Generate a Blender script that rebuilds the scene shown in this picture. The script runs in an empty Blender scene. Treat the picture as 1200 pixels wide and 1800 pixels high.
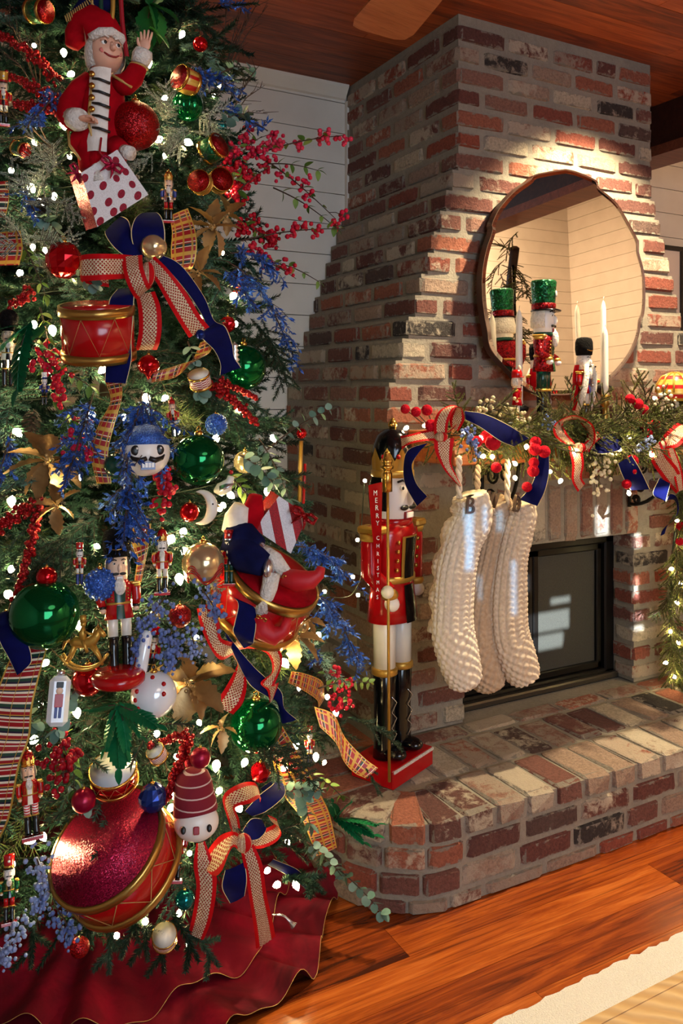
import bpy, math, random, hashlib
from mathutils import Vector, Matrix, Euler
random.seed(7)
V = Vector
sc = bpy.context.scene
COL = sc.collection
PI = math.pi

# ------------------------------------------------------------------ camera
H, FPX, HOR = 1.38, 1450.0, 690.0        # eye height, focal length in pixels, horizon row
A = math.radians(61.5)
FWD = V((math.cos(A), math.sin(A), 0)); RGT = V((math.sin(A), -math.cos(A), 0)); UP = V((0, 0, 1))
CAMP = V((0, 0, H))
cam = bpy.data.cameras.new('camera'); camo = bpy.data.objects.new('camera', cam); COL.objects.link(camo)
camo.location = CAMP
camo.rotation_euler = (PI / 2, 0, A - PI / 2)
cam.sensor_fit = 'HORIZONTAL'; cam.sensor_width = 36; cam.lens = 36 * FPX / 1200
cam.shift_y = -(900 - HOR) / 1200; cam.clip_start = 0.05
sc.camera = camo
sc.view_settings.view_transform = 'Standard'; sc.view_settings.look = "None"
sc.view_settings.exposure = 0.35; sc.view_settings.gamma = 1.0
sc.view_settings.use_curve_mapping = False

# ------------------------------------------------------------------ world and light
wd = bpy.data.worlds.new('world'); sc.world = wd; wd.use_nodes = True
wd.node_tree.nodes['Background'].inputs[0].default_value = (0.75, 0.86, 1.0, 1)
wd.node_tree.nodes['Background'].inputs[1].default_value = 1.0

def light(name, kind, loc, target, energy, color, **kw):
    l = bpy.data.lights.new(name, kind); o = bpy.data.objects.new(name, l); COL.objects.link(o)
    o.location = loc
    o.rotation_euler = (V(target) - V(loc)).to_track_quat('-Z', 'Y').to_euler()
    l.energy = energy; l.color = color
    for k, v in kw.items(): setattr(l, k, v)
    return o
# warm recessed downlight in the ceiling just in front of the chimney breast
light('chimney_downlight', 'SPOT', (2.30, 1.80, 2.67), (2.27, 2.18, 1.30), 275, (1.0, 0.81, 0.50), spot_size=math.radians(88), spot_blend=0.45, shadow_soft_size=0.035)
# daylight of the big window behind the camera
light('window_daylight', 'AREA', (0.55, -2.05, 1.6), (1.2, 2.2, 0.75), 56, (0.64, 0.81, 1.0), shape='RECTANGLE', size=1.7, size_y=1.5)
# warm soft fill added for light bouncing off the ceiling
light('ceiling_bounce_fill', 'AREA', (1.1, -0.9, 2.62), (1.1, -0.7, 0), 11, (1.0, 0.84, 0.66), shape='DISK', size=1.2)
# low sun through the holes added in the wall behind the camera
SUND = V((0.27, 0.92, -0.285)).normalized()
light('sun', 'SUN', (0.9, -4, 3), V((0.9, -4, 3)) + SUND, 20.0, (0.84, 0.94, 1.0), angle=math.radians(0.25))
light('stair_hall_lamp', 'AREA', (4.2, -1.35, 3.5), (4.3, -2.2, 1.5), 140, (1.0, 0.66, 0.38), shape='DISK', size=0.9)

# ------------------------------------------------------------------ helpers
def W(px, py, d):
    """world point seen at a photograph pixel, d metres along the viewing axis"""
    return CAMP + d * (FWD + ((px - 600) / FPX) * RGT + ((HOR - py) / FPX) * UP)
def onY(px, py, Y):
    q = W(px, py, 1) - CAMP
    return CAMP + q * (Y / q.y)
def FP(px, py, d, rx=0, ry=0, rz=0):
    """frame whose unit is one pixel at depth d: x to the right, y away, z up (turned by rx, ry, rz degrees)"""
    s = d / FPX
    B = Matrix(((RGT.x, FWD.x, 0), (RGT.y, FWD.y, 0), (0, 0, 1))).to_4x4()
    return Matrix.Translation(W(px, py, d)) @ B @ Euler([math.radians(a) for a in (rx, ry, rz)]).to_matrix().to_4x4() @ Matrix.Scale(s, 4)
def FW(loc, face=0.0, s=1.0, tilt=0):
    """frame at a world point whose -y faces the direction face (degrees from -Y), scaled by s"""
    return Matrix.Translation(V(loc)) @ Matrix.Rotation(math.radians(face), 4, 'Z') @ Matrix.Rotation(math.radians(tilt), 4, 'X') @ Matrix.Scale(s, 4)
def rot(rx=0, ry=0, rz=0): return Euler([math.radians(a) for a in (rx, ry, rz)]).to_matrix().to_4x4()
def T(x, y, z): return Matrix.Translation(V((x, y, z)))

def lin(c):
    c = c / 255.0
    return c / 12.92 if c <= 0.04045 else ((c + 0.055) / 1.055) ** 2.4
def rgb(r, g, b): return (lin(r), lin(g), lin(b), 1)

MATS = {}
class NT:
    """small node-tree writer"""
    def __init__(s, name):
        s.m = bpy.data.materials.new(name); s.m.use_nodes = True
        s.t = s.m.node_tree; s.b = s.t.nodes['Principled BSDF']; MATS[name] = s.m
    def n(s, typ, **kw):
        nd = s.t.nodes.new('ShaderNode' + typ)
        ins = kw.pop('ins', {})
        for k, v in kw.items(): setattr(nd, k, v)
        for k, v in ins.items(): s.set(nd.inputs[k], v)
        return nd
    def set(s, sock, v):
        if hasattr(v, 'links') or isinstance(v, bpy.types.NodeSocket): s.t.links.new(v, sock)
        else: sock.default_value = v
    def bs(s, **kw):
        for k, v in kw.items(): s.set(s.b.inputs[k.replace('_', ' ')], v)
    def math(s, op, a, b=0.0, c=0.0, clamp=False):
        nd = s.n('Math', operation=op, use_clamp=clamp)
        for i, v in enumerate((a, b, c)): s.set(nd.inputs[i], v)
        return nd.outputs[0]
    def mix(s, f, a, b, typ='MIX'):
        nd = s.n('Mix', data_type='RGBA', blend_type=typ)
        s.set(nd.inputs[0], f); s.set(nd.inputs[6], a); s.set(nd.inputs[7], b)
        return nd.outputs[2]
    def ramp(s, f, stops, interp='LINEAR'):
        nd = s.n('ValToRGB'); s.set(nd.inputs[0], f); cr = nd.color_ramp; cr.interpolation = interp
        while len(cr.elements) > 1: cr.elements.remove(cr.elements[-1])
        cr.elements[0].position = stops[0][0]; cr.elements[0].color = stops[0][1]
        for p, c in stops[1:]:
            e = cr.elements.new(p); e.color = c
        return nd.outputs[0]
    def noise(s, vec, scale, detail=4, rough=0.55, dist=0.0):
        nd = s.n('TexNoise', ins={'Scale': scale, 'Detail': detail, 'Roughness': rough, 'Distortion': dist})
        if vec is not None: s.set(nd.inputs['Vector'], vec)
        return nd
    def vec(s, scale=(1, 1, 1), loc=(0, 0, 0), src='pos', rndoff=False):
        if src == 'pos': o = s.n('NewGeometry').outputs['Position']
        else: o = s.n('TexCoord').outputs[src]
        if rndoff:
            r = s.n('ObjectInfo').outputs['Random']
            c = s.n('CombineXYZ', ins={0: s.math('MULTIPLY', r, 37.0), 1: s.math('MULTIPLY', r, 91.0), 2: s.math('MULTIPLY', r, 53.0)})
            a = s.n('VectorMath', operation='ADD'); s.set(a.inputs[0], o); s.set(a.inputs[1], c.outputs[0]); o = a.outputs[0]
        mp = s.n('Mapping', ins={'Scale': scale, 'Location': loc}); s.set(mp.inputs['Vector'], o)
        return mp.outputs[0]
    def bump(s, h, strength=0.3, dist=0.01):
        nd = s.n('Bump', ins={'Strength': strength, 'Distance': dist}); s.set(nd.inputs['Height'], h)
        s.t.links.new(nd.outputs[0], s.b.inputs['Normal'])

def plain(name, c, rough=0.5, metal=0.0, **kw):
    t = NT(name); t.bs(Base_Color=rgb(*c), Roughness=rough, Metallic=metal, **kw); return t.m
def varied(name, c1, c2, scale=20, rough=0.6, metal=0.0, bump=0.0, byobj=False, **kw):
    """two colours mixed by noise and, if asked, by the object's random number"""
    t = NT(name); n = t.noise(t.vec(), scale)
    f = n.outputs['Fac']
    f = t.math('MULTIPLY_ADD', f, 2.4, -0.7, clamp=True)
    if byobj:
        f = t.math('ADD', t.math('MULTIPLY', f, 0.45), t.math('MULTIPLY', t.n('ObjectInfo').outputs['Random'], 0.55), clamp=True)
    t.bs(Base_Color=t.mix(f, rgb(*c1), rgb(*c2)), Roughness=rough, Metallic=metal, **kw)
    if bump: t.bump(n.outputs['Fac'], bump)
    return t.m
def glitter(name, c, c2=None, scale=900, rough=0.3, amt=0.75, metal=0.6):
    """sequin and glitter surfaces: tiny facets that tilt at random"""
    t = NT(name)
    vo = t.n('TexVoronoi', ins={'Scale': scale}); t.set(vo.inputs['Vector'], t.vec())
    sp = t.n('SeparateColor'); t.set(sp.inputs[0], vo.outputs['Color'])
    v = t.math('MULTIPLY_ADD', sp.outputs[0], 0.9, 0.35)
    base = t.mix(sp.outputs[1], rgb(*c), rgb(*(c2 or c)))
    col = t.n('HueSaturation'); t.set(col.inputs['Value'], v); t.set(col.inputs['Color'], base)
    # tilt the normal by the cell's random colour
    sub = t.n('VectorMath', operation='SUBTRACT'); t.set(sub.inputs[0], vo.outputs['Color']); sub.inputs[1].default_value = (.5, .5, .5)
    scl = t.n('VectorMath', operation='SCALE'); t.set(scl.inputs[0], sub.outputs[0]); scl.inputs['Scale'].default_value = amt
    add = t.n('VectorMath', operation='ADD'); t.set(add.inputs[0], scl.outputs[0]); t.set(add.inputs[1], t.n('NewGeometry').outputs['Normal'])
    nor = t.n('VectorMath', operation='NORMALIZE'); t.set(nor.inputs[0], add.outputs[0])
    t.set(t.b.inputs['Normal'], nor.outputs[0])
    t.bs(Base_Color=col.outputs[0], Roughness=rough, Metallic=metal)
    return t.m

class MB:
    """mesh builder: gathers shapes, then links them as one mesh object"""
    def __init__(s): s.v = []; s.f = []; s.mi = []; s.uv = []; s.m = Matrix(); s.sm = []
    def add(s, vs, fs, mi=0, m=None, uv=None, smooth=True):
        o = len(s.v); mm = s.m if m is None else s.m @ m
        s.v += [mm @ V(p) for p in vs]; s.f += [[i + o for i in q] for q in fs]
        s.mi += [mi] * len(fs); s.sm += [smooth] * len(fs)
        s.uv += list(uv) if uv else [(0, 0)] * len(vs)
        return s
    def box(s, c, d, mi=0, m=None, bev=0.0, taper=1.0):
        x, y, z = d[0] / 2, d[1] / 2, d[2] / 2
        if bev <= 0:
            vs = [(c[0] + a * x * (taper if k > 0 else 1), c[1] + b * y * (taper if k > 0 else 1), c[2] + k * z) for k in (-1, 1) for b in (-1, 1) for a in (-1, 1)]
            fs = [(0, 2, 3, 1), (4, 5, 7, 6), (0, 1, 5, 4), (2, 6, 7, 3), (0, 4, 6, 2), (1, 3, 7, 5)]
            return s.add(vs, fs, mi, m, smooth=False)
        b_ = min(bev, x * .9, y * .9, z * .9)
        def ring(zz, ix, iy, c4):
            return [(c[0] + sx * (x - ix) + 0, c[1] + sy * (y - iy), c[2] + zz) for sx, sy, ix, iy in
                    ((-1, -1, b_ * c4 + ix, iy), (1, -1, b_ * c4 + ix, iy), (1, -1, ix, b_ * c4 + iy), (1, 1, ix, b_ * c4 + iy),
                     (1, 1, b_ * c4 + ix, iy), (-1, 1, b_ * c4 + ix, iy), (-1, 1, ix, b_ * c4 + iy), (-1, -1, ix, b_ * c4 + iy))]
        rs = [ring(-z, b_, b_, .0), ring(-z + b_, 0, 0, 1), ring(z - b_, 0, 0, 1), ring(z, b_, b_, .0)]
        vs = sum(rs, []); fs = []
        for k in range(3):
            for i in range(8): j = (i + 1) % 8; fs.append((k * 8 + i, k * 8 + j, k * 8 + 8 + j, k * 8 + 8 + i))
        fs += [tuple(range(7, -1, -1)), tuple(range(24, 32))]
        return s.add(vs, fs, mi, m, smooth=False)
    def lathe(s, prof, n=16, mi=0, m=None, sx=1, sy=1, a0=0, a1=2 * PI, smooth=True):
        """profile of (radius, z) turned about z"""
        full = abs(a1 - a0 - 2 * PI) < 1e-6; k = n if full else n + 1
        vs = []; uv = []
        for j, (r, z) in enumerate(prof):
            for i in range(k):
                a = a0 + (a1 - a0) * i / n
                vs.append((r * math.cos(a) * sx, r * math.sin(a) * sy, z)); uv.append((i / n, j / max(1, len(prof) - 1)))
        fs = []
        for j in range(len(prof) - 1):
            for i in range(n):
                i2 = (i + 1) % k
                fs.append((j * k + i, j * k + i2, (j + 1) * k + i2, (j + 1) * k + i))
        if full and prof[0][0] > 1e-6: fs.append(tuple(range(k - 1, -1, -1)))
        if full and prof[-1][0] > 1e-6: fs.append(tuple((len(prof) - 1) * k + i for i in range(k)))
        return s.add(vs, fs, mi, m, uv, smooth)
    def sph(s, c, r, n=16, k=10, mi=0, m=None, sc=(1, 1, 1)):
        prof = [(math.sin(PI * j / k), -math.cos(PI * j / k)) for j in range(k + 1)]
        prof[0] = (0, -1); prof[-1] = (0, 1)
        mm = T(*c) @ Matrix.Diagonal((r * sc[0], r * sc[1], r * sc[2], 1))
        return s.lathe(prof, n, mi, mm if m is None else m @ mm)
    def tube(s, pts, r, n=8, mi=0, m=None, cap=True, flat=1.0):
        pts = [V(p) for p in pts]; rs = r if isinstance(r, (list, tuple)) else [r] * len(pts)
        vs = []; fs = []; uv = []
        t0 = (pts[1] - pts[0]).normalized()
        u = t0.orthogonal().normalized()
        for i, p in enumerate(pts):
            a = pts[max(i - 1, 0)]; b = pts[min(i + 1, len(pts) - 1)]
            t = (b - a); t = t.normalized() if t.length > 1e-9 else t0
            u = (u - t * u.dot(t)); u = u.normalized() if u.length > 1e-6 else t.orthogonal().normalized()
            w = t.cross(u)
            for j in range(n):
                an = 2 * PI * j / n
                vs.append(p + (u * math.cos(an) + w * math.sin(an) * flat) * rs[i]); uv.append((j / n, i / (len(pts) - 1)))
        for i in range(len(pts) - 1):
            for j in range(n):
                k = (j + 1) % n
                fs.append((i * n + j, i * n + k, i * n + n + k, i * n + n + j))
        if cap: fs += [tuple(range(n - 1, -1, -1)), tuple((len(pts) - 1) * n + j for j in range(n))]
        return s.add(vs, fs, mi, m, uv)
    def sheet(s, rows, mi=0, m=None, uv=True, closed=False):
        """grid of points: list of equally long rows"""
        n = len(rows[0]); vs = [p for r in rows for p in r]; fs = []
        for i in range(len(rows) - 1):
            for j in range(n - 1): fs.append((i * n + j, i * n + j + 1, (i + 1) * n + j + 1, (i + 1) * n + j))
        L = [0.0]
        for i in range(1, len(rows)): L.append(L[-1] + (V(rows[i][n // 2]) - V(rows[i - 1][n // 2])).length)
        uvs = [(j / (n - 1), L[i]) for i in range(len(rows)) for j in range(n)]
        return s.add(vs, fs, mi, m, uvs)
    def mesh(s, name, mats, org=None):
        me = bpy.data.meshes.new(name)
        vs = [p - org for p in s.v] if org is not None else s.v
        me.from_pydata([tuple(p) for p in vs], [], s.f)
        for mt in (mats if isinstance(mats, (list, tuple)) else [mats]): me.materials.append(MATS[mt])
        me.polygons.foreach_set('material_index', s.mi); me.polygons.foreach_set('use_smooth', s.sm)
        ul = me.uv_layers.new(name='UVMap'); buf = []
        for q in s.f:
            for i in q: buf += s.uv[i]
        ul.data.foreach_set('uv', buf)
        me.update(); return me
    def build(s, name, mats, parent=None, org=None):
        o0 = org if org is not None else (parent_origin(parent) if parent is not None else None)
        return put(name, s.mesh(name, mats, o0), parent, loc=(o0 if parent is None and o0 is not None else None))
ORG = {}
def parent_origin(p):
    o = V((0, 0, 0))
    while p is not None: o = o + p.location; p = p.parent
    return o
def put(name, mesh, parent=None, loc=None, rt=None, sc_=None, mtx=None):
    o = bpy.data.objects.new(name, mesh); COL.objects.link(o)
    if parent is not None: o.parent = parent
    if loc is not None: o.location = loc
    if rt is not None: o.rotation_euler = rt
    if sc_ is not None: o.scale = sc_ if isinstance(sc_, (tuple, list)) else (sc_,) * 3
    if mtx is not None: o.matrix_local = mtx
    return o
def tag(o, label=None, cat=None, group=None, kind=None):
    if label: o['label'] = label
    if cat: o['category'] = cat
    if group: o['group'] = group
    if kind: o['kind'] = kind
    return o
def thing(name, label, cat, loc, group=None):
    o = bpy.data.objects.new(name, None); COL.objects.link(o); o.location = V(loc); o.empty_display_size = 0.05
    return tag(o, label, cat, group)
def smooth_path(pts, n=8):
    """Catmull-Rom through the points (vectors of any length)"""
    pts = [list(p) for p in pts]; out = []
    P = [[2 * a - b for a, b in zip(pts[0], pts[1])]] + pts + [[2 * a - b for a, b in zip(pts[-1], pts[-2])]]
    for i in range(1, len(P) - 2):
        for k in range(n):
            t = k / n; q = []
            for a, b, c, d in zip(P[i - 1], P[i], P[i + 1], P[i + 2]):
                q.append(.5 * (2 * b + (c - a) * t + (2 * a - 5 * b + 4 * c - d) * t * t + (3 * b - a - 3 * c + d) * t ** 3))
            out.append(q)
    out.append(pts[-1]); return out
# ------------------------------------------------------------------ materials of the place
def mat_brick(name, per):
    t = NT(name)
    if per == 'object': r = t.n('ObjectInfo').outputs['Random']
    else: r = t.n('NewGeometry').outputs['Random Per Island']
    c = t.n('CombineXYZ', ins={0: t.math('MULTIPLY', r, 37.0), 1: t.math('MULTIPLY', r, 91.0), 2: t.math('MULTIPLY', r, 53.0)})
    a = t.n('VectorMath', operation='ADD'); t.set(a.inputs[0], t.n('NewGeometry').outputs['Position']); t.set(a.inputs[1], c.outputs[0])
    vec = a.outputs[0]
    base = t.ramp(r, [(0, rgb(134, 70, 56)), (.12, rgb(106, 60, 52)), (.24, rgb(156, 92, 70)), (.34, rgb(118, 74, 64)), (.45, rgb(140, 100, 86)), (.55, rgb(96, 58, 52)),
                      (.64, rgb(160, 134, 116)), (.73, rgb(86, 64, 58)), (.80, rgb(186, 172, 150)), (.88, rgb(128, 84, 72)), (.94, rgb(52, 46, 44)), (.965, rgb(148, 74, 54))], 'CONSTANT')
    n1 = t.noise(vec, 30, 8, .72, .4); n2 = t.noise(vec, 110, 5, .7); n3 = t.noise(vec, 9, 3, .5)
    hv = t.n('HueSaturation'); t.set(hv.inputs['Color'], base); t.set(hv.inputs['Value'], t.math('MULTIPLY_ADD', n2.outputs['Fac'], 1.7, .12))
    # old mortar smears and limewash, a different amount on every brick
    r2 = t.math('FRACT', t.math('MULTIPLY', r, 17.31))
    thr = t.math('MULTIPLY_ADD', r2, .30, .38)
    w = t.math('MULTIPLY', t.math('SUBTRACT', t.math('ADD', t.math('MULTIPLY', n1.outputs['Fac'], .6), t.math('MULTIPLY', n3.outputs['Fac'], .4)), thr), 12.0, clamp=True)
    r3 = t.math('FRACT', t.math('MULTIPLY', r, 7.77))
    wash = t.mix(r3, rgb(158, 142, 126), rgb(206, 194, 172))
    col = t.mix(t.math('MULTIPLY', w, .8), hv.outputs[0], wash)
    # dark soot spots
    dk = t.math('MULTIPLY', t.math('SUBTRACT', n2.outputs['Fac'], .64), 9.0, clamp=True)
    col = t.mix(t.math('MULTIPLY', dk, .6), col, rgb(52, 42, 38))
    if per == 'object':                                  # mortar smeared over the worn edges of each brick
        tc = t.n('TexCoord'); g = t.n('SeparateXYZ'); t.set(g.inputs[0], tc.outputs['Generated']); nn = t.n('SeparateXYZ'); t.set(nn.inputs[0], tc.outputs['Normal']); es = []
        for ax, dim in ((0, .15), (1, .15), (2, .055)):
            e = t.math('MULTIPLY', t.math('MINIMUM', g.outputs[ax], t.math('SUBTRACT', 1.0, g.outputs[ax])), dim)
            es.append(t.math('ADD', e, t.math('GREATER_THAN', t.math('ABSOLUTE', nn.outputs[ax]), .6)))
        e = t.math('MINIMUM', es[0], t.math('MINIMUM', es[1], es[2])); n4 = t.noise(vec, 34, 5, .65)
        k = t.math('MULTIPLY', t.math('SUBTRACT', t.math('MULTIPLY_ADD', n4.outputs['Fac'], .05, -.0165), e), 260.0, clamp=True)
        col = t.mix(t.math('MULTIPLY', k, .9), col, rgb(140, 132, 120))
    t.bs(Base_Color=col, Roughness=.9)
    t.bump(t.math('ADD', n1.outputs['Fac'], t.math('MULTIPLY', n2.outputs['Fac'], .8)), 1.0, .012)
mat_brick('brick', 'object'); mat_brick('brick_joined', 'island')
def mat_mortar():
    t = NT('mortar'); n = t.noise(t.vec(), 70, 6, .7); n2 = t.noise(t.vec(), 5, 3)
    col = t.mix(n2.outputs['Fac'], rgb(124, 118, 108), rgb(158, 148, 132)); hv = t.n('HueSaturation'); t.set(hv.inputs['Color'], col)
    t.set(hv.inputs['Value'], t.math('MULTIPLY_ADD', n.outputs['Fac'], .6, .65))
    t.bs(Base_Color=hv.outputs[0], Roughness=.95); t.bump(n.outputs['Fac'], .8, .008)
mat_mortar()
def mat_wood(name, cols, scale=(1.2, 14, 14), rough=.3, knots=True, bumpy=.12, spec=.5, streak=.55):
    """boards along x: long grain, a tone for each board, a few knots"""
    t = NT(name); v = t.vec(scale, rndoff=True); r = t.n('ObjectInfo').outputs['Random']
    n = t.noise(v, 2.2, 8, .62, 1.2); n2 = t.noise(t.vec((scale[0] * .8, scale[1] * 5, scale[2] * 5), rndoff=True), 2.0, 4, .6)
    f = t.math('ADD', t.math('MULTIPLY', n.outputs['Fac'], 1.35), t.math('MULTIPLY_ADD', r, streak, -.45), clamp=True)
    col = t.ramp(f, [(.12, rgb(*cols[0])), (.45, rgb(*cols[1])), (.72, rgb(*cols[2])), (1, rgb(*cols[3]))])
    col = t.mix(t.math('MULTIPLY', t.math('SUBTRACT', n2.outputs['Fac'], .52), 4.0, clamp=True), col, rgb(*cols[0]))
    if knots:
        vo = t.n('TexVoronoi', feature='F1', ins={'Scale': 1.0}); t.set(vo.inputs['Vector'], t.vec((2.1, 6.5, 6.5), rndoff=True))
        k = t.math('SUBTRACT', 1.0, t.math('MULTIPLY', vo.outputs['Distance'], 7.5), clamp=True)
        col = t.mix(t.math('MULTIPLY', k, .85), col, rgb(*[int(c * .35) for c in cols[0]]))
    t.bs(Base_Color=col, Roughness=rough, Specular_IOR_Level=spec); t.bump(n2.outputs['Fac'], bumpy, .004)
mat_wood('floor_pine', ((58, 20, 5), (124, 52, 14), (160, 78, 24), (196, 112, 46)), rough=.26)
mat_wood('ceiling_pine', ((92, 38, 16), (152, 70, 30), (180, 90, 42), (200, 112, 58)), rough=.5, streak=.4)
mat_wood('beam_wood', ((40, 18, 12), (58, 30, 20), (72, 40, 28), (84, 50, 36)), rough=.5, knots=False)
mat_wood('trim_wood', ((96, 48, 30), (122, 66, 44), (140, 80, 54), (150, 90, 62)), rough=.45, knots=False)
mat_wood('mantel_wood', ((110, 48, 18), (150, 74, 30), (172, 92, 42), (190, 110, 56)), rough=.4)
mat_wood('fan_wood', ((140, 78, 44), (168, 98, 60), (182, 112, 72), (190, 120, 80)), rough=.4, knots=False)
varied('shiplap', (206, 200, 190), (216, 211, 202), 6, .55)
varied('plaster', (214, 206, 196), (222, 214, 204), 3, .8)
varied('rug_white', (226, 220, 210), (240, 236, 228), 260, .95, bump=.9)
def mat_jute():
    t = NT('rug_jute'); v = t.vec((1, 1, 1)); w = t.n('TexWave', wave_type='BANDS', bands_direction='DIAGONAL', ins={'Scale': 12, 'Distortion': 2.5, 'Detail': 2})
    t.set(w.inputs['Vector'], v); n = t.noise(v, 12, 4); col = t.mix(w.outputs['Fac'], rgb(176, 142, 98), rgb(200, 170, 126)); col = t.mix(t.math('MULTIPLY', n.outputs['Fac'], .5), col, rgb(176, 138, 92))
    t.bs(Base_Color=col, Roughness=.9); t.bump(w.outputs['Fac'], .6, .01)
mat_jute()
plain('iron', (26, 24, 23), .45, .6); plain('black_metal', (20, 19, 19), .35, .5); plain('steel', (96, 92, 86), .35, .9)
plain('soot', (16, 15, 14), .95); plain('charred_log', (38, 32, 28), .95); plain('mirror_glass', (236, 232, 226), .01, 1.0); plain('mirror_back', (58, 34, 26), .4)
plain('blind', (226, 214, 204), .7); plain('black_frame', (18, 15, 15), .4)

# ------------------------------------------------------------------ the room
XL, XR, YB, YW, ZC = -1.6, 6.5, -2.2, 3.105, 2.686
XBM = 3.05                                             # beam that ends the low wooden ceiling
def struct(name): return tag(thing(name, None, None, (0, 0, 0)), kind='structure')
unit = MB().box((0, 0, 0), (1, 1, 1))
ME = {}
def cube(mat, bev=0):
    k = (mat, bev)
    if k not in ME: ME[k] = MB().box((0, 0, 0), (1, 1, 1)).mesh('board', mat)
    return ME[k]
def block(name, mat, lo, hi, parent=None):
    lo, hi = V(lo), V(hi); o = put(name, cube(mat), parent, (lo + hi) / 2 - (parent_origin(parent) if parent else V((0, 0, 0))))
    o.scale = hi - lo; return o
fl = struct('floor'); block('subfloor', 'soot', (XL, YB, -.1), (XR, YW, -.024), fl)
y = YB; i = 0
while y < YW:
    wdt = .118; x = XL - (i * .83) % 2.3
    while x < XR:
        a, b = max(x, XL), min(x + 2.4, XR)
        if b > a: block('plank', 'floor_pine', (a, y + .0006, -.024), (b - .0012, min(y + wdt - .0006, YW), 0), fl)
        x += 2.4
    y += wdt; i += 1
ce = struct('ceiling'); block('ceiling_deck', 'beam_wood', (XL, YB, ZC + .012), (XBM + .1, YW, ZC + .06), ce)
y = YB; i = 0
while y < YW:
    wdt = .138; x = XL - (i * 1.37) % 3.1
    while x < XBM:
        a, b = max(x, XL), min(x + 3.2, XBM)
        if b > a: block('plank', 'ceiling_pine', (a, y + .001, ZC), (b - .002, min(y + wdt - .001, YW), ZC + .014), ce)
        x += 3.2
    y += wdt; i += 1
up = struct('ceiling_high'); block('panel', 'plaster', (XBM, YB, 4.3), (XR, YW, 4.36), up)
def pierced(w, a, b, z0, z1, pos, face, holes):
    """wall core with rectangular openings, cut along the lines of all their edges"""
    xs = sorted({a, b, *[h[0] for h in holes], *[h[1] for h in holes]}); zs = sorted({z0, z1, *[h[2] for h in holes], *[h[3] for h in holes]}); mb = MB()
    for p, q in zip(xs, xs[1:]):
        for r, t in zip(zs, zs[1:]):
            if not any(h[0] - 1e-6 <= p and q <= h[1] + 1e-6 and h[2] - 1e-6 <= r and t <= h[3] + 1e-6 for h in holes): mb.box(((p + q) / 2, pos - face * .012, (r + t) / 2), (q - p, .02, t - r))
    mb.build('backing', 'soot', w)
def boards(name, axis, pos, a, b, z0, z1, face, holes=(), hb=.131):
    """shiplap wall: axis 'x' runs along x at y = pos; face is the side (+1/-1) the boards look to"""
    w = struct(name)
    if axis == 'x': block('backing', 'soot', (a, min(pos, pos - face * .05), z0), (b, max(pos, pos - face * .05), z1), w) if not holes else pierced(w, a, b, z0, z1, pos, face, holes)
    else: block('backing', 'soot', (min(pos, pos - face * .05), a, z0), (max(pos, pos - face * .05), b, z1), w)
    z = z0
    while z < z1 - .01:
        zt = min(z + hb, z1); segs = [(a, b)]
        for (ha, hbb, hz0, hz1) in holes:
            if zt > hz0 + .01 and z < hz1 - .01:
                segs = [q for s_ in segs for q in ((s_[0], min(s_[1], ha)), (max(s_[0], hbb), s_[1])) if q[1] - q[0] > .01]
        for (p, q) in segs:
            if axis == 'x': block('board', 'shiplap', (p, min(pos, pos + face * .014), z + .0016), (q, max(pos, pos + face * .014), zt - .0016), w)
            else: block('board', 'shiplap', (min(pos, pos + face * .014), p, z + .0016), (max(pos, pos + face * .014), q, zt - .0016), w)
        z += hb
    return w
boards('wall_back', 'x', YW + .014, XL, XR, 0, 4.3, -1)
boards('wall_right', 'y', XR, YB, YW, 0, 4.3, -1)
# unseen wall holes added and shaped to throw sun patches on stockings, screen, brick
def sun_hole_at(x0, x1, z0, z1, Y):
    k = (Y - YB) / SUND.y; return (x0 - SUND.x * k, x1 - SUND.x * k, z0 - SUND.z * k, z1 - SUND.z * k)
SUN_HOLES = [sun_hole_at(2.09, 2.345, .455, .535, 2.43), sun_hole_at(2.09, 2.31, .385, .448, 2.43), sun_hole_at(2.24, 2.35, .555, .585, 2.43), sun_hole_at(2.10, 2.14, .62, .69, 2.43), sun_hole_at(2.35, 2.425, .835, .95, 2.3), sun_hole_at(2.556, 2.60, .77, .83, 2.3), sun_hole_at(2.556, 2.585, .57, .66, 2.3), sun_hole_at(2.556, 2.605, .485, .515, 2.3), sun_hole_at(2.556, 2.615, .44, .465, 2.3),
         sun_hole_at(1.455, 1.495, .86, 1.05, 1.94), sun_hole_at(1.52, 1.545, .97, 1.05, 1.94), sun_hole_at(1.60, 1.635, .96, 1.03, 1.97), sun_hole_at(1.535, 1.555, .76, .84, 1.97), sun_hole_at(1.64, 1.67, .70, .87, 1.97)]
boards('wall_front', 'x', YB, XL, XR, 0, 4.3, 1, holes=SUN_HOLES)
tints = struct('added_sun_tints')
t_ = NT('sun_tint_sheet'); tb_ = t_.n('BsdfTransparent', ins={'Color': (.20, .33, .46, 1)}); t_.t.links.new(tb_.outputs[0], t_.t.nodes['Material Output'].inputs['Surface'])
for h_ in SUN_HOLES[9:]: block('pane', 'sun_tint_sheet', (h_[0] - .01, YB - .03, h_[2] - .01), (h_[1] + .01, YB - .026, h_[3] + .01), tints)  # unseen tinted sheets added to dim the sun patches on the stockings
boards('wall_left', 'y', XL, YB, YW, 0, ZC, 1)
tr = struct('trim_1')                                   # crown moulding along the back wall
MB().add([(XL, YW, ZC), (XL, YW - .045, ZC), (XL, YW - .04, ZC - .012), (XL, YW - .012, ZC - .05), (XL, YW, ZC - .055),
          (1.70, YW, ZC), (1.70, YW - .045, ZC), (1.70, YW - .04, ZC - .012), (1.70, YW - .012, ZC - .05), (1.70, YW, ZC - .055)],
         [(0, 1, 6, 5), (1, 2, 7, 6), (2, 3, 8, 7), (3, 4, 9, 8)], smooth=False).build('crown_moulding', 'shiplap', tr)
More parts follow.
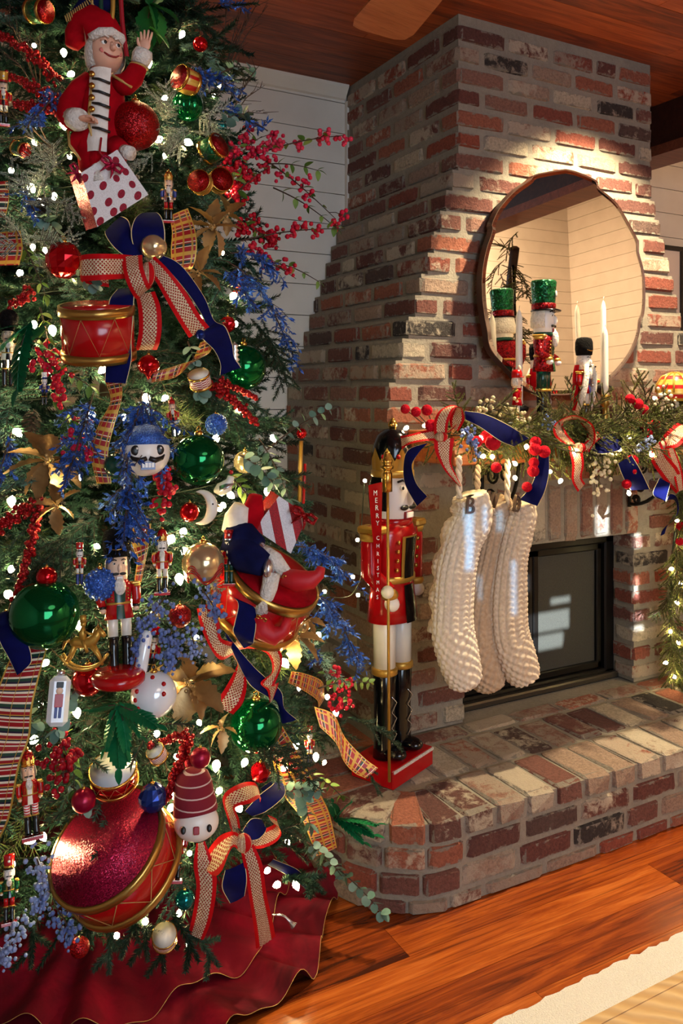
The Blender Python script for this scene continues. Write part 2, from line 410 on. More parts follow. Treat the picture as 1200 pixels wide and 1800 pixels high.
MB().box((1.709, YW - .012, 2.25), (.016, .02, .75)).build('corner_bead', 'shiplap', tr)
bm_ = struct('trim_2')                                  # dark beam with a lighter strip below it
block('beam', 'beam_wood', (XBM, YB, 2.50), (XBM + .16, YW, ZC + .02), bm_)
block('beam_strip', 'trim_wood', (XBM - .012, YB, 2.455), (XBM + .172, YW, 2.50), bm_)
block('header_wall', 'plaster', (XBM + .01, YB, ZC + .02), (XBM + .15, YW, 4.3), bm_)
# window to the right of the chimney: black bars over a pale blind
wn = struct('window_1')
block('blind', 'blind', (3.42, YW - .004, .9), (4.6, YW + .01, 2.165), wn)
for (x0, x1, z0, z1) in ((3.40, 4.62, 2.155, 2.18), (3.40, 4.62, .88, .905), (3.40, 3.42, .9, 2.16), (4.6, 4.62, .9, 2.16), (3.80, 3.835, .9, 2.16), (4.2, 4.235, .9, 2.16)):
    block('window_bar', 'black_frame', (x0, YW - .016, z0), (x1, YW + .002, z1), wn)

# rug in the corner of the picture
p0, p1 = onY(0, 0, 1), None
def floorpt(px, py): d = H * FPX / (py - HOR); return W(px, py, d)
rg = tag(thing('area_rug', 'woven tan rug with a wide white border on the pine floor', 'rug', (2.2, .3, 0)), None)
ry = 1.155
a0 = floorpt(890, 1800); a1 = floorpt(1200, 1650)
u = (a1 - a0).normalized(); nrm = V((u.y, -u.x, 0))
def rugpt(s_, t_): return a0 + u * s_ + nrm * t_
def slab(name, mat, s0, s1, t0, t1, z1, fringe=0, z0=0.0):
    mb = MB(); n = 150 if fringe else 1; top = []; bot = []
    for i in range(n + 1):
        s_ = s0 + (s1 - s0) * i / n; k = t0 - (random.random() * fringe)
        top.append((rugpt(s_, k), rugpt(s_, t1))); bot.append((rugpt(s_, k + .002), rugpt(s_, t1)))
    vs = [V((p.x, p.y, z1)) for q in top for p in q] + [V((p.x, p.y, z0)) for q in bot for p in q]; m_ = 2 * (n + 1); fs = []
    for i in range(n):
        a = 2 * i; fs += [(a, a + 1, a + 3, a + 2), (a, a + 2, m_ + a + 2, m_ + a), (a + 1, m_ + a + 1, m_ + a + 3, a + 3)]
    fs += [(0, m_, m_ + 1, 1), (2 * n, 2 * n + 1, m_ + 2 * n + 1, m_ + 2 * n)]
    mb.add(vs, fs, smooth=False); return mb.build(name, mat, rg)
slab('border', 'rug_white', -.6, 2.4, 0, .088, .012, .012)
slab('woven_field', 'rug_jute', -.6, 2.4, .088, 1.6, .010)
slab('field_edge', 'trim_jute' if 'trim_jute' in MATS else 'rug_jute', -.6, 2.4, .088, .112, .0125)

# ceiling fan: one blade reaches into the top of the picture
fanc = V((1.04, 1.27, 2.36))
fan = thing('ceiling_fan', 'wooden ceiling fan blade hanging in front of the ceiling planks', 'ceiling fan', fanc)
MB().lathe([(0, -.09), (.07, -.085), (.1, -.04), (.1, .05), (.06, .08), (.02, .09), (.018, .31), (.06, .315), (.065, .326)], 20, m=Matrix.Translation(fanc)).build('motor', 'iron', fan)
tipd = (W(652, 40, 2.3) - fanc); ba = math.atan2(tipd.y, tipd.x)
blade = MB()
out = [(.16, -.05), (.30, -.07), (.62, -.085), (.66, -.075), (.672, -.05), (.672, .05), (.66, .075), (.62, .085), (.30, .07), (.16, .05)]
blade.add([(x, y, .004) for x, y in out] + [(x, y, -.004) for x, y in out], [tuple(range(10)), tuple(range(19, 9, -1))] + [(i, 10 + i, 10 + (i + 1) % 10, (i + 1) % 10) for i in range(10)], smooth=False)
blm = blade.mesh('blade', 'fan_wood'); arm = MB().box((.12, 0, 0), (.12, .03, .012)).mesh('blade_arm', 'iron')
for k in range(5):
    b_ = put('blade', blm, fan, rt=(math.radians(7), 0, ba + k * 2 * PI / 5)); put('blade_arm', arm, b_)

# iron stair railing across the room, seen in the mirror
sr = thing('stair_railing', 'dark handrail on scrolled iron balusters reflected in the mirror', 'railing', (3.5, .2, 0))
MB().tube([(3.30, .62, 2.35), (3.62, .12, 1.95), (4.1, -.62, 1.35), (4.5, -1.25, .85)], .03, 8).build('handrail', 'beam_wood', sr)
for k in range(5):
    x, y, zt = 3.34 + .26 * k, .55 - .405 * k, 2.30 - .325 * k
    mb = MB(); mb.tube([(x, y, 0), (x, y, zt)], .009, 6)
    for j, (zz, r0) in enumerate(((.25, .06), (.42, .07), (.62, .05), (.8, .07), (1.0, .06))):
        for s_ in (-1, 1): mb.tube([(x + s_ * (.03 + r0 - r0 * math.cos(t) * (1 - t / 9)) * .6, y - s_ * (.03 + r0 - r0 * math.cos(t) * (1 - t / 9)) * .75, zt - zz + r0 * math.sin(t) * (1 - t / 9)) for t in [i * .5 for i in range(12)]], .006, 5)
    mb.build('baluster', 'iron', sr)
def mat_screen():
    t = NT('screen_mesh'); v = t.vec((1, 1, 1)); b = t.n('TexChecker', ins={'Scale': 420.0, 'Color1': rgb(84, 84, 78), 'Color2': rgb(8, 8, 8)}); t.set(b.inputs['Vector'], v)
    t.bs(Base_Color=b.outputs[0], Roughness=.6, Specular_IOR_Level=.15)
mat_screen()
# ------------------------------------------------------------------ chimney breast
YF, P0, HH = 2.30, .0733, .24
XA, XB_, XC, XD = 1.4235, 1.704, 2.661, 2.941          # lower / upper left corner, upper / lower right corner
OX0, OX1, OZ1 = 1.736, 2.555, HH + 8 * P0
BRV = []
for q in range(7):                                       # unit bricks with worn, uneven edges; longest side x, face to -y
    rr = random.Random(q); mb = MB()
    mb.box((0, 0, 0), (1, 1, 1), bev=.085)
    mb.v = [V((p.x * (1 + rr.uniform(-.012, .012)), p.y + rr.uniform(-.02, .02), p.z * (1 + rr.uniform(-.09, .07)))) for p in mb.v]
    mb.sm = [False] * len(mb.f)
    BRV.append(mb)
BRM = [b.mesh('brick', 'brick') for b in BRV]
def brick(parent, lo, hi, joined=None, rz=0.0, at=None, jit=.0025):
    """a brick between two corners, with a little unevenness"""
    lo, hi = V(lo), V(hi); c = (lo + hi) / 2; d = hi - lo
    j = lambda: random.uniform(-jit, jit)
    c = c + V((j(), j(), j() * .6))
    rt = (random.uniform(-.008, .008), random.uniform(-.012, .012), rz + random.uniform(-.01, .01))
    if at is not None: c = at
    if joined is not None:
        b = random.choice(BRV); m = Matrix.Translation(c) @ Euler(rt).to_matrix().to_4x4() @ Matrix.Diagonal((*d, 1))
        joined.add(b.v, b.f, 0, m, smooth=False); return
    o = put('brick', random.choice(BRM), parent, c - parent_origin(parent), rt); o.scale = d
ch = thing('brick_chimney', 'weathered whitewashed red brick chimney breast stepping wider towards the mantel', 'chimney', (2.18, 2.7, HH))
core = MB(); rest = MB(); nb = 0; G = .018
def xl_of(k): return XA if k < 16 else (XB_ if k >= 26 else XA + (XB_ - XA) * (k - 15) / 11)
k = 0; z = HH
while z < ZC - .01:
    z1 = min(z + P0, ZC); xl = xl_of(k); xr = XC + XB_ - xl; I = .007
    pieces = [(xl, xr)] if k >= 8 else [(xl, OX0), (OX1, xr)]
    for a, b in pieces: core.box(((a + b) / 2, (YF + YW) / 2 + I / 2, (z + z1) / 2), (b - a - 2 * I, YW - YF - I, z1 - z))
    zb0, zb1 = z + G * .5, z1 - G * .5
    if zb1 - zb0 > .02:
        # front row
        for a, b in pieces:
            x = a; first = True; kk = 0
            while x < b - .02:
                L = (.100 if k % 2 else .205) if first else random.choice((.2, .2, .205, .195, .1 if random.random() < .35 else .2))
                if first: Ld = .205 if k % 2 else .100
                e = min(x + L, b)
                if b - e < .055: e = b
                sold = 8 <= k <= 10 and e > OX0 - .03 and x < OX1 + .03
                if not sold:
                    dep = (Ld if first else .1)
                    if e >= b - 1e-4: dep = .1
                    hid = (1.0 < z < 1.25 and x > 1.75) or (e > 2.52 and z < 1.2 and x > 2.80) or (1.28 < z < 2.0 and 1.98 < (x + e) / 2 < 2.48 and 1.32 < z < 1.93)
                    brick(ch, (x, YF, zb0), (e, YF + dep, zb1), rest if hid else None); nb += not hid
                first = False; x = e + G
        # left face row
        yy = YF + (.205 if k % 2 else .100) + G
        while yy < YW - .03:
            e = min(yy + random.choice((.2, .205, .2, .1 if random.random() < .3 else .2)), YW - .008)
            if YW - e < .05: e = YW - .008
            hid = z < 0.75
            brick(ch, (xl, yy, zb0), (xl + .1, e, zb1), rest if hid else None); nb += not hid
            yy = e + G
        # right face row, seen only from the side
        yy = YF + .1 + G
        while yy < YW - .03:
            e = min(yy + .2, YW - .008); brick(ch, (xr - .1, yy, zb0), (xr, e, zb1), rest); yy = e + G
    z = z1; k += 1
x = OX0 - .02                                           # soldier course over the opening
while x < OX1 + .02:
    brick(ch, (x, YF - .001, OZ1 + .004), (x + .062, YF + .1, OZ1 + 3 * P0 - .008)); nb += 1; x += .062 + G
core.build('mortar', 'mortar', ch)
tag(rest.build('hidden_bricks', 'brick_joined', ch), kind='stuff')
print('chimney bricks', nb)

# ------------------------------------------------------------------ firebox insert
fb = thing('fireplace_insert', 'black metal fireplace insert with mesh screen doors in the brick opening', 'fireplace', (2.15, 2.40, HH))
YI = 2.40
b = MB(); b.box((OX0 - .0, 2.72, .54), (.02, .62, .62)); b.box((OX1 + .0, 2.72, .54), (.02, .62, .62)); b.box((2.145, 3.03, .54), (.84, .02, .62)); b.box((2.145, 2.72, OZ1 + .01), (.84, .66, .02)); b.box((2.145, 2.72, HH - .005), (.84, .66, .012))
b.build('firebox', 'soot', fb)
b = MB()
for (x0, x1, z0, z1) in ((OX0, OX1, OZ1 - .05, OZ1), (OX0, OX1, HH, HH + .035), (OX0, OX0 + .05, HH, OZ1), (OX1 - .05, OX1, HH, OZ1)):
    b.box(((x0 + x1) / 2, YI + .02, (z0 + z1) / 2), (x1 - x0, .04, z1 - z0), bev=.006)
b.build('outer_frame', 'black_metal', fb)
for (x0, x1) in ((OX0 + .05, 2.145), (2.149, OX1 - .05)):
    b = MB(); z0, z1 = HH + .035, OZ1 - .05
    for (p, q, r, s_) in ((x0, x1, z1 - .028, z1), (x0, x1, z0, z0 + .028), (x0, x0 + .026, z0, z1), (x1 - .026, x1, z0, z1)):
        b.box(((p + q) / 2, YI + .03, (r + s_) / 2), (q - p, .022, s_ - r), bev=.004)
    d = b.build('screen_door', 'black_metal', fb)
    MB().box(((x0 + x1) / 2, YI + .034, (z0 + z1) / 2), (x1 - x0 - .04, .002, z1 - z0 - .04)).build('mesh_screen', 'screen_mesh', d)
MB().box((2.145, YI - .012, HH + .012), (OX1 - OX0, .03, .024), bev=.006).build('threshold', 'steel', fb)
for k, (yy, zz, a) in enumerate(((2.62, .33, .1), (2.74, .33, -.08), (2.68, .42, .25))):
    MB().tube([(1.88, yy - .1 * a, zz), (2.4, yy + .1 * a, zz)], .045, 10).build('log', 'charred_log', fb)

# ------------------------------------------------------------------ raised hearth with a rounded corner
he = thing('brick_hearth', 'raised brick hearth with a rounded corner standing on the pine floor', 'hearth', (2.0, 2.1, 0))
HX0, HY0, HR, HX1 = 1.065, 1.795, .26, 3.35
def hpath(s_, inset=0.0):
    """outline of the hearth: up the left side, round the corner, along the front; returns point and outward normal"""
    L1 = YW - (HY0 + HR); L2 = HR * PI / 2
    if s_ < L1: return V((HX0 + inset, YW - s_, 0)), V((-1, 0, 0))
    if s_ < L1 + L2:
        a = PI + (s_ - L1) / HR; nrm = V((math.cos(a), math.sin(a), 0)); c = V((HX0 + HR, HY0 + HR, 0))
        return c + nrm * (HR - inset), nrm
    return V((HX0 + HR + s_ - L1 - L2, HY0 + inset, 0)), V((0, -1, 0))
L1 = YW - (HY0 + HR); L2 = HR * PI / 2; LT = L1 + L2 + (HX1 - HX0 - HR)
mb = MB(); ring = [hpath(LT * i / 150, .008)[0] for i in range(151)] + [V((HX1, YW, 0))]
n = len(ring)
mb.add([V((p.x, p.y, zz)) for zz in (0, HH - .007) for p in ring], [tuple(range(n - 1, -1, -1)), tuple(range(n, 2 * n))] + [(i, (i + 1) % n, n + (i + 1) % n, n + i) for i in range(n)], smooth=False)
mb.build('mortar', 'mortar', he)
hr_rest = MB(); hb = 0
s0 = L1 - .55
# side courses
for row, (z0, z1) in enumerate(((.0, .033), (.046, .104), (.116, .172))):
    s_ = s0 - (.11 if row % 2 else 0)
    while s_ < LT - .05:
        L = random.choice((.19, .2, .205, .14)) if not (L1 - .1 < s_ < L1 + L2) else .105
        p, nr = hpath(s_ + L / 2); cen = p - nr * .05; rz = math.atan2(nr.x, -nr.y)
        brick(he, (0, 0, z0), (L, .1, z1), rz=rz, at=V((cen.x, cen.y, (z0 + z1) / 2)) + nr * random.uniform(-.002, .002)); hb += 1
        s_ += L + .013
# top row of headers along the edge
s_ = s0
while s_ < LT - .05:
    curve = L1 - .02 < s_ < L1 + L2
    L = .098 if not curve else .098
    p, nr = hpath(s_ + L / 2); dep = .205 if not curve else .19
    cen = p - nr * (dep / 2 - .003); rz = math.atan2(nr.x, -nr.y)
    if curve:                                            # wedge-shaped, narrower towards the centre of the curve
        b = random.choice(BRV); vs = [V((q.x * (1 - .36 * (q.y + .5)), q.y, q.z)) for q in b.v]
        mb = MB().add(vs, b.f, smooth=False); o = put('brick', mb.mesh('brick', 'brick'), he, V((cen.x, cen.y, .212)) - he.location, (0, 0, rz)); o.scale = (L, dep, .06)
    else: brick(he, (0, 0, .182), (L, dep, HH + random.uniform(-.001, .002)), rz=rz, at=V((cen.x, cen.y, .212)))
    hb += 1; s_ += L + .012
# field of the top, two more rows up to the chimney
for row, (y0, y1) in enumerate(((HY0 + .217, HY0 + .417), (HY0 + .43, HY0 + .505), (HY0 + .517, HY0 + .717), (HY0 + .73, HY0 + .93))):
    x = HX0 + .22 + (.0 if row % 2 else .05)
    if row > 1: x = HX0 + .22
    while x < HX1 - .1:
        L = .098 if row != 1 else .2
        if row > 1 and x + L > XA - .02: break
        brick(he, (x, y0, .182), (x + L, y1, HH + random.uniform(-.002, .0015))); hb += 1; x += L + .012
print('hearth bricks', hb)

# ------------------------------------------------------------------ mantel shelf and mirror
MY0, MZ = 2.05, 1.255
mn = thing('mantel_shelf', 'thick orange-brown wooden mantel shelf on the brick chimney', 'mantel', (2.2, 2.2, MZ - .11))
MB().box((2.235, (MY0 + YF) / 2, MZ - .05), (1.47, YF - MY0 + .006, .10), bev=.004).build('shelf_beam', 'mantel_wood', mn)
def bracket(x):
    g = thing('shelf_bracket', None, None, (x, YF, MZ - .1)); g.parent = mn; g.location = g.location - mn.location
    del_ = MB()
    for i in range(9):
        pass
    pts = [(x, YF - .01, MZ - .32), (x, YF - .01, MZ - .104), (x, MY0 + .03, MZ - .104)]
    del_.tube(pts[:2], .008, 6); del_.tube(pts[1:], .008, 6)
    arc = [(x, YF - .01 - .19 * math.sin(t) , MZ - .31 + .2 * (1 - math.cos(t))) for t in [PI / 2 * i / 10 for i in range(11)]]
    del_.tube(arc, .007, 6)
    for (cy, cz, r0) in ((.055, .055, .036), (.12, .045, .028), (.05, .13, .028), (.035, .185, .018)):
        c = V((x, YF - .01 - cy, MZ - .104 - cz))
        del_.tube([c + V((0, math.cos(t) * r0 * (1 - t / 16), math.sin(t) * r0 * (1 - t / 16))) for t in [i * .55 for i in range(20)]], .005, 5)
    o = del_.build('iron_scroll', 'iron', mn)
    bpy.data.objects.remove(g)
bracket(1.80); bracket(2.52)

# scalloped mirror leaning on the mantel
mp = [(992, 300), (1012, 305), (1045, 320), (1050, 333), (1080, 360), (1103, 400), (1115, 425), (1116, 445), (1124, 480), (1125, 520), (1122, 552), (1116, 566), (1112, 590), (1098, 622), (1075, 652), (1052, 672), (1040, 678),
      (1000, 690), (960, 692), (930, 688), (908, 676), (890, 655), (862, 625), (852, 605), (850, 585), (845, 555), (842, 520), (843, 480), (851, 440), (862, 408), (862, 395), (874, 370), (900, 340), (930, 318), (938, 310), (965, 304)]
MIRY = YF - .045
mpts = [onY(px, py, MIRY) for px, py in mp]
zmin = MZ + .004; mpts = [V((p.x, 0, max(p.z, zmin))) for p in mpts]
mc = sum(mpts, V((0, 0, 0))) / len(mpts)
lean = math.radians(1.8)
mr = thing('wall_mirror', 'scallop-edged oval mirror leaning against the brick chimney above the mantel', 'mirror', (mc.x, MIRY, zmin))
sp = smooth_path([(p.x, p.z) for p in mpts + [mpts[0]]], 4)[:-1]
def mxf(x, yoff, z): # leaning plane: foot further out than the top
    return V((x, YF - .075 + math.sin(lean) * (z - zmin) * 1.0 + yoff, zmin + (z - zmin)))
n = len(sp)
def grown(k): return [(mc.x + (x - mc.x) * (1 + k), mc.z + (z - mc.z) * (1 + k)) for x, z in sp]
A_, B_ = grown(.012), grown(-.03)
mb = MB(); mb.add([mxf(x, -.006, z) for x, z in B_], [tuple(range(n))], smooth=False); mb.build('mirror_pane', 'mirror_glass', mr)
mb = MB(); mb.add([mxf(x, -.006, z) for x, z in B_] + [mxf(x, -.003, z) for x, z in sp], [(i, (i + 1) % n, n + (i + 1) % n, n + i) for i in range(n)], smooth=False); mb.build('bevelled_edge', 'mirror_glass', mr)
mb = MB(); mb.add([mxf(x, -.003, z) for x, z in sp] + [mxf(x, -.006, z) for x, z in A_] + [mxf(x, .024, z) for x, z in A_] + [mxf(x, .024, z) for x, z in B_],
       [(i + a, (i + 1) % n + a, n + (i + 1) % n + a, n + i + a) for a in (0, n, 2 * n) for i in range(n)] + [tuple(3 * n + i for i in range(n))], smooth=False); mb.build('wooden_backing', 'mirror_back', mr)
# ------------------------------------------------------------------ materials of the decorations
def mat_ribbon(name, kind):
    t = NT(name); uv = t.n('TexCoord').outputs['UV']; sx = t.n('SeparateXYZ'); t.set(sx.inputs[0], uv); u, v = sx.outputs[0], sx.outputs[1]
    ed = t.math('ABSOLUTE', t.math('SUBTRACT', u, .5))                   # 0 in the middle, .5 at the edges
    if kind == 'navy':
        n = t.noise(t.vec(), 40, 3); e = t.math('GREATER_THAN', ed, .472)
        col = t.mix(n.outputs['Fac'], rgb(4, 7, 48), rgb(9, 15, 84)); col = t.mix(e, col, rgb(214, 196, 150))
        t.bs(Base_Color=col, Roughness=.85, Specular_IOR_Level=.12)
    elif kind == 'mesh':
        e = t.math('GREATER_THAN', ed, .30)
        a = t.math('ADD', t.math('MULTIPLY', u, 6.5), t.math('MULTIPLY', v, 118)); b = t.math('SUBTRACT', t.math('MULTIPLY', u, 6.5), t.math('MULTIPLY', v, 118))
        la = t.math('PINGPONG', a, .5); lb = t.math('PINGPONG', b, .5)
        hole = t.math('MULTIPLY', t.math('GREATER_THAN', la, .2), t.math('GREATER_THAN', lb, .2))
        vo = t.n('TexVoronoi', ins={'Scale': 700}); t.set(vo.inputs['Vector'], t.vec()); sp = t.n('SeparateColor'); t.set(sp.inputs[0], vo.outputs['Color'])
        gold = t.mix(sp.outputs[0], rgb(166, 136, 92), rgb(238, 226, 196))
        cen = t.mix(hole, gold, rgb(150, 34, 30)); col = t.mix(e, cen, rgb(186, 10, 18))
        t.bs(Base_Color=col, Roughness=.6, Specular_IOR_Level=.12, Metallic=t.math('MULTIPLY', t.math('SUBTRACT', 1.0, e), .2))
        t.bump(t.math('SUBTRACT', 1.0, hole), .35, .002)
    else:
        f = 26.0 if kind == 'plaid' else 22.0
        vv = t.math('FRACT', t.math('MULTIPLY', v, f)); uu = t.math('FRACT', t.math('MULTIPLY', u, 3.0))
        red, grn, wht, gld, nvy = rgb(150, 18, 26), rgb(22, 62, 44), rgb(226, 214, 188), rgb(190, 148, 60), rgb(34, 20, 50)
        cv = t.ramp(vv, [(0, gld), (.1, red), (.30, wht), (.34, red), (.42, grn), (.50, nvy), (.56, wht), (.60, red), (.88, gld)] if kind == 'plaid' else
                    [(0, red), (.18, wht), (.26, grn), (.38, nvy), (.46, wht), (.56, red), (.68, gld), (.72, nvy), (.78, wht), (.86, red), (.95, wht)], 'CONSTANT')
        line = t.math('LESS_THAN', t.math('ABSOLUTE', t.math('SUBTRACT', uu, .5)), .11 if kind == 'plaid' else .028)
        col = t.mix(t.math('MULTIPLY', line, .92), cv, gld); e = t.math('GREATER_THAN', ed, .455)
        col = t.mix(e, col, rgb(206, 166, 74)); met = t.math('MULTIPLY', t.math('MAXIMUM', line, e), .5)
        t.bs(Base_Color=col, Roughness=.42, Metallic=met)
for k_, q_ in (('navy_velvet', 'navy'), ('red_gold_mesh', 'mesh'), ('plaid_ribbon', 'plaid'), ('striped_ribbon', 'stripe')): mat_ribbon(k_, q_)
glitter('glitter_red', (190, 8, 18), (120, 4, 12), 700); glitter('glitter_blue', (10, 44, 146), (80, 140, 232), 800, metal=.35); glitter('glitter_green', (6, 110, 60), (20, 70, 40), 700)
glitter('glitter_gold', (186, 142, 76), (232, 200, 140), 800, amt=.6); glitter('glitter_white', (232, 226, 220), (250, 246, 240), 900, metal=.2, amt=.4)
glitter('sequin_green', (0, 112, 56), (10, 70, 40), 260, amt=.7); glitter('sequin_red', (182, 8, 26), (110, 4, 16), 260, amt=.7); glitter('glitter_magenta', (150, 10, 52), (220, 40, 90), 700)
for nm, c, r, me_ in (('ball_green', (0, 92, 46), .08, .75), ('ball_red', (176, 6, 18), .1, .7), ('ball_champagne', (206, 184, 140), .16, .7), ('ball_teal', (6, 104, 104), .12, .7),
                      ('ball_magenta', (150, 6, 48), .32, .55), ('ball_pearl', (226, 230, 234), .14, .1), ('ball_blue', (20, 46, 120), .2, .6), ('gold', (196, 150, 72), .25, .95), ('brass', (170, 132, 66), .3, .9),
                      ('gold_paint', (190, 146, 62), .38, .6), ('lacquer_red', (168, 10, 16), .18, 0), ('lacquer_black', (8, 8, 11), .14, 0), ('lacquer_white', (226, 220, 206), .25, 0), ('lacquer_green', (6, 58, 44), .2, 0),
                      ('lacquer_blue', (28, 44, 120), .25, 0), ('face_paint', (226, 190, 160), .35, 0), ('face_white', (234, 226, 216), .35, 0), ('ivory', (238, 228, 204), .5, 0), ('wax', (238, 230, 212), .45, 0),
                      ('paint_black', (14, 12, 12), .4, 0), ('paint_white', (238, 234, 226), .4, 0), ('skin', (222, 168, 140), .5, 0), ('cheek', (206, 110, 100), .6, 0), ('lips', (150, 40, 44), .5, 0), ('silver', (200, 200, 204), .25, .9),
                      ('twig', (62, 42, 30), .8, 0), ('green_wire', (16, 30, 18), .6, 0), ('bag_red', (150, 10, 30), .4, 0), ('shoe_red', (186, 8, 26), .55, 0), ('cord_gold', (188, 150, 84), .5, .3), ('drum_skin', (230, 222, 204), .5, 0), ('tag_bronze', (104, 88, 78), .35, .7)): plain(nm, c, r, me_)
for nm, c1, c2, sc_, b_ in (('velvet_red', (138, 3, 16), (176, 8, 24), 30, .2), ('velvet_navy', (10, 12, 44), (18, 22, 66), 30, .2), ('plush_white', (214, 206, 194), (240, 234, 224), 160, .8), ('plush_black', (10, 9, 9), (26, 24, 24), 220, .9),
                            ('felt_pom', (176, 14, 30), (206, 26, 46), 200, .8), ('shirt_white', (216, 206, 194), (232, 224, 214), 60, .3), ('knit_burgundy', (110, 14, 32), (150, 30, 48), 90, .6)):
    t_ = varied(nm, c1, c2, sc_, .9, bump=b_, Specular_IOR_Level=.08)
def mat_leafy(name, c1, c2, c3, rough=.55, metal=0.0, tr=0.0):
    t = NT(name); r = t.n('ObjectInfo').outputs['Random']; n = t.noise(t.vec(), 18, 3); n2 = t.noise(t.vec(), 120, 2)
    f = t.math('ADD', t.math('MULTIPLY', n.outputs['Fac'], .6), t.math('MULTIPLY_ADD', r, .5, -.05), clamp=True)
    col = t.ramp(f, [(.15, rgb(*c1)), (.5, rgb(*c2)), (.9, rgb(*c3))]); t.bs(Base_Color=col, Roughness=rough, Metallic=metal, Specular_IOR_Level=.22); t.bump(n2.outputs['Fac'], .2, .003)
mat_leafy('fir_needles', (7, 24, 15), (20, 46, 30), (58, 90, 70)); mat_leafy('fir_frost', (30, 62, 50), (66, 102, 86), (140, 168, 152)); mat_leafy('pine_needles', (34, 48, 22), (70, 86, 44), (128, 136, 86)); mat_leafy('cedar_needles', (56, 74, 28), (104, 118, 54), (158, 160, 92))
mat_leafy('eucalyptus_leaf', (58, 88, 78), (96, 128, 116), (150, 176, 160)); mat_leafy('green_leaf', (44, 76, 24), (92, 124, 48), (148, 168, 88)); mat_leafy('fern_leaf', (6, 70, 42), (14, 104, 60), (40, 140, 84), .35, .25)
mat_leafy('big_leaf', (10, 62, 26), (24, 92, 40), (60, 130, 56), .4); mat_leafy('blue_berry', (74, 92, 150), (110, 130, 184), (164, 178, 212), .6); mat_leafy('white_berry', (176, 160, 120), (212, 198, 160), (236, 228, 202), .45)
mat_leafy('red_berry', (110, 6, 20), (168, 12, 34), (200, 36, 60), .25); mat_leafy('pink_berry', (150, 14, 44), (196, 26, 60), (214, 60, 86), .3); mat_leafy('gold_leaf', (112, 84, 48), (170, 132, 82), (214, 182, 128), .45, .45); mat_leafy('frosted', (130, 150, 140), (176, 188, 176), (214, 220, 210), .7)
def mat_skirt():
    t = NT('skirt_velvet'); n = t.noise(t.vec(), 5, 4, .6, .8); n2 = t.noise(t.vec(), 70, 3)
    t.bs(Base_Color=t.ramp(n.outputs['Fac'], [(.3, rgb(58, 1, 12)), (.52, rgb(104, 3, 24)), (.75, rgb(150, 8, 38))]), Roughness=.75, Specular_IOR_Level=.15); t.bump(n2.outputs['Fac'], .15, .004)
mat_skirt()
def mat_bulb():
    t = NT('bulb_glow'); t.bs(Base_Color=rgb(255, 236, 190), Emission_Color=(1.0, .79, .36, 1), Emission_Strength=105.0)
mat_bulb()
def mat_dots():                                          # white paper with printed red glitter dots
    t = NT('dotted_paper'); uv = t.n('TexCoord').outputs['UV']; mp_ = t.n('Mapping', ins={'Scale': (3.0, 3.0, 1)}); t.set(mp_.inputs['Vector'], uv)
    vo = t.n('TexVoronoi', voronoi_dimensions='2D', ins={'Scale': 1.25, 'Randomness': .35}); t.set(vo.inputs['Vector'], mp_.outputs[0]); d = t.math('LESS_THAN', vo.outputs['Distance'], .27)
    g = t.n('TexVoronoi', ins={'Scale': 900}); t.set(g.inputs['Vector'], t.vec()); sp = t.n('SeparateColor'); t.set(sp.inputs[0], g.outputs['Color'])
    t.bs(Base_Color=t.mix(d, t.mix(sp.outputs[0], rgb(216, 210, 206), rgb(244, 240, 238)), t.mix(sp.outputs[0], rgb(110, 4, 26), rgb(180, 20, 52))), Roughness=.5)
mat_dots()
def mat_stripes():
    t = NT('striped_paper'); uv = t.n('TexCoord').outputs['UV']; sx = t.n('SeparateXYZ'); t.set(sx.inputs[0], uv); f = t.math('FRACT', t.math('MULTIPLY', sx.outputs[0], 2.6))
    d = t.math('LESS_THAN', f, .46); g = t.n('TexVoronoi', ins={'Scale': 900}); t.set(g.inputs['Vector'], t.vec()); sp = t.n('SeparateColor'); t.set(sp.inputs[0], g.outputs['Color'])
    t.bs(Base_Color=t.mix(d, t.mix(sp.outputs[0], rgb(206, 204, 206), rgb(240, 238, 240)), t.mix(sp.outputs[0], rgb(116, 4, 14), rgb(196, 14, 30))), Roughness=.5)
mat_stripes()
def mat_bands(name, stops, scale, axis=2, rough=.3, metal=0.0):
    """printed bands along one object axis (generated coordinates)"""
    t = NT(name); sx = t.n('SeparateXYZ'); t.set(sx.inputs[0], t.n('TexCoord').outputs['Generated']); t.bs(Base_Color=t.ramp(t.math('FRACT', t.math('MULTIPLY', sx.outputs[axis], scale)), [(p, rgb(*c)) for p, c in stops], 'CONSTANT'), Roughness=rough, Metallic=metal)
mat_bands('banded_knit', [(0, (120, 14, 34)), (.7, (206, 180, 170)), (.82, (120, 14, 34))], 5.0, rough=.9)
mat_bands('gold_check', [(0, (196, 156, 60)), (.3, (186, 22, 24)), (.7, (214, 178, 84))], 3.0, rough=.35, metal=.2)
mat_bands('candy_stripe', [(0, (190, 20, 30)), (.5, (236, 230, 224))], 6.0)
def mat_check():
    t = NT('harlequin'); c = t.n('TexChecker', ins={'Scale': 12.0, 'Color1': rgb(150, 12, 36), 'Color2': rgb(232, 222, 210)}); t.set(c.inputs['Vector'], t.n('TexCoord').outputs['UV']); t.bs(Base_Color=c.outputs[0], Roughness=.35)
mat_check()

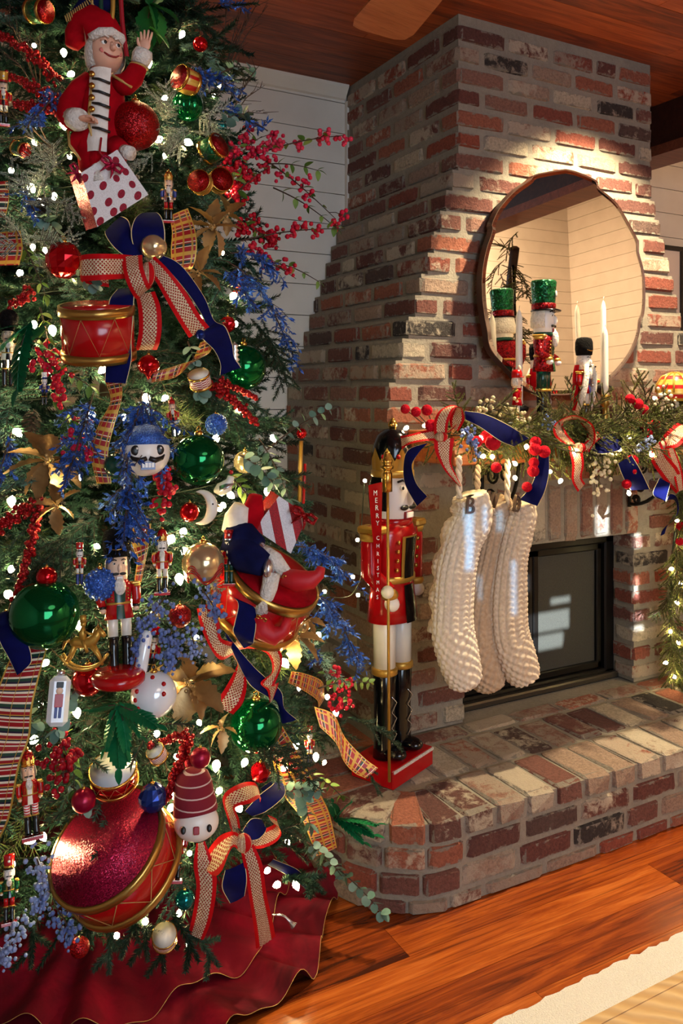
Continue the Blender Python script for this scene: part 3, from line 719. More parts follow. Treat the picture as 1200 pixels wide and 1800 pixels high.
# ------------------------------------------------------------------ where the tree stands
TC = W(191, HOR, 2.2); TC.z = 0
TPROF = [(0.0, .50), (.28, .58), (.76, .60), (1.1, .53), (1.44, .45), (1.97, .36), (2.43, .28), (2.62, .17), (2.7, .1)]
def tree_r(z):
    for (a, ra), (b, rb) in zip(TPROF, TPROF[1:]):
        if z <= b: return ra + (rb - ra) * max(0, (z - a)) / (b - a)
    return .1
def td(px, py, out=.0):
    """depth at which the view through a pixel meets the outside of the tree"""
    q = W(px, py, 1) - CAMP; best = None; d = 1.2
    while d < 2.4:
        p = CAMP + q * d; r = math.hypot(p.x - TC.x, p.y - TC.y)
        g = r - (tree_r(max(p.z, 0)) + out)
        if g <= 0: return d
        if best is None or g < best[0]: best = (g, d)
        d += .01
    return best[1]

# ------------------------------------------------------------------ builders: ribbons
def ribbon(parent, name, mat, rows, n=7, cross=5, crown=0.0):
    """rows of (xa, ya, xb, yb, da, db): the two edges of the ribbon and their depths"""
    rows = [r if len(r) == 6 else (*r, r[4]) for r in rows]
    pts = smooth_path(rows, n); sh = []
    for (xa, ya, xb, yb, da, db) in pts:
        a, b = W(xa, ya, da), W(xb, yb, db); sh.append([a.lerp(b, j / (cross - 1)) - FWD * crown * math.sin(PI * j / (cross - 1)) for j in range(cross)])
    mb = MB(); mb.sheet(sh); return mb.build(name, mat, parent)
def ribbon_thing(label, mat, rows, group=None, name='ribbon_streamer', cat='ribbon'):
    x, y_, d = rows[-1][0], rows[-1][1], rows[-1][4]
    t_ = thing(name, label, cat, W(x, y_, d), group); ribbon(t_, 'ribbon', mat, rows, crown=.004); return t_
def RT(px, w, ang, off=0.0):
    """rows helper: centre points (x, y[, depth offset]) with width w across direction ang (degrees)"""
# ------------------------------------------------------------------ builders: ornaments
def cap_mesh(): return MB().lathe([(.16, .9), (.17, 1.08), (.12, 1.12), (.0, 1.13)], 10).tube([V((math.cos(a) * .1, 0, 1.2 + math.sin(a) * .1)) for a in [i * PI / 5 for i in range(11)]], .02, 5).mesh('cap', 'gold')
BALLM = {}
def ball_mesh(style, mat):
    if (style, mat) in BALLM: return BALLM[(style, mat)]
    mb = MB()
    if style == 'facet':
        mb.sph((0, 0, 0), 1, 14, 9); mb.v = [p * random.Random(i).uniform(.94, 1.04) for i, p in enumerate(mb.v)]; mb.sm = [False] * len(mb.f)
    elif style == 'ribbed':
        mb.sph((0, 0, 0), 1, 48, 16); mb.v = [V((p.x * (1 + .06 * math.cos(12 * math.atan2(p.y, p.x))), p.y * (1 + .06 * math.cos(12 * math.atan2(p.y, p.x))), p.z)) for p in mb.v]
    elif style == 'knobby':
        mb.sph((0, 0, 0), .93, 24, 14)
        for i in range(90):
            ph = math.acos(1 - 2 * (i + .5) / 90); th = PI * (1 + 5 ** .5) * i
            mb.sph((.93 * math.sin(ph) * math.cos(th), .93 * math.sin(ph) * math.sin(th), .93 * math.cos(ph)), .13, 6, 4)
    elif style == 'drop':
        mb.lathe([(0, -1.25), (.12, -1.1), (.3, -.75), (.75, -.5), (.98, -.1), (.95, .3), (.6, .75), (.25, .95), (.12, 1.0)], 24)
    else: mb.sph((0, 0, 0), 1, 32, 20)
    BALLM[(style, mat)] = mb.mesh('globe', mat); return BALLM[(style, mat)]
CAPM = cap_mesh()
def ball(px, py, r, mat, label, style='smooth', out=.03, d=None, group=None, tilt=0, cat='ornament', name='ball_ornament'):
    d = d or td(px, py, out) ; R = r * d / FPX
    t_ = thing(name, label, cat, W(px, py, d), group); t_.rotation_euler = (0, math.radians(tilt), random.uniform(0, 6)); t_.scale = (R, R, R)
    put('globe', ball_mesh(style, mat), t_); put('cap', CAPM, t_); return t_
def drum(label, m, r, h, shell='lacquer_red', head='drum_skin', hoop='brass', name='drum_ornament', cords=8, cat='ornament', both=True):
    """drum around local z from 0 to h; parts carry the frame m"""
    root = thing(name, label, cat, m.translation); N = 36 if r > 30 else 20
    def P(nm, mat, f):
        mb = MB(); mb.m = m; f(mb); return mb.build(nm, mat, root)
    P('shell', shell, lambda b: b.lathe([(r, 0), (r, h)], N)); bw = h * .17
    for z_ in ((0, h - bw) if both else (h - bw,)): P('hoop', hoop, lambda b: b.lathe([(r * 1.0, z_), (r * 1.05, z_), (r * 1.05, z_ + bw), (r * 1.0, z_ + bw)], N))
    P('drumhead', head, lambda b: b.lathe([(0, h + .01 * r), (r * .98, h + .005 * r)], N))
    if cords:
        def cz(b):
            for i in range(cords):
                a, c = 2 * PI * i / cords, 2 * PI * (i + .5) / cords; e = 2 * PI * (i + 1) / cords; R = r * 1.02
                b.tube([(R * math.cos(a), R * math.sin(a), h - bw), (R * math.cos(c), R * math.sin(c), bw), (R * math.cos(e), R * math.sin(e), h - bw)], r * .008, 5)
        P('cords', 'cord_gold', cz)
    return root

# ------------------------------------------------------------------ builders: nutcrackers (unit height, facing -y)
def nutcracker(label, m, pal, hat='crown', group=None, name='nutcracker_figure', cat='nutcracker', n=14, base=True, staff=False, detail=True, hs=1.28):
    root = thing(name, label, cat, m.translation, group)
    bz = (1 - .29 * hs) / .71; cur = [m @ Matrix.Diagonal((1 + (hs - 1) * .5, 1 + (hs - 1) * .5, bz, 1))]
    def P(nm, mat, f, par=None):
        mb = MB(); mb.m = cur[0]; f(mb); return mb.build(nm, mat, par or root)
    g = lambda k, dflt: pal.get(k, dflt)
    b0 = .055 if base else .0
    if base:
        bs_ = P('base', g('base', 'lacquer_red'), lambda b: b.box((0, 0, .027), (.205, .145, .054), bev=.004))
        if detail: P('base_trim', 'glitter_white', lambda b: b.box((0, -.0735, .049), (.2, .003, .008)), bs_)
    for s_ in (-1, 1):
        bt = P('boot', g('boot', 'lacquer_black'), lambda b: (b.lathe([(.034, b0), (.031, b0 + .03), (.03, .2), (.033, .285), (.03, .29)], n, m=T(s_ * .04, 0, 0)), b.sph((s_ * .042, -.032, b0 + .018), .03, n, 8, sc=(.95, 1.35, .62))))
        if detail and g('lace', False): P('lacing', 'silver', lambda b: b.tube([(s_ * .04 + q, -.033, .1 + i * .022) for i in range(7) for q in ((.012,) if i % 2 else (-.012,))], .0016, 4), bt)
        P('boot_cuff', g('cuff', 'gold_paint'), lambda b: b.lathe([(.03, .285), (.037, .289), (.037, .303), (.03, .308)], n, m=T(s_ * .04, 0, 0)))
        P('leg', g('leg', 'lacquer_white'), lambda b: b.lathe([(.031, .3), (.033, .47)], n, m=T(s_ * .04, 0, 0)))
        sh = 'right' if s_ < 0 else 'left'
        fwd_ = -.055 if staff and s_ < 0 else g('armfwd', -.01)
        ar = P('arm', g('sleeve', g('coat', 'lacquer_red')), lambda b: b.tube([(s_ * .085, 0, .70), (s_ * .107, .0, .66), (s_ * .108, 0, .58), (s_ * .100, fwd_, .535)], [.026, .029, .027, .024], n))
        P('cuff', g('cuff', 'gold_paint'), lambda b: b.sph((s_ * .1, fwd_ - .003, .53), .025, n, 8, sc=(1, 1, .7)), ar)
        P('hand', g('face', 'face_paint'), lambda b: b.sph((s_ * .098, fwd_ - .01, .505), .021, n, 8), ar)
        P('epaulette', g('trim', 'gold_paint'), lambda b: (b.box((s_ * .1, 0, .70), (.05, .075, .022), bev=.006), b.lathe([(.03, .672), (.032, .69)], n, m=T(s_ * .105, 0, 0))), ar)
    ct = P('coat', g('coat', 'lacquer_red'), lambda b: b.lathe([(.0, .435), (.088, .437), (.08, .5), (.072, .56), (.074, .6), (.084, .68), (.07, .712), (.03, .722)], n + 6, sy=.72))
    if detail:
        P('breast_panel', g('panel', 'gold_paint'), lambda b: b.lathe([(.0765, .555), (.0785, .6), (.0875, .678)], 8, sy=.735, a0=-PI / 2 - .42, a1=-PI / 2 + .42), ct)
        P('inner_panel', g('panel2', 'lacquer_black'), lambda b: (b.lathe([(.0785, .56), (.0805, .6), (.0895, .674)], 8, sy=.74, a0=-PI / 2 - .28, a1=-PI / 2 + .28), b.lathe([(.093, .437), (.0855, .49), (.0765, .54)], 8, sy=.74, a0=-PI / 2 - .28, a1=-PI / 2 + .28)), ct)
        P('belt', g('belt', 'gold_paint'), lambda b: b.lathe([(.073, .545), (.078, .548), (.078, .562), (.073, .565)], n + 6, sy=.74), ct)
        for i in range(4):
            for s_ in (-1, 1): P('button', g('button', 'gold'), lambda b: b.sph((s_ * .048, -.0475 - i * .002, .585 + i * .026), .0065, 8, 5), ct)
    cur[0] = m @ T(0, 0, .71 * bz) @ Matrix.Scale(hs, 4) @ T(0, 0, -.71)
    hd = P('head', g('face', 'face_paint'), lambda b: b.lathe([(.035, .705), (.05, .72), (.055, .75), (.056, .80), (.054, .85), (.0, .852)], n + 4))
    P('collar', g('collar', g('coat', 'lacquer_red')), lambda b: b.lathe([(.05, .705), (.056, .708), (.056, .722), (.05, .726)], n), hd)
    P('nose', g('face', 'face_paint'), lambda b: b.sph((0, -.06, .786), .013, 8, 6, sc=(.75, 1.0, 1.9)), hd)
    for s_ in (-1, 1):
        P('eye', 'paint_white', lambda b: b.sph((s_ * .024, -.0475, .812), .0095, 10, 6, sc=(1, .5, .8)), hd)
        P('pupil', 'paint_black', lambda b: b.sph((s_ * .024, -.0525, .812), .0052, 8, 5, sc=(1, .5, 1)), hd)
        P('eyebrow', g('brow', 'paint_black'), lambda b: b.tube([(s_ * .012, -.0545, .828), (s_ * .025, -.052, .834), (s_ * .038, -.043, .829)], .0034, 5), hd)
        P('moustache', g('brow', 'paint_black'), lambda b: b.sph((s_ * .019, -.054, .757), .016, 10, 6, sc=(1.2, .45, .5)), hd)
    P('mouth', 'lips', lambda b: b.box((0, -.0535, .735), (.034, .008, .020)), hd)
    P('teeth', 'paint_white', lambda b: [b.box((-.012 + i * .008, -.0585, .736), (.0065, .005, .015)) for i in range(4)], hd)
    if g('hair', None): P('hair', g('hair', 'plush_white'), lambda b: b.lathe([(.05, .745), (.066, .75), (.07, .79), (.064, .83), (.056, .845)], n, a0=-.35, a1=PI + .35), hd)
    if g('beard', None): P('beard', g('beard', 'plush_white'), lambda b: b.sph((0, -.06, .69), .03, 12, 8, sc=(1.05, .6, 1.5)), hd)
    hc, h2 = g('hat', 'lacquer_black'), g('hat2', 'gold_paint')
    if hat == 'crown':
        P('crown_dome', hc, lambda b: b.lathe([(.055, .85), (.058, .9), (.055, .93), (.045, .957), (.025, .974), (0, .98)], n + 6))
        def cr(b):
            k = 9; vs = []; fs = []
            for i in range(2 * k):
                a = PI * i / k; R = .0615; zt = .925 if i % 2 == 0 else .888
                vs += [(.057 * math.cos(a), .057 * math.sin(a), .843), (R * math.cos(a), R * math.sin(a), zt)]
            for i in range(2 * k): j = (i + 1) % (2 * k); fs.append((2 * i, 2 * j, 2 * j + 1, 2 * i + 1))
            b.add(vs, fs, smooth=False); b.lathe([(.057, .84), (.062, .843), (.062, .858), (.058, .861)], n + 4)
        c_ = P('crown_band', h2, cr)
        for i in range(5): P('jewel', 'lacquer_red', lambda b: b.sph((.061 * math.cos(-PI / 2 + (i - 2) * .7), .061 * math.sin(-PI / 2 + (i - 2) * .7), .9), .007, 8, 5), c_)
        P('finial', 'gold', lambda b: (b.sph((0, 0, .989), .014, 12, 8), b.sph((0, 0, 1.0), .008, 8, 6)))
    elif hat == 'shako':
        P('hat', hc, lambda b: b.lathe([(.056, .845), (.06, .87), (.064, .95), (.068, .985), (.062, .996), (0, 1.0)], n + 8))
        P('hat_band', h2, lambda b: b.lathe([(.057, .842), (.0635, .845), (.064, .874), (.06, .877)], n + 8))
        P('hat_brim', g('brim', 'lacquer_black'), lambda b: b.lathe([(.05, .838), (.078, .834), (.079, .84), (.056, .848)], n + 8, m=T(0, -.012, 0)))
        P('hat_badge', g('badge', 'glitter_white'), lambda b: b.sph((0, -.066, .925), .017, 12, 6, sc=(1, .3, 1)))
    elif hat == 'bearskin':
        P('fur_hat', hc, lambda b: b.lathe([(.055, .845), (.068, .85), (.076, .9), (.074, .96), (.062, .992), (.03, 1.003), (0, 1.004)], n + 6))
        P('chin_cord', h2, lambda b: b.tube([(.07 * math.sin(a), -.073 * math.cos(a), .885 + .035 * abs(math.sin(a)) ** 2 + .012 * math.sin(a)) for a in [(-1.3 + i * .26) for i in range(11)]], .0038, 6))
    elif hat == 'cap':
        P('cap', hc, lambda b: b.lathe([(.058, .845), (.064, .85), (.064, .9), (.05, .935), (0, .945)], n + 4)); P('cap_brim', h2, lambda b: b.sph((0, -.045, .855), .05, 12, 6, sc=(1.1, .9, .2)))
        P('plume', g('plume', 'lacquer_red'), lambda b: b.sph((0, -.03, .955), .028, 10, 8, sc=(.8, .8, 1.4)))
    return root
# ------------------------------------------------------------------ builders: greenery
def needle_spray(seed, L=.30, twigs=15, tl=(.06, .13), nl=.019, step=.0038, droop=.25, wid=.0019, flat=.6, rows=3, ang=50):
    """branch tip along +x with side twigs, every needle a thin blade"""
    rr = random.Random(seed); mb = MB()
    def twig(p0, d, ln, bend):
        k = max(2, int(ln / step)); p = V(p0); d = V(d).normalized(); pts = [p.copy()]
        for i in range(k):
            d = (d + V((0, 0, -bend * step * 8)) + V((rr.uniform(-1, 1), rr.uniform(-1, 1), rr.uniform(-1, 1))) * .012).normalized()
            p = p + d * step; pts.append(p.copy())
            sd = d.cross(V((0, 0, 1))).normalized(); u_ = sd.cross(d)
            f = 1 - .45 * (i / k) ** 3
            for q in range(rows):
                th = (q / rows) * 2 * PI + rr.uniform(-.5, .5) + i * 1.3
                o = (sd * math.cos(th) + u_ * math.sin(th) * flat); nd = (o + d * rr.uniform(.6, 1.0)).normalized() * nl * f * rr.uniform(.75, 1.15)
                w_ = nd.cross(V((rr.uniform(-1, 1), rr.uniform(-1, 1), rr.uniform(-1, 1)))); w_ = w_.normalized() * wid if w_.length > 1e-6 else V((0, wid, 0))
                a = len(mb.v); mb.v += [p - w_, p + w_, p + nd]; mb.f.append([a, a + 1, a + 2]); mb.mi.append(0); mb.sm.append(False); mb.uv += [(0, 0)] * 3
        mb.tube(pts[::max(1, k // 4)] + [pts[-1]], .0016, 4, 1, cap=False)
        return pts
    main = twig((0, 0, 0), (1, 0, .12), L, droop)
    for i in range(twigs):
        f = .15 + .8 * i / twigs; p = main[int(f * (len(main) - 1))]; s_ = 1 if i % 2 else -1; a = math.radians(rr.uniform(ang - 12, ang + 12))
        twig(p, (math.cos(a), s_ * math.sin(a), rr.uniform(-.35, .35)), rr.uniform(*tl) * (1.15 - .6 * f), droop * .7)
    return mb
FIR = [needle_spray(i) for i in range(5)]
PINE = [needle_spray(20 + i, L=.26, twigs=7, tl=(.05, .1), nl=.045, step=.006, wid=.0011, rows=4, flat=.9) for i in range(2)]
CEDAR = [needle_spray(40 + i, L=.17, twigs=11, tl=(.04, .09), nl=.009, step=.0032, droop=.8, wid=.0014, rows=3, flat=.35, ang=38) for i in range(4)]
FROSTFIR = None
TIPM = needle_spray(60, L=.105, twigs=3, tl=(.04, .07), nl=.015, step=.0022, rows=6, wid=.0017, flat=1.0).mesh('branch', ['fir_needles', 'twig'])
FIRM = [b.mesh('branch', ['fir_needles', 'twig']) for b in FIR]; PINEM = [b.mesh('branch', ['pine_needles', 'twig']) for b in PINE]; FFM = [b.mesh('branch', ['fir_frost', 'twig']) for b in FIR[:3]]; CEDM = [b.mesh('sprig', ['cedar_needles', 'twig']) for b in CEDAR]
def aim(p, d, roll=0.0, s=1.0):
    """matrix that puts +x along d at p"""
    q = V(d).normalized().to_track_quat('X', 'Z')
    return Matrix.Translation(V(p)) @ q.to_matrix().to_4x4() @ Matrix.Rotation(roll, 4, 'X') @ Matrix.Scale(s, 4)
def leaf(mb, L, w, curl=.2, serr=0, fold=.25, n=8, mi=0, m=None, tip=1.0):
    """leaf along +x in the xy plane, folded at the midrib and curled down"""
    rows = []
    for i in range(n + 1):
        t = i / n; ww = w * (math.sin(PI * min(1, t ** .8 * .98 + .02)) ** (.8 * tip)) * (1 + (serr * (1 if i % 2 else -1) if 0 < i < n else 0)) * .5
        x = L * t; z = -curl * L * t * t
        rows.append([(x - (0.25 * w * serr if i % 2 else 0), -ww, z + fold * ww), (x, 0, z), (x, ww, z + fold * ww)])
    mb.sheet(rows, mi, m); return mb
LEAFM = {}
def leaf_mesh(kind):
    if kind in LEAFM: return LEAFM[kind]
    mb = MB()
    if kind == 'euc': leaf(mb, 1, .95, .12, n=6, fold=.12, tip=.6); mt = 'eucalyptus_leaf'
    elif kind == 'green': leaf(mb, 1, .55, .25, n=6); mt = 'green_leaf'
    elif kind == 'gold': leaf(mb, 1, .55, .3, serr=.14, n=10, fold=.4); mt = 'gold_leaf'
    elif kind == 'big': leaf(mb, 1, .5, .3, serr=.08, n=16, fold=.3); mt = 'big_leaf'
    elif kind == 'pinna': leaf(mb, 1, .3, .15, serr=.1, n=8); mt = 'fern_leaf'
    elif kind == 'fernleaf':
        mt = 'fern_leaf'
        for i in range(11):
            t = i / 11; l_ = .27 * math.sin(PI * (.12 + .86 * t)) ** .8
            for s_ in (-1, 1): leaf(mb, l_, .115, .12, n=4, m=T(t * .86, 0, -.2 * t * t) @ rot(0, 0, s_ * (62 - 22 * t)))
        leaf(mb, .25, .12, .1, n=4, m=T(.83, 0, -.14)); mb.tube([(t * .09, 0, -.2 * (t * .09) ** 2) for t in range(11)], .012, 4)
    LEAFM[kind] = mb.mesh('leaf', mt); return LEAFM[kind]
def arc_pts(p0, p1, sag, n=10, side=V((0, 0, 0))):
    p0, p1 = V(p0), V(p1)
    return [p0.lerp(p1, i / n) + (V((0, 0, -sag)) + side) * math.sin(PI * i / n) for i in range(n + 1)]
def leafy_stem(label, p0, p1, kind, ll, num, sag=0.0, name='leafy_spray', cat='foliage', stem='twig', pair=True, group=None, droop=.3, tipleaf=True):
    """a stem that carries separate leaves in pairs"""
    t_ = thing(name, label, cat, V(p0), group); pts = arc_pts(p0, p1, sag, 12)
    mb = MB(); mb.tube(pts, [.0022 - .0012 * i / 12 for i in range(13)], 5); mb.build('stem', stem, t_); me_ = leaf_mesh(kind); rr = random.Random(label)
    for i in range(num):
        f = .15 + .83 * i / max(1, num - 1); k = min(11, int(f * 12)); p = pts[k].lerp(pts[k + 1], f * 12 - k) if k < 12 else pts[12]
        d = (pts[min(k + 1, 12)] - pts[max(k - 1, 0)]).normalized(); sd = d.cross(FWD).normalized()
        for s_ in ((-1, 1) if pair else ((1,) if i % 2 else (-1,))):
            dv = d * rr.uniform(.35, .8) + sd * s_ * rr.uniform(.7, 1.1) - FWD * rr.uniform(-.25, .55) - UP * droop * rr.random()
            mt = aim(p - t_.location, dv, rr.uniform(-.7, .7), ll * rr.uniform(.75, 1.15)); put('leaf', me_, t_, mtx=mt)
    if tipleaf: put('leaf', me_, t_, mtx=aim(pts[-1] - t_.location, pts[-1] - pts[-3], 0, ll))
    return t_
def blob(mb, p, r, n=7, k=5): mb.sph(p, r, n, k)
def berry_branch(label, p0, p1, mat, br, num, spread, sag=0.0, name='berry_branch', cat='berries', tipfrac=.15, twigs=6, group=None, leafkind=None, clustered=False, nl=5):
    """stem with side twigs and many berries (one mesh of berries: too many to count)"""
    t_ = thing(name, label, cat, V(p0), group); pts = arc_pts(p0, p1, sag, 12); rr = random.Random(label); st = MB(); st.tube(pts, [.0024 - .0014 * i / 12 for i in range(13)], 5); be = MB()
    def rv(s_): return V((rr.gauss(0, s_), rr.gauss(0, s_), rr.gauss(0, s_)))
    if clustered:
        for i in range(twigs):
            f = tipfrac + (1 - tipfrac) * (i + .5) / twigs; k = min(11, int(f * 12)); p = pts[k]; c = p + rv(spread)
            st.tube([p, (p + c) / 2 + V((0, 0, .004)), c], .0011, 4)
            for j in range(num // twigs): blob(be, c + rv(br * 1.6), br * rr.uniform(.8, 1.15))
    else:
        for j in range(num):
            f = tipfrac + (1 - tipfrac) * j / num; k = min(11, int(f * 12)); p = pts[k].lerp(pts[k + 1], f * 12 - k); sp_ = spread * (1.1 - .6 * f)
            blob(be, p + rv(sp_ * .6), br * rr.uniform(.75, 1.2))
    st.build('stem', 'twig', t_); tag(be.build('berries', mat, t_), kind='stuff')
    if leafkind:
        for i in range(nl):
            p = pts[2 + int(10 * i / nl)]; put('leaf', leaf_mesh(leafkind), t_, mtx=aim(p - t_.location, rv(1) - FWD * .4, rr.uniform(-1, 1), rr.uniform(.02, .034)))
    return t_
def glitter_spray(label, p0, p1, mat, ll, num, spread, sag=-.05, name='glitter_spray', cat='foliage', side=V((0, 0, 0)), hang=.8, group=None, w=.3):
    """arching stem thick with tiny glitter leaves"""
    t_ = thing(name, label, cat, V(p0), group); pts = arc_pts(p0, p1, sag, 14, side); rr = random.Random(label); st = MB(); st.tube(pts, .0018, 5); lv = MB(); nb_ = max(3, num // 16)
    for i in range(nb_):
        f = .12 + .86 * i / nb_; k = min(13, int(f * 14)); p = pts[k].lerp(pts[k + 1], f * 14 - k); d = (pts[k + 1] - pts[k]).normalized()
        e = p + d * spread * rr.uniform(.3, .9) + V((rr.gauss(0, 1), rr.gauss(0, 1), rr.gauss(0, .6) - hang)) * spread * .55
        tw = [p, p.lerp(e, .5) + V((0, 0, .006)), e]; st.tube(tw, .0009, 4, cap=False)
        for j in range(16):
            q = p.lerp(e, (j + .5) / 16); dv = (e - p).normalized() * .8 + V((rr.gauss(0, .7), rr.gauss(0, .7), rr.gauss(0, .6)))
            leaf(lv, ll * rr.uniform(.6, 1.2), ll * w, .15, n=2, m=aim(q, dv, rr.uniform(0, 6)))
    st.build('stem', 'twig', t_); tag(lv.build('leaflets', mat, t_), kind='stuff'); return t_
def gold_flower(label, c, R, num=7, kind='gold', face=None, mat='glitter_gold', name='gold_leaf_pick'):
    t_ = thing(name, label, 'foliage', c); f = -FWD if face is None else V(face); a_ = f.orthogonal().normalized(); b_ = f.cross(a_); rr = random.Random(label)
    for i in range(num):
        th = 2 * PI * i / num + rr.uniform(-.25, .25); dv = a_ * math.cos(th) + b_ * math.sin(th) + f * rr.uniform(.1, .7)
        put('leaf', leaf_mesh(kind), t_, mtx=aim(dv * R * .08, dv, rr.uniform(-.5, .5), R * rr.uniform(.75, 1.1)))
    mb = MB()
    for i in range(9): blob(mb, c + f * R * .12 + V((rr.gauss(0, 1), rr.gauss(0, 1), rr.gauss(0, 1))) * R * .07, R * .05)
    mb.build('centre', mat, t_); return t_
BULBM = MB().lathe([(0, -1.6), (.5, -1.1), (.95, -.2), (.9, .45), (.5, .95), (.3, 1.1)], 8).mesh('bulb', 'bulb_glow')
def text_mesh(body, mat, ext=.03, size=1.0):
    cu = bpy.data.curves.new('lettering', 'FONT'); cu.body = body; cu.size = size; cu.extrude = ext; cu.align_x = 'CENTER'; cu.align_y = 'CENTER'; cu.resolution_u = 3
    o = bpy.data.objects.new('lettering', cu); me_ = bpy.data.meshes.new_from_object(o); me_.materials.clear(); me_.materials.append(MATS[mat]); bpy.data.objects.remove(o); bpy.data.curves.remove(cu); me_.name = 'lettering'; return me_
UPRIGHT = Matrix.Rotation(PI / 2, 4, 'X')                # text lies in xy; stand it up facing -y

# ------------------------------------------------------------------ tall nutcracker on the hearth
nm = FW((1.322, 2.112, HH + .001), 23.6, 1.055)
pal = dict(coat='lacquer_red', face='face_white', hair='plush_black', brow='paint_black', hat='lacquer_black', hat2='gold_paint', lace=True, base='lacquer_red')
bn = nutcracker('tall red coated nutcracker with gold crown and staff standing on the hearth', nm, pal, 'crown', n=24, staff=True, hs=1.0)
SD = 2.345
mb = MB(); mb.tube([W(684, 1374, SD), W(681, 850, SD)], .0042, 10); st = mb.build('staff', 'gold_paint', bn)
mb = MB(); mb.m = FP(680, 830, SD); mb.lathe([(0, -36), (9.5, -34), (9.5, -2), (8, 0), (7, 4), (12, 7), (12, 11), (8, 13), (10, 17), (10, 21), (7, 24), (5.5, 34), (4.5, 36), (0, 37)], 16); mb.build('staff_finial', 'gold', st)
mb = MB(); mb.sph(tuple(W(681, 1041, SD - .01)), .0185, 16, 10); mb.build('hand_knob', 'ivory', st)
bnr = ribbon(bn, 'banner', 'lacquer_red', [(647, 853, 672, 847, SD + .01, SD - .008), (651, 905, 671, 900, SD + .004, SD - .010), (656, 960, 670, 957, SD, SD - .012), (658, 1020, 669, 1020, SD, SD - .012), (657, 1084, 668, 1078, SD, SD - .012)], cross=3)
for ch_, lx, ly, ls in (('M', 659.5, 867, 13), ('E', 661, 880, 13), ('R', 662, 893, 13), ('R', 663, 907, 12), ('Y', 663.5, 920, 12), ('C', 664, 946, 10), ('H', 664, 960, 10), ('R', 664, 974, 10), ('I', 664, 987, 10), ('S', 664, 999, 10), ('T', 664, 1011, 10), ('M', 664, 1024, 9), ('A', 663.5, 1037, 10), ('S', 663, 1050, 10)):
    o = put('lettering', text_mesh(ch_, 'paint_white', .015), bnr); o.matrix_local = Matrix.Translation(-parent_origin(bn)) @ FP(lx, ly, SD - .011, 0, 0, 0) @ UPRIGHT @ Matrix.Diagonal((ls * (.8 if ch_ != 'M' else .72), ls, ls, 1))

# ------------------------------------------------------------------ figures and candles on the mantel
def dY(px, Y):
    q = FWD + ((px - 600) / FPX) * RGT; return Y / q.y
def stand(px, Y, z=MZ): d = dY(px, Y); p = W(px, HOR, d); p.z = z; return p
nutcracker('sequinned nutcracker with green top hat and red coat standing before the mirror', FW(stand(955, 2.125), 34, .505), dict(coat='sequin_red', sleeve='sequin_red', face='face_white', hair='plush_white', beard='plush_white', hat='sequin_green', hat2='sequin_red', leg='lacquer_green', boot='lacquer_black', lace=True, cuff='gold_paint', panel='glitter_gold', panel2='sequin_green', brow='paint_black', collar='lacquer_green', armfwd=-.05), 'shako', n=18, base=False)
kg = nutcracker('small nutcracker king in spotted fur robe and black bearskin on the mantel', FW(stand(1026, 2.11), 22, .315), dict(coat='lacquer_red', face='face_white', hair='plush_white', beard='plush_white', hat='plush_black', hat2='gold', leg='lacquer_white', panel='silver', panel2='lacquer_blue', belt='lacquer_black', boot='lacquer_black'), 'bearskin', n=14)
mk = FW(stand(1026, 2.11), 22, .315)
mb = MB(); mb.m = mk; mb.lathe([(.13, .2), (.125, .4), (.12, .6), (.1, .7)], 14, a0=.1, a1=PI - .1); cape = mb.build('cape', 'velvet_red', kg)
for s_ in (-1, 1):
    mb = MB(); mb.m = mk; mb.tube([(s_ * .06, -.06, .70), (s_ * .1, -.075, .6), (s_ * .125, -.06, .45), (s_ * .14, -.03, .3), (s_ * .145, .0, .2)], [.026, .032, .034, .034, .032], 10); fu = mb.build('fur_trim', 'plush_white', cape)
    mb = MB(); mb.m = mk
    for i in range(9): mb.sph((s_ * (.075 + .008 * i) + .012 * (i % 2), -.1 + .006 * i, .68 - .055 * i), .010, 7, 5)
    mb.build('fur_spots', 'paint_black', fu)
mb = MB(); mb.m = mk; mb.box((0, -.1, .585), (.008, .006, .2)); mb.box((0, -.1, .5), (.04, .01, .012)); mb.sph((0, -.1, .475), .012, 8, 6); mb.build('sword', 'silver', kg)
nutcracker('little nutcracker with red feathered cap peeking from the mantel berries', FW(stand(908, 2.075), 40, .215), dict(coat='velvet_red', face='face_paint', hair='plush_white', brow='paint_black', hat='lacquer_red', hat2='lacquer_red', leg='lacquer_white', boot='velvet_red', panel='gold_paint', panel2='lacquer_red', plume='face_paint'), 'cap', n=12, base=False)
def candle(label, px, Y, ztip, zbase, holder, r=.0115):
    p = stand(px, Y); t_ = thing('taper_candle', label, 'candle', V((p.x, p.y, MZ)), 'taper candles on the mantel'); m_ = Matrix.Translation(V((p.x, p.y, 0)))
    mb = MB(); mb.m = m_; mb.lathe([(r * 1.05, zbase), (r, zbase + .05), (r * .9, ztip - .03), (r * .55, ztip - .012), (0, ztip)], 14); c_ = mb.build('candle', 'wax', t_)
    mb = MB(); mb.m = m_; mb.tube([(0, 0, ztip - .003), (.001, 0, ztip + .006), (.003, 0, ztip + .011)], .0011, 5); mb.build('wick', 'ivory', c_)
    mb = MB(); mb.m = m_
    if holder == 'brass': mb.lathe([(.036, MZ), (.036, MZ + .006), (.012, MZ + .014), (.008, MZ + .03), (.010, MZ + .05), (.0075, zbase - .05), (.009, zbase - .03), (.016, zbase - .022), (.012, zbase - .01), (.019, zbase + .012), (.012, zbase + .012)], 16); mb.build('candlestick', 'brass', t_)
    else: mb.lathe([(.03, MZ), (.03, MZ + .008), (.010, MZ + .02), (.012, MZ + .06), (.009, zbase - .03), (.03, zbase - .012), (.034, zbase), (.012, zbase + .012)], 16); mb.build('candlestick', 'iron', t_)
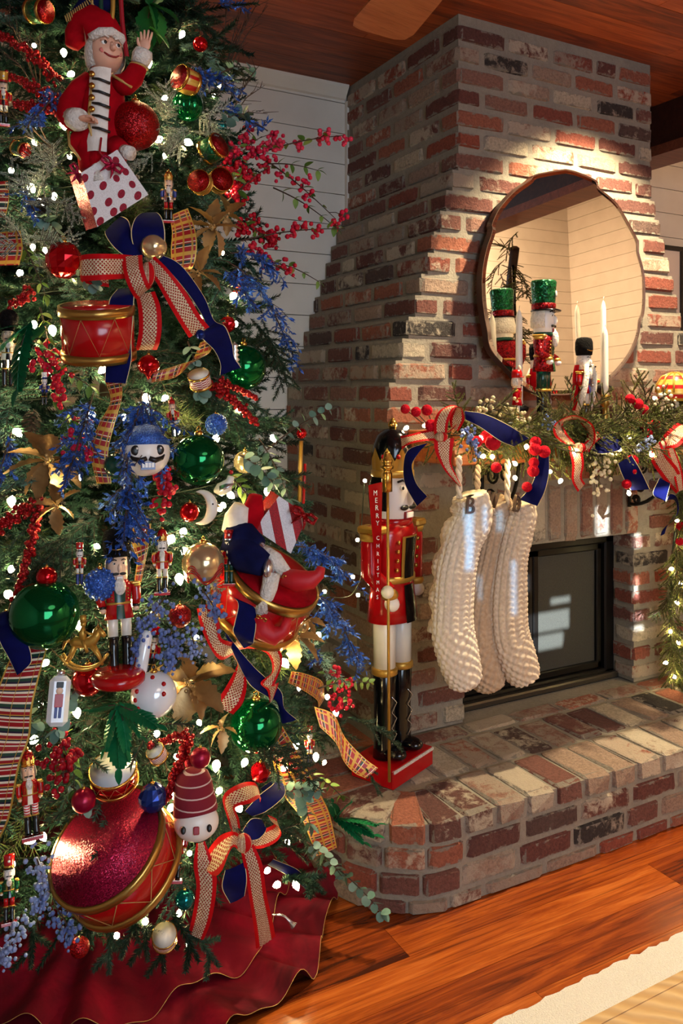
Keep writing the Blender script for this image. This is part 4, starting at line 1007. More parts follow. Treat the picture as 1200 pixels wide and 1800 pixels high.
candle('shorter white taper candle in a slim brass candlestick on the mantel', 1063, 2.06, 1.38 + 116 / FPX * dY(1063, 2.06), 1.38 - 10 / FPX * dY(1063, 2.06), 'brass')
candle('tallest white taper candle in a dark holder close to the mirror', 1060, 2.168, 1.38 + 163 / FPX * dY(1060, 2.168), 1.40, 'iron', .0105)
candle('white taper candle standing behind the little red capped nutcracker', 912, 2.16, 1.38 + 147 / FPX * dY(912, 2.16), 1.33, 'iron', .0125)

# ------------------------------------------------------------------ knitted stockings
def stocking(label, mat, path, Y, loop, letter, lpx, lrot, seed, cuffside=None):
    """path rows: centre x, centre y, half width (pixels), depth offset"""
    t_ = thing('knit_stocking', label, 'stocking', onY(loop[0], loop[1], Y + .02)); rr = random.Random(seed); pts = smooth_path(path, 34); NU = 112; rows = []; Ls = 0; prev = None
    C = [onY(p[0], p[1], Y + p[3]) for p in pts]
    for i, p in enumerate(pts):
        c = C[i]; a, b = C[max(i - 1, 0)], C[min(i + 1, len(C) - 1)]; tn = (b - a).normalized(); sd = tn.cross(V((0, 1, 0))).normalized(); fr = sd.cross(tn)
        if prev is not None: Ls += (c - prev).length
        prev = c; hw = p[2] * (c - CAMP).dot(FWD) / FPX; th = min(.032, hw * .8); row = []; t = i / (len(pts) - 1); foot = t > .66
        end = min(1, (1 - t) / .07) ** .5 if t > .93 else 1
        for j in range(NU + 1):
            an = 2 * PI * j / NU; ca, sa = math.cos(an), math.sin(an)
            ncol = 14; u_ = an / (2 * PI) * ncol
            if foot:
                ph = Ls / .0150; h = .5 + .5 * math.cos(2 * PI * (u_ + (.5 if int(ph) % 2 else 0))) * math.sin(PI * (ph % 1)) ; h = h * .0085
            else:
                x = abs((u_ % 1) * 2 - 1); ph = Ls / .0165 + .55 * x
                h = .0075 * ((1 - (1 - x) ** 4 * .9) * (.45 + .55 * abs(math.sin(PI * ph))))
                cab = max(0, math.cos(an - (-PI / 2 + .75 * math.sin(Ls * 34 + seed)))) ** 10 + max(0, math.cos(an - (-PI / 2 - .75 * math.sin(Ls * 34 + seed)))) ** 10
                h += .015 * min(1, cab)
            e = (abs(ca) ** .8 * (1 if ca > 0 else -1), abs(sa) ** .9 * (1 if sa > 0 else -1))
            row.append(c + sd * (e[0] * (hw * end + h)) + fr * (-e[1]) * (th * end + h))
        rows.append(row)
    rows = [[C[0] + (q - C[0]) * .25 for q in rows[0]]] + rows + [[C[-1]] * (NU + 1)]
    mb = MB(); mb.sheet(rows); mb.build('knitted_body', mat, t_)
    x, y0, y1 = loop[0], loop[1], loop[2]; lp = [onY(x, y1 + 8, Y - .004), onY(x - 1, (y0 + y1) / 2, Y + .006), onY(x, y0, Y + .012)]
    mb = MB(); n_ = 16; strand = [lp[0].lerp(lp[1], i / 8) if i < 8 else lp[1].lerp(lp[2], (i - 8) / 8) for i in range(n_ + 1)]
    for q in (0, PI): mb.tube([p + RGT * .0045 * math.cos(i * .95 + q) - FWD * .0045 * math.sin(i * .95 + q) for i, p in enumerate(strand)], .0062, 8)
    mb.build('hanging_loop', mat, t_)
    d = (onY(lpx[0], lpx[1], Y - .035) - CAMP).dot(FWD)
    o = put('letter_tag', text_mesh(letter, 'tag_bronze', .09), t_); o.matrix_local = Matrix.Translation(-t_.location) @ FP(lpx[0], lpx[1], d, *lrot) @ UPRIGHT @ Matrix.Diagonal((lpx[2] * .8, lpx[2], lpx[2] * .7, 1)); o['label'] = 'bronze letter tag'
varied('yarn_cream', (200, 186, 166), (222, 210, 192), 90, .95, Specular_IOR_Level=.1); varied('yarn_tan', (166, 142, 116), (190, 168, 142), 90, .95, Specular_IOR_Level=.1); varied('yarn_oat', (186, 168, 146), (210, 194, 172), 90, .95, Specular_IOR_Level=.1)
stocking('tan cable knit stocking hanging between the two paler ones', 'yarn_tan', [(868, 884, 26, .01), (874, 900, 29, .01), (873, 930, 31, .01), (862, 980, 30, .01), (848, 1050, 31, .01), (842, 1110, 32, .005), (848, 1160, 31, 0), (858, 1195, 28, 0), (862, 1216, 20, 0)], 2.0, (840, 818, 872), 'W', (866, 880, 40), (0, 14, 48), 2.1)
stocking('oat coloured cable knit stocking nearest the fireplace screen', 'yarn_oat', [(910, 886, 25, .0), (914, 904, 28, .0), (907, 935, 30, .0), (896, 985, 31, .0), (892, 1050, 36, .0), (894, 1110, 36, -.005), (908, 1155, 34, -.01), (920, 1185, 28, -.01), (925, 1200, 18, -.01)], 1.98, (892, 806, 882), 'D', (908, 888, 42), (0, 20, 52), 4.0)
stocking('cream cable knit stocking nearest the tall nutcracker', 'yarn_cream', [(826, 872, 27, .0), (831, 890, 31, .0), (829, 915, 35, .0), (812, 955, 34, .0), (800, 1010, 36, .0), (796, 1065, 36, .0), (796, 1110, 38, -.005), (806, 1155, 36, -.01), (816, 1190, 30, -.01), (822, 1212, 20, -.01)], 1.97, (807, 802, 868), 'B', (826, 890, 42), (0, 4, 18), 0.3)

# ------------------------------------------------------------------ garland on the mantel
def garland(label, ctrl, num, seed, spread, hang, bulbs):
    t_ = thing('mantel_garland' if seed == 1 else 'hanging_garland', label, 'garland', V(ctrl[0])); rr = random.Random(seed); pts = [V(p) for p in smooth_path(ctrl, 12)]; n_ = len(pts) - 1
    mb = MB(); mb.tube(pts, .006, 6); mb.build('garland_wire', 'green_wire', t_)
    for i in range(num):
        f = rr.random() * n_; k = min(n_ - 1, int(f)); p = pts[k].lerp(pts[k + 1], f - k); d = (pts[k + 1] - pts[k]).normalized()
        dv = d * rr.choice((-1, 1)) * rr.uniform(.2, .9) + V((rr.gauss(0, .3), -abs(rr.gauss(.5, .35)), rr.gauss(-hang, .5)))
        put('sprig', rr.choice(CEDM), t_, mtx=aim(p - t_.location, dv, rr.uniform(0, 6), rr.uniform(.75, 1.15)))
    for (px, py, Y) in bulbs: put('bulb', BULBM, t_, mtx=Matrix.Translation(onY(px, py, Y) - t_.location) @ rot(rr.uniform(0, 90), rr.uniform(0, 360), 0) @ Matrix.Scale(.0068, 4))
    return t_
gz = MZ + .02
garland('cedar garland with white berries and warm lights lying along the mantel', [(1.52, 2.10, gz), (1.75, 2.06, gz + .005), (1.95, 2.05, gz), (2.1, 2.05, gz - .02), (2.25, 2.05, gz - .01), (2.42, 2.06, gz + .01), (2.62, 2.06, gz), (2.9, 2.07, gz)], 270, 1, .05, .42,
        [(714, 752, 2.10), (746, 748, 2.06), (815, 760, 1.96), (846, 770, 1.96), (849, 802, 1.97), (905, 815, 1.96), (905, 840, 1.96), (966, 829, 1.95), (925, 785, 1.95), (1088, 790, 1.95), (1105, 768, 1.96), (1105, 867, 1.95), (1075, 792, 1.95), (990, 770, 1.96), (1168, 826, 1.96), (1150, 700, 2.1), (945, 840, 1.96), (865, 803, 1.97), (985, 845, 1.96), (1010, 795, 1.93), (1145, 800, 1.94), (885, 760, 1.98), (1185, 800, 1.95)])
garland('cedar garland hanging down the brick beside the firebox', [(2.70, 2.16, MZ - .1), (2.70, 2.2, 1.0), (2.665, 2.21, .7), (2.655, 2.21, .45), (2.68, 2.21, .28)], 75, 2, .05, .9,
        [(1190, 915, 2.17), (1193, 950, 2.17), (1180, 1000, 2.17), (1190, 1060, 2.17), (1178, 1110, 2.17), (1192, 1130, 2.17), (1170, 1165, 2.17), (1185, 1190, 2.17), (1195, 1025, 2.17)])
def pom_pick(label, items, stemto, Y):
    c = onY(*stemto, Y + .03); t_ = thing('felt_ball_pick', label, 'berries', c)
    for (px, py, r, dy) in items:
        p = onY(px, py, Y + dy); R = r * (p - CAMP).dot(FWD) / FPX
        mb = MB(); mb.sph(tuple(p), R, 16, 10); mb.build('felt_ball', 'felt_pom', t_)
        mb = MB(); mb.tube([p, p.lerp(c, .5) - V((0, 0, .004)), c], .0016, 5); mb.build('wire_stem', 'twig', t_)
pom_pick('red felt ball pick sticking up at the mantel end beside the nutcracker crown', [(712, 719, 8.5, 0), (731, 724, 9, -.01), (750, 721, 10, .01), (757, 748, 11, -.02)], (768, 760), 2.0)
pom_pick('red felt ball pick in the garland below the navy ribbon end', [(838, 776, 10, .0), (866, 778, 14, -.02), (872, 822, 9.5, .01), (855, 768, 12, .01)], (862, 795), 1.95)
pom_pick('red felt ball pick hanging over the navy ribbon near the third stocking', [(941, 777, 10, 0), (940, 790, 11, -.01), (956, 794, 11, -.02), (938, 813, 9, 0), (937, 828, 10.5, -.01), (926, 856, 9, 0)], (950, 760), 1.94)
pom_pick('red felt ball pick rising above the garland right of the candlestick', [(1107, 701, 8.5, 0), (1121, 710, 9.5, -.01), (1131, 720, 9, 0), (1130, 745, 9, .01), (1151, 747, 9.5, -.01), (1138, 760, 9, 0)], (1145, 775), 2.0)
pom_pick('red felt ball pick on the garland above the sunlit brick patch', [(1111, 810, 11, 0), (1113, 827, 9.5, -.01), (1101, 851, 8.5, 0)], (1095, 800), 1.94)
pom_pick('pair of red felt balls low on the hanging garland', [(1196, 925, 8, 0), (1194, 952, 7, 0)], (1200, 940), 2.15)
def berry_pick(label, pts_px, Y, mat, r, num, spread, name='berry_pick'):
    c = onY(*pts_px[0], Y); t_ = thing(name, label, 'berries', c); rr = random.Random(label); be = MB(); st = MB(); P = [onY(x, y_, Y) for x, y_ in pts_px]
    for j in range(num):
        f = rr.random() * (len(P) - 1); k = int(f); p = P[k].lerp(P[k + 1], f - k) + V((rr.gauss(0, spread), rr.gauss(0, spread * .7), rr.gauss(0, spread))); blob(be, p, r * rr.uniform(.75, 1.2))
        if j % 2 == 0: st.tube([P[k], P[k].lerp(p, .6) - V((0, 0, .004)), p], .0008, 4, cap=False)
    st.build('stems', 'twig', t_); tag(be.build('berries', mat, t_), kind='stuff')
berry_pick('cream berry pick under the little nutcracker at the mantel edge', [(850, 718), (890, 722), (930, 745)], 2.03, 'white_berry', .0062, 75, .016)
berry_pick('cream berry pick drooping below the middle bow', [(1035, 790), (1055, 800), (1065, 815), (1045, 835), (1055, 880)], 1.95, 'white_berry', .0060, 85, .018)
berry_pick('cream berry pick at the garland end under the checked ornament', [(1160, 695), (1178, 710), (1195, 730)], 2.0, 'white_berry', .0062, 70, .016)
berry_pick('frosted blue berry pick beside the first mantel bow', [(815, 755), (825, 775), (838, 800)], 1.94, 'blue_berry', .0052, 50, .013, 'frosted_pick')
berry_pick('frosted blue berry pick at the sequinned nutcracker boots', [(955, 738), (970, 748), (985, 768)], 1.98, 'blue_berry', .0052, 40, .011, 'frosted_pick')
berry_pick('frosted blue berry pick below the felt balls near the end bow', [(1115, 795), (1130, 785), (1145, 770)], 1.95, 'blue_berry', .0052, 40, .011, 'frosted_pick')
p_ = onY(1186, 690, 2.02)
ck = thing('checked_ornament', 'gold and red checked dome ornament at the end of the mantel garland', 'ornament', p_)
mb = MB(); mb.m = Matrix.Translation(p_); mb.lathe([(.06, -.03), (.064, 0), (.06, .03), (.045, .055), (.02, .068), (0, .07)], 20); mb.build('dome', 'gold_check', ck)
mb = MB(); mb.m = Matrix.Translation(p_)
for i in range(10): a = 2 * PI * i / 10; mb.tube([(.066 * math.cos(a), .066 * math.sin(a), 0), (.062 * math.cos(a), .062 * math.sin(a), .03), (.046 * math.cos(a), .046 * math.sin(a), .056), (.01 * math.cos(a), .01 * math.sin(a), .071)], .004, 5)
mb.build('gold_ribs', 'gold_paint', ck)

# mantel bows and ribbon tails
def mrows(rows): return [(a, b, c, d, dY((a + c) / 2, y1), dY((a + c) / 2, y2)) for (a, b, c, d, y1, y2) in rows]
def bow(label, pieces, at, knot=None, knotmat='red_gold_mesh'):
    t_ = thing('ribbon_bow', label, 'bow', at)
    for nm_, mat, rows in pieces: ribbon(t_, nm_, mat, rows, crown=.003)
    if knot:
        mb = MB(); mb.m = FP(*knot[:3]); mb.sph((0, 0, 0), 1, 14, 10, sc=(knot[3], knot[3] * .7, knot[4])); mb.build('knot', knotmat, t_)
bow('red and gold mesh bow with navy velvet tails at the mantel end by the nutcracker', [
    ('tail', 'red_gold_mesh', mrows([(772, 752, 776, 775, 1.98, 1.95), (745, 757, 750, 775, 1.98, 1.95), (718, 764, 722, 780, 2.0, 1.97), (704, 766, 706, 790, 2.03, 2.0)])),
    ('loop', 'red_gold_mesh', mrows([(765, 775, 785, 772, 1.95, 1.95), (762, 745, 788, 742, 1.95, 1.94), (772, 722, 800, 716, 1.95, 1.94), (795, 712, 812, 722, 1.96, 1.93), (808, 722, 800, 750, 1.97, 1.91), (795, 750, 780, 765, 1.98, 1.92)])),
    ('loop', 'red_gold_mesh', mrows([(800, 716, 812, 718, 1.96, 1.9), (790, 735, 816, 738, 1.93, 1.9), (792, 752, 805, 758, 1.94, 1.92)])),
    ('tail', 'red_gold_mesh', mrows([(762, 772, 798, 770, 1.95, 1.95), (765, 795, 795, 795, 1.95, 1.95), (780, 825, 793, 815, 1.95, 1.95), (797, 845, 803, 838, 1.94, 1.94), (808, 856, 811, 854, 1.93, 1.93)])),
    ('tail', 'navy_velvet', mrows([(752, 778, 740, 790, 1.97, 1.97), (718, 790, 728, 808, 1.99, 1.97), (709, 815, 724, 822, 1.99, 1.96), (711, 850, 732, 850, 1.99, 1.96), (732, 890, 751, 872, 1.99, 1.96)])),
    ('tail', 'navy_velvet', mrows([(816, 722, 818, 738, 1.93, 1.93), (850, 727, 845, 752, 1.92, 1.90), (890, 745, 878, 775, 1.92, 1.9), (930, 770, 902, 785, 1.94, 1.92)])),
    ('tail', 'navy_velvet', mrows([(945, 800, 965, 800, 1.94, 1.93), (943, 825, 965, 830, 1.93, 1.92), (932, 855, 958, 862, 1.93, 1.91), (912, 878, 945, 890, 1.95, 1.92)]))], onY(775, 770, 1.96), (775, 768, dY(775, 1.945), 12, 9))
bow('red and gold mesh bow with a navy loop in the middle of the mantel garland', [
    ('loop', 'red_gold_mesh', mrows([(1015, 785, 1008, 790, 1.95, 1.95), (995, 760, 976, 768, 1.95, 1.94), (990, 745, 975, 745, 1.98, 1.93), (1012, 738, 1008, 730, 1.99, 1.94), (1030, 760, 1040, 745, 1.98, 1.93), (1028, 785, 1046, 772, 1.96, 1.93), (1020, 790, 1035, 795, 1.95, 1.94)])),
    ('tail', 'red_gold_mesh', mrows([(998, 785, 1022, 785, 1.94, 1.94), (1005, 815, 1026, 815, 1.93, 1.93), (1005, 845, 1022, 838, 1.93, 1.93), (1015, 865, 1028, 850, 1.94, 1.94)])),
    ('tail', 'red_gold_mesh', mrows([(1020, 785, 1030, 795, 1.94, 1.94), (1042, 765, 1050, 775, 1.95, 1.95), (1052, 757, 1060, 768, 1.98, 1.98)])),
    ('loop', 'navy_velvet', mrows([(1040, 795, 1040, 782, 1.94, 1.98), (1062, 798, 1060, 765, 1.91, 1.98), (1090, 790, 1092, 760, 1.92, 1.99), (1082, 775, 1082, 768, 1.96, 1.99)])),
    ('tail', 'navy_velvet', mrows([(1085, 815, 1110, 800, 1.94, 1.94), (1095, 840, 1125, 825, 1.93, 1.92), (1108, 862, 1142, 860, 1.94, 1.92)]))], onY(1015, 788, 1.95), (1018, 787, dY(1018, 1.935), 12, 9))
bow('red and gold mesh bow with curling navy tails at the far end of the garland', [
    ('loop', 'red_gold_mesh', mrows([(1160, 775, 1168, 788, 1.94, 1.92), (1172, 758, 1192, 785, 1.93, 1.88), (1196, 742, 1212, 765, 1.96, 1.9), (1215, 760, 1218, 785, 1.99, 1.95), (1195, 785, 1200, 800, 1.97, 1.95)])),
    ('tail', 'red_gold_mesh', mrows([(1142, 790, 1160, 775, 1.94, 1.93), (1145, 812, 1172, 800, 1.93, 1.92), (1165, 842, 1190, 822, 1.94, 1.92), (1188, 868, 1200, 845, 1.95, 1.93)])),
    ('tail', 'red_gold_mesh', mrows([(1172, 790, 1184, 785, 1.93, 1.93), (1182, 830, 1198, 825, 1.92, 1.92), (1190, 865, 1202, 860, 1.93, 1.93)])),
    ('tail', 'navy_velvet', mrows([(1158, 840, 1178, 850, 1.95, 1.94), (1147, 868, 1170, 882, 1.94, 1.92), (1165, 880, 1178, 868, 1.93, 1.95), (1185, 880, 1190, 875, 1.96, 1.93), (1188, 905, 1192, 900, 1.95, 1.96), (1165, 930, 1175, 920, 1.95, 1.94), (1160, 942, 1168, 938, 1.95, 1.95)]))], onY(1165, 782, 1.94), (1164, 783, dY(1164, 1.925), 9, 9))

sg = thing('stair_garland', 'green garland wound round the handrail reflected in the mirror', 'garland', (3.5, .2, 1.9)); rr = random.Random(5)
for i in range(46):
    t = rr.random(); p = V((3.30, .62, 2.38)).lerp(V((3.9, -.3, 1.62)), t) + V((rr.gauss(0, .04), rr.gauss(0, .04), rr.gauss(-.05, .09)))
    put('sprig', rr.choice(CEDM), sg, mtx=aim(p - sg.location, V((rr.gauss(0, 1), rr.gauss(0, 1), rr.gauss(-.3, 1))), 0, 1.3))
# ------------------------------------------------------------------ the Christmas tree
def tp(px, py, out=0.0): return W(px, py, td(px, py, out))
xt = thing('christmas_tree', 'tall bushy green Christmas tree crowded with ornaments beside the fireplace', 'tree', TC)
MB().tube([TC + V((0, 0, .02)), TC + V((0, 0, 1.3)), TC + V((0, 0, 2.6))], [.03, .026, .012], 10).build('trunk', 'twig', xt)
mb = MB(); 
for a in range(3): mb.tube([TC + V((0, 0, .12)), TC + V((math.cos(a * 2.09) * .26, math.sin(a * 2.09) * .26, .012))], .012, 8)
mb.build('stand', 'iron', xt)
rr = random.Random(11); toc = math.atan2(-TC.y, -TC.x); NBR = 236
for i in range(NBR):
    f = (i + .5) / NBR; z = .26 + 2.3 * f ** 1.12; ph = toc + (rr.uniform(-1.75, 1.75) if i % 4 else rr.uniform(1.7, 4.6)); r = tree_r(z); sc_ = rr.uniform(.85, 1.25) * (1.1 - .25 * f)
    el = math.radians(rr.uniform(-38, 12) + 26 * f); dv = V((math.cos(ph) * math.cos(el), math.sin(ph) * math.cos(el), math.sin(el)))
    tip = V((math.cos(ph) * r, math.sin(ph) * r, z)) * 1.0; base = tip - dv * .27 * sc_ + dv * rr.uniform(-.05, .04)
    me_ = rr.choice(PINEM) if rr.random() < .13 else rr.choice(FIRM); put('branch', me_, xt, mtx=aim(base, dv, rr.uniform(-.5, .5), sc_))
inner = MB()
for i in range(240):
    z = rr.uniform(.25, 2.5); ph = rr.uniform(0, 2 * PI); r = tree_r(z) * rr.uniform(.35, .7); b = rr.choice(FIR); dv = V((math.cos(ph), math.sin(ph), rr.uniform(-.6, .3)))
    sel = b.f[:560:1]; m_ = aim(TC + V((math.cos(ph) * r * .4, math.sin(ph) * r * .4, z)), dv, rr.uniform(0, 6), 1.15)
    inner.add(b.v[:max(max(q) for q in sel) + 1], sel, 0, m_, smooth=False)
tag(inner.build('inner_branches', 'fir_needles', xt), kind='stuff')
# the many other branch tips, too many to tell apart
import numpy as np
VA, FA = [], []; nv = 0; arr = [(np.array([tuple(p) for p in b.v]), np.array([q for q in b.f if len(q) == 3])) for b in FIR]
for i in range(300):
    f = rr.random(); z = .24 + 2.3 * f ** 1.1; ph = toc + rr.uniform(-1.9, 1.9); r = tree_r(z) * rr.uniform(.78, 1.0); el = math.radians(rr.uniform(-40, 15) + 20 * f)
    dv = V((math.cos(ph) * math.cos(el), math.sin(ph) * math.cos(el), math.sin(el))); s_ = rr.uniform(.7, 1.05)
    m_ = np.array(aim(V((math.cos(ph) * r, math.sin(ph) * r, z)) - dv * .26 * s_, dv, rr.uniform(-.6, .6), s_)); va, fa = rr.choice(arr)
    VA.append(va @ m_[:3, :3].T + m_[:3, 3]); FA.append(fa + nv); nv += len(va)
VA = np.concatenate(VA); FA = np.concatenate(FA); me_ = bpy.data.meshes.new('dense_branches'); me_.vertices.add(len(VA)); me_.vertices.foreach_set('co', VA.astype(np.float32).ravel())
me_.loops.add(FA.size); me_.loops.foreach_set('vertex_index', FA.astype(np.int32).ravel()); me_.polygons.add(len(FA)); me_.polygons.foreach_set('loop_start', np.arange(0, FA.size, 3, dtype=np.int32)); me_.update(calc_edges=True); me_.validate(); me_.materials.append(MATS['fir_needles'])
tag(put('dense_branches', me_, xt), kind='stuff'); print('dense tris', len(FA))
# bluish frosted tips that stand out in front
for i in range(42):
    z = .35 + 2.0 * ((i + .5) / 42); ph = toc + rr.uniform(-1.3, 1.3); r = tree_r(z) * 1.03; el = math.radians(rr.uniform(-45, -5)); dv = V((math.cos(ph) * math.cos(el), math.sin(ph) * math.cos(el), math.sin(el))) + V((rr.gauss(0, .3), rr.gauss(0, .3), 0)); s_ = rr.uniform(.6, .95)
    put('branch', rr.choice(FFM), xt, mtx=aim(V((math.cos(ph) * r, math.sin(ph) * r, z)) - dv.normalized() * .24 * s_, dv, rr.uniform(-.4, .4), s_))
# low sprigs hanging over the skirt
for (x, y, dx, dy, s_) in ((200, 1600, -10, 90, .5), (250, 1590, 5, 60, .45), (300, 1600, 40, 70, .5), (280, 1610, 5, 65, .45), (330, 1630, 40, 50, .45), (60, 1600, -6, 90, .45), (500, 1540, 45, 15, .5), (150, 1570, 5, 70, .4), (420, 1290, 60, 25, .6), (440, 1320, 70, 30, .6), (385, 1350, 5, 90, .6), (150, 920, -70, 60, .7), (110, 930, -30, 110, .6), (350, 640, 40, 90, .6), (440, 560, 60, 70, .7), (460, 560, 40, 110, .7), (60, 900, -10, 90, .6), (260, 1580, -30, 60, .5), (610, 1260, 50, 20, .6), (600, 1300, 50, 50, .6), (520, 1530, 40, 30, .5)):
    p = W(x, y, td(x, y, .0)); q = W(x + dx, y + dy, td(x, y, .03)); put('branch', TIPM if y > 1500 else rr.choice(FIRM), xt, mtx=aim(p - TC, q - p, rr.uniform(-.4, .4), s_ * 2.1 if y > 1500 else s_))

# ------------------------------------------------------------------ tree skirt
sk = thing('tree_skirt', 'ruffled burgundy velvet tree skirt spread on the floor under the tree', 'tree skirt', TC)
def skirt(name, r0, r1, z0, z1, amp, freq, seed):
    rows = []; NR, NA = 14, 360
    for i in range(NR + 1):
        t = i / NR; row = []
        for j in range(NA + 1):
            a = 2 * PI * j / NA; wv = math.sin(a * freq + 2 * math.sin(a * 3 + seed)) + .5 * math.sin(a * freq * 1.7 + seed)
            r = r0 + (r1 - r0) * t + .016 * t * math.sin(a * freq * .5 + seed); z = z0 + (z1 - z0) * t ** .6 + amp * t * (1 + wv) * .6 + .003
            row.append(TC + V((r * math.cos(a), r * math.sin(a), max(z, .004))))
        rows.append(row)
    mb = MB(); mb.sheet(rows); o = mb.build(name, 'skirt_velvet', sk)
    mb = MB(); mb.tube(rows[-1], .0007, 4, cap=False); mb.build('hem_thread', 'cord_gold', o)
skirt('skirt_cloth', .05, .47, .12, .03, .026, 17, 1.0); skirt('ruffle', .40, .60, .035, .006, .034, 21, 2.2)

# ------------------------------------------------------------------ string of warm lights
sl = thing('string_lights', 'string of warm white lights wound through the Christmas tree', 'lights', TC + V((0, 0, .3)))
LB = [(112, 92), (125, 130), (262, 110), (290, 172), (112, 218), (122, 275), (280, 245), (55, 330), (70, 355), (95, 345), (80, 440), (35, 480), (215, 430), (60, 570), (145, 560), (92, 580), (85, 650), (140, 480), (30, 625), (380, 770), (405, 870), (392, 888), (385, 893), (322, 935), (300, 948), (170, 960), (137, 840), (102, 910), (15, 1045), (120, 1040), (315, 1017), (140, 1100), (80, 1165), (148, 1175), (395, 1095), (402, 1070), (345, 1120), (300, 1180), (275, 1290), (265, 1255), (135, 1252), (560, 1115), (575, 1225), (590, 1252), (553, 1045), (555, 1055), (470, 865), (300, 1420), (310, 1400), (75, 1470), (55, 1475), (92, 1525), (120, 1590), (205, 1645), (255, 1620), (315, 1605), (333, 1660), (385, 1390), (333, 1500), (470, 1530), (487, 1555), (520, 1555), (505, 1480), (500, 1350), (555, 1330), (570, 1340), (430, 1340), (380, 1345), (275, 1395), (290, 655), (290, 700), (257, 700), (325, 970), (20, 880), (40, 1140), (350, 1270), (360, 1235), (430, 1165), (500, 1165), (520, 1310), (25, 560), (10, 640), (160, 730), (310, 760), (420, 720), (480, 770), (350, 560), (410, 520), (60, 80), (150, 10), (320, 60), (385, 150), (330, 250), (400, 330), (60, 250), (20, 300), (180, 650), (30, 760), (20, 1000), (230, 1060), (60, 1300), (180, 1330), (20, 1520), (240, 1230), (420, 1420), (310, 1330)]
lp = []
for k, (x, y) in enumerate(LB):
    p = tp(x, y, -.01 if k % 3 else .015); lp.append(p); put('bulb', BULBM, sl, mtx=Matrix.Translation(p - sl.location) @ rot(rr.uniform(-60, 60), rr.uniform(-70, 70), rr.uniform(0, 360)) @ Matrix.Scale(rr.uniform(.0052, .0095), 4))
for k in range(30):                                      # deeper in the tree and round the back
    z = .3 + 2.2 * (k / 30) ** 1.1; ph = k * 2.399; r = tree_r(z) * .86; p = TC + V((r * math.cos(ph), r * math.sin(ph), z)); lp.append(p); put('bulb', BULBM, sl, mtx=Matrix.Translation(p - sl.location) @ Matrix.Scale(.006, 4))
w_ = [TC + V((tree_r(z) * .8 * math.cos(z * 26), tree_r(z) * .8 * math.sin(z * 26), z)) for z in [.28 + 2.25 * i / 420 for i in range(421)]]
MB().tube(w_, .0016, 4, cap=False).build('light_wire', 'green_wire', sl)
wl = thing('loose_light_strand', 'loose strand of three star lights hanging on the brick beside the nutcracker', 'lights', W(640, 1015, 2.5))
MB().tube([V(p) for p in smooth_path([tuple(W(*q)) for q in ((640, 850, 2.55), (634, 950, 2.55), (636, 1005, 2.52), (622, 1040, 2.5), (605, 1050, 2.45), (580, 1050, 2.4))], 8)], .0016, 5).build('light_wire', 'green_wire', wl)
for x, y, d in ((641, 845, 2.53), (628, 949, 2.52), (620, 1014, 2.5), (629, 1046, 2.48), (570, 1040, 2.42)): put('bulb', BULBM, wl, mtx=Matrix.Translation(W(x, y, d) - wl.location) @ rot(90, 40, 0) @ Matrix.Scale(.0062, 4))

# ------------------------------------------------------------------ ribbons on the tree
def tr(rows, off=.03): return [(a, b, c, d, td((a + c) / 2, (b + d) / 2, .0) - (r[0] if r else off), td((a + c) / 2, (b + d) / 2, .0) - (r[1] if len(r) > 1 else r[0] if r else off)) for (a, b, c, d, *r) in rows]
def tbow(label, pieces, at, knot=None): bow(label, [(n_, m_, tr(r_)) for n_, m_, r_ in pieces], tp(*at, .05), (knot[0], knot[1], td(knot[0], knot[1]) - knot[4], knot[2], knot[3]) if knot else None)
tbow('big red and gold mesh bow with navy velvet tails above the small red drum', [
    ('loop', 'navy_velvet', [(246, 452, 274, 452, .05, .05), (234, 432, 288, 436, .07, .07), (230, 408, 290, 406, .09, .08), (236, 386, 284, 382, .08, .06), (248, 375, 274, 373, .04, .03), (256, 380, 270, 382, .0, 0), (250, 410, 270, 412, -.01, -.01)]),
    ('loop', 'navy_velvet', [(246, 456, 250, 444, .05, .05), (216, 448, 234, 418, .06, .05), (194, 428, 226, 388, .05, .04), (184, 408, 212, 380, .02, .01), (196, 402, 214, 388, -.02, -.02)]),
    ('loop', 'red_gold_mesh', [(240, 450, 246, 488, .07, .07), (214, 447, 216, 490, .1, .1), (180, 446, 182, 492, .12, .12), (150, 447, 149, 494, .11, .11), (142, 452, 141, 492, .08, .08), (150, 462, 150, 498, .05, .05), (190, 475, 192, 505, .03, .03)]),
    ('loop', 'red_gold_mesh', [(214, 452, 250, 448, .1, .1), (217, 478, 252, 472, .12, .12), (226, 505, 262, 500, .12, .12), (240, 526, 266, 505, .09, .09), (250, 515, 268, 495, .07, .07)]),
    ('tail', 'red_gold_mesh', [(238, 520, 272, 512, .08, .08), (243, 545, 282, 540, .09, .09), (244, 580, 284, 575, .09, .09), (240, 606, 281, 600, .07, .07), (236, 616, 276, 615, .04, .04)]),
    ('tail', 'red_gold_mesh', [(252, 470, 272, 450, .08, .08), (272, 492, 296, 474, .1, .1), (298, 538, 326, 512, .1, .1), (320, 575, 350, 552, .09, .09), (332, 594, 368, 575, .08, .08)]),
    ('tail', 'navy_velvet', [(206, 508, 238, 505, .06, .06), (192, 528, 236, 520, .08, .08), (190, 565, 234, 560, .09, .09), (194, 605, 231, 600, .08, .08), (186, 640, 231, 634, .08, .08), (184, 672, 222, 674, .07, .07)]),
    ('tail', 'navy_velvet', [(268, 456, 280, 446, .06, .06), (300, 480, 318, 466, .06, .06), (340, 530, 358, 520, .07, .07), (362, 572, 376, 562, .07, .07), (352, 590, 396, 574, .09, .09), (376, 616, 408, 604, .08, .08), (387, 640, 412, 628, .07, .07), (386, 660, 424, 646, .06, .06)])], (258, 480), (260, 482, 13, 22, .1))
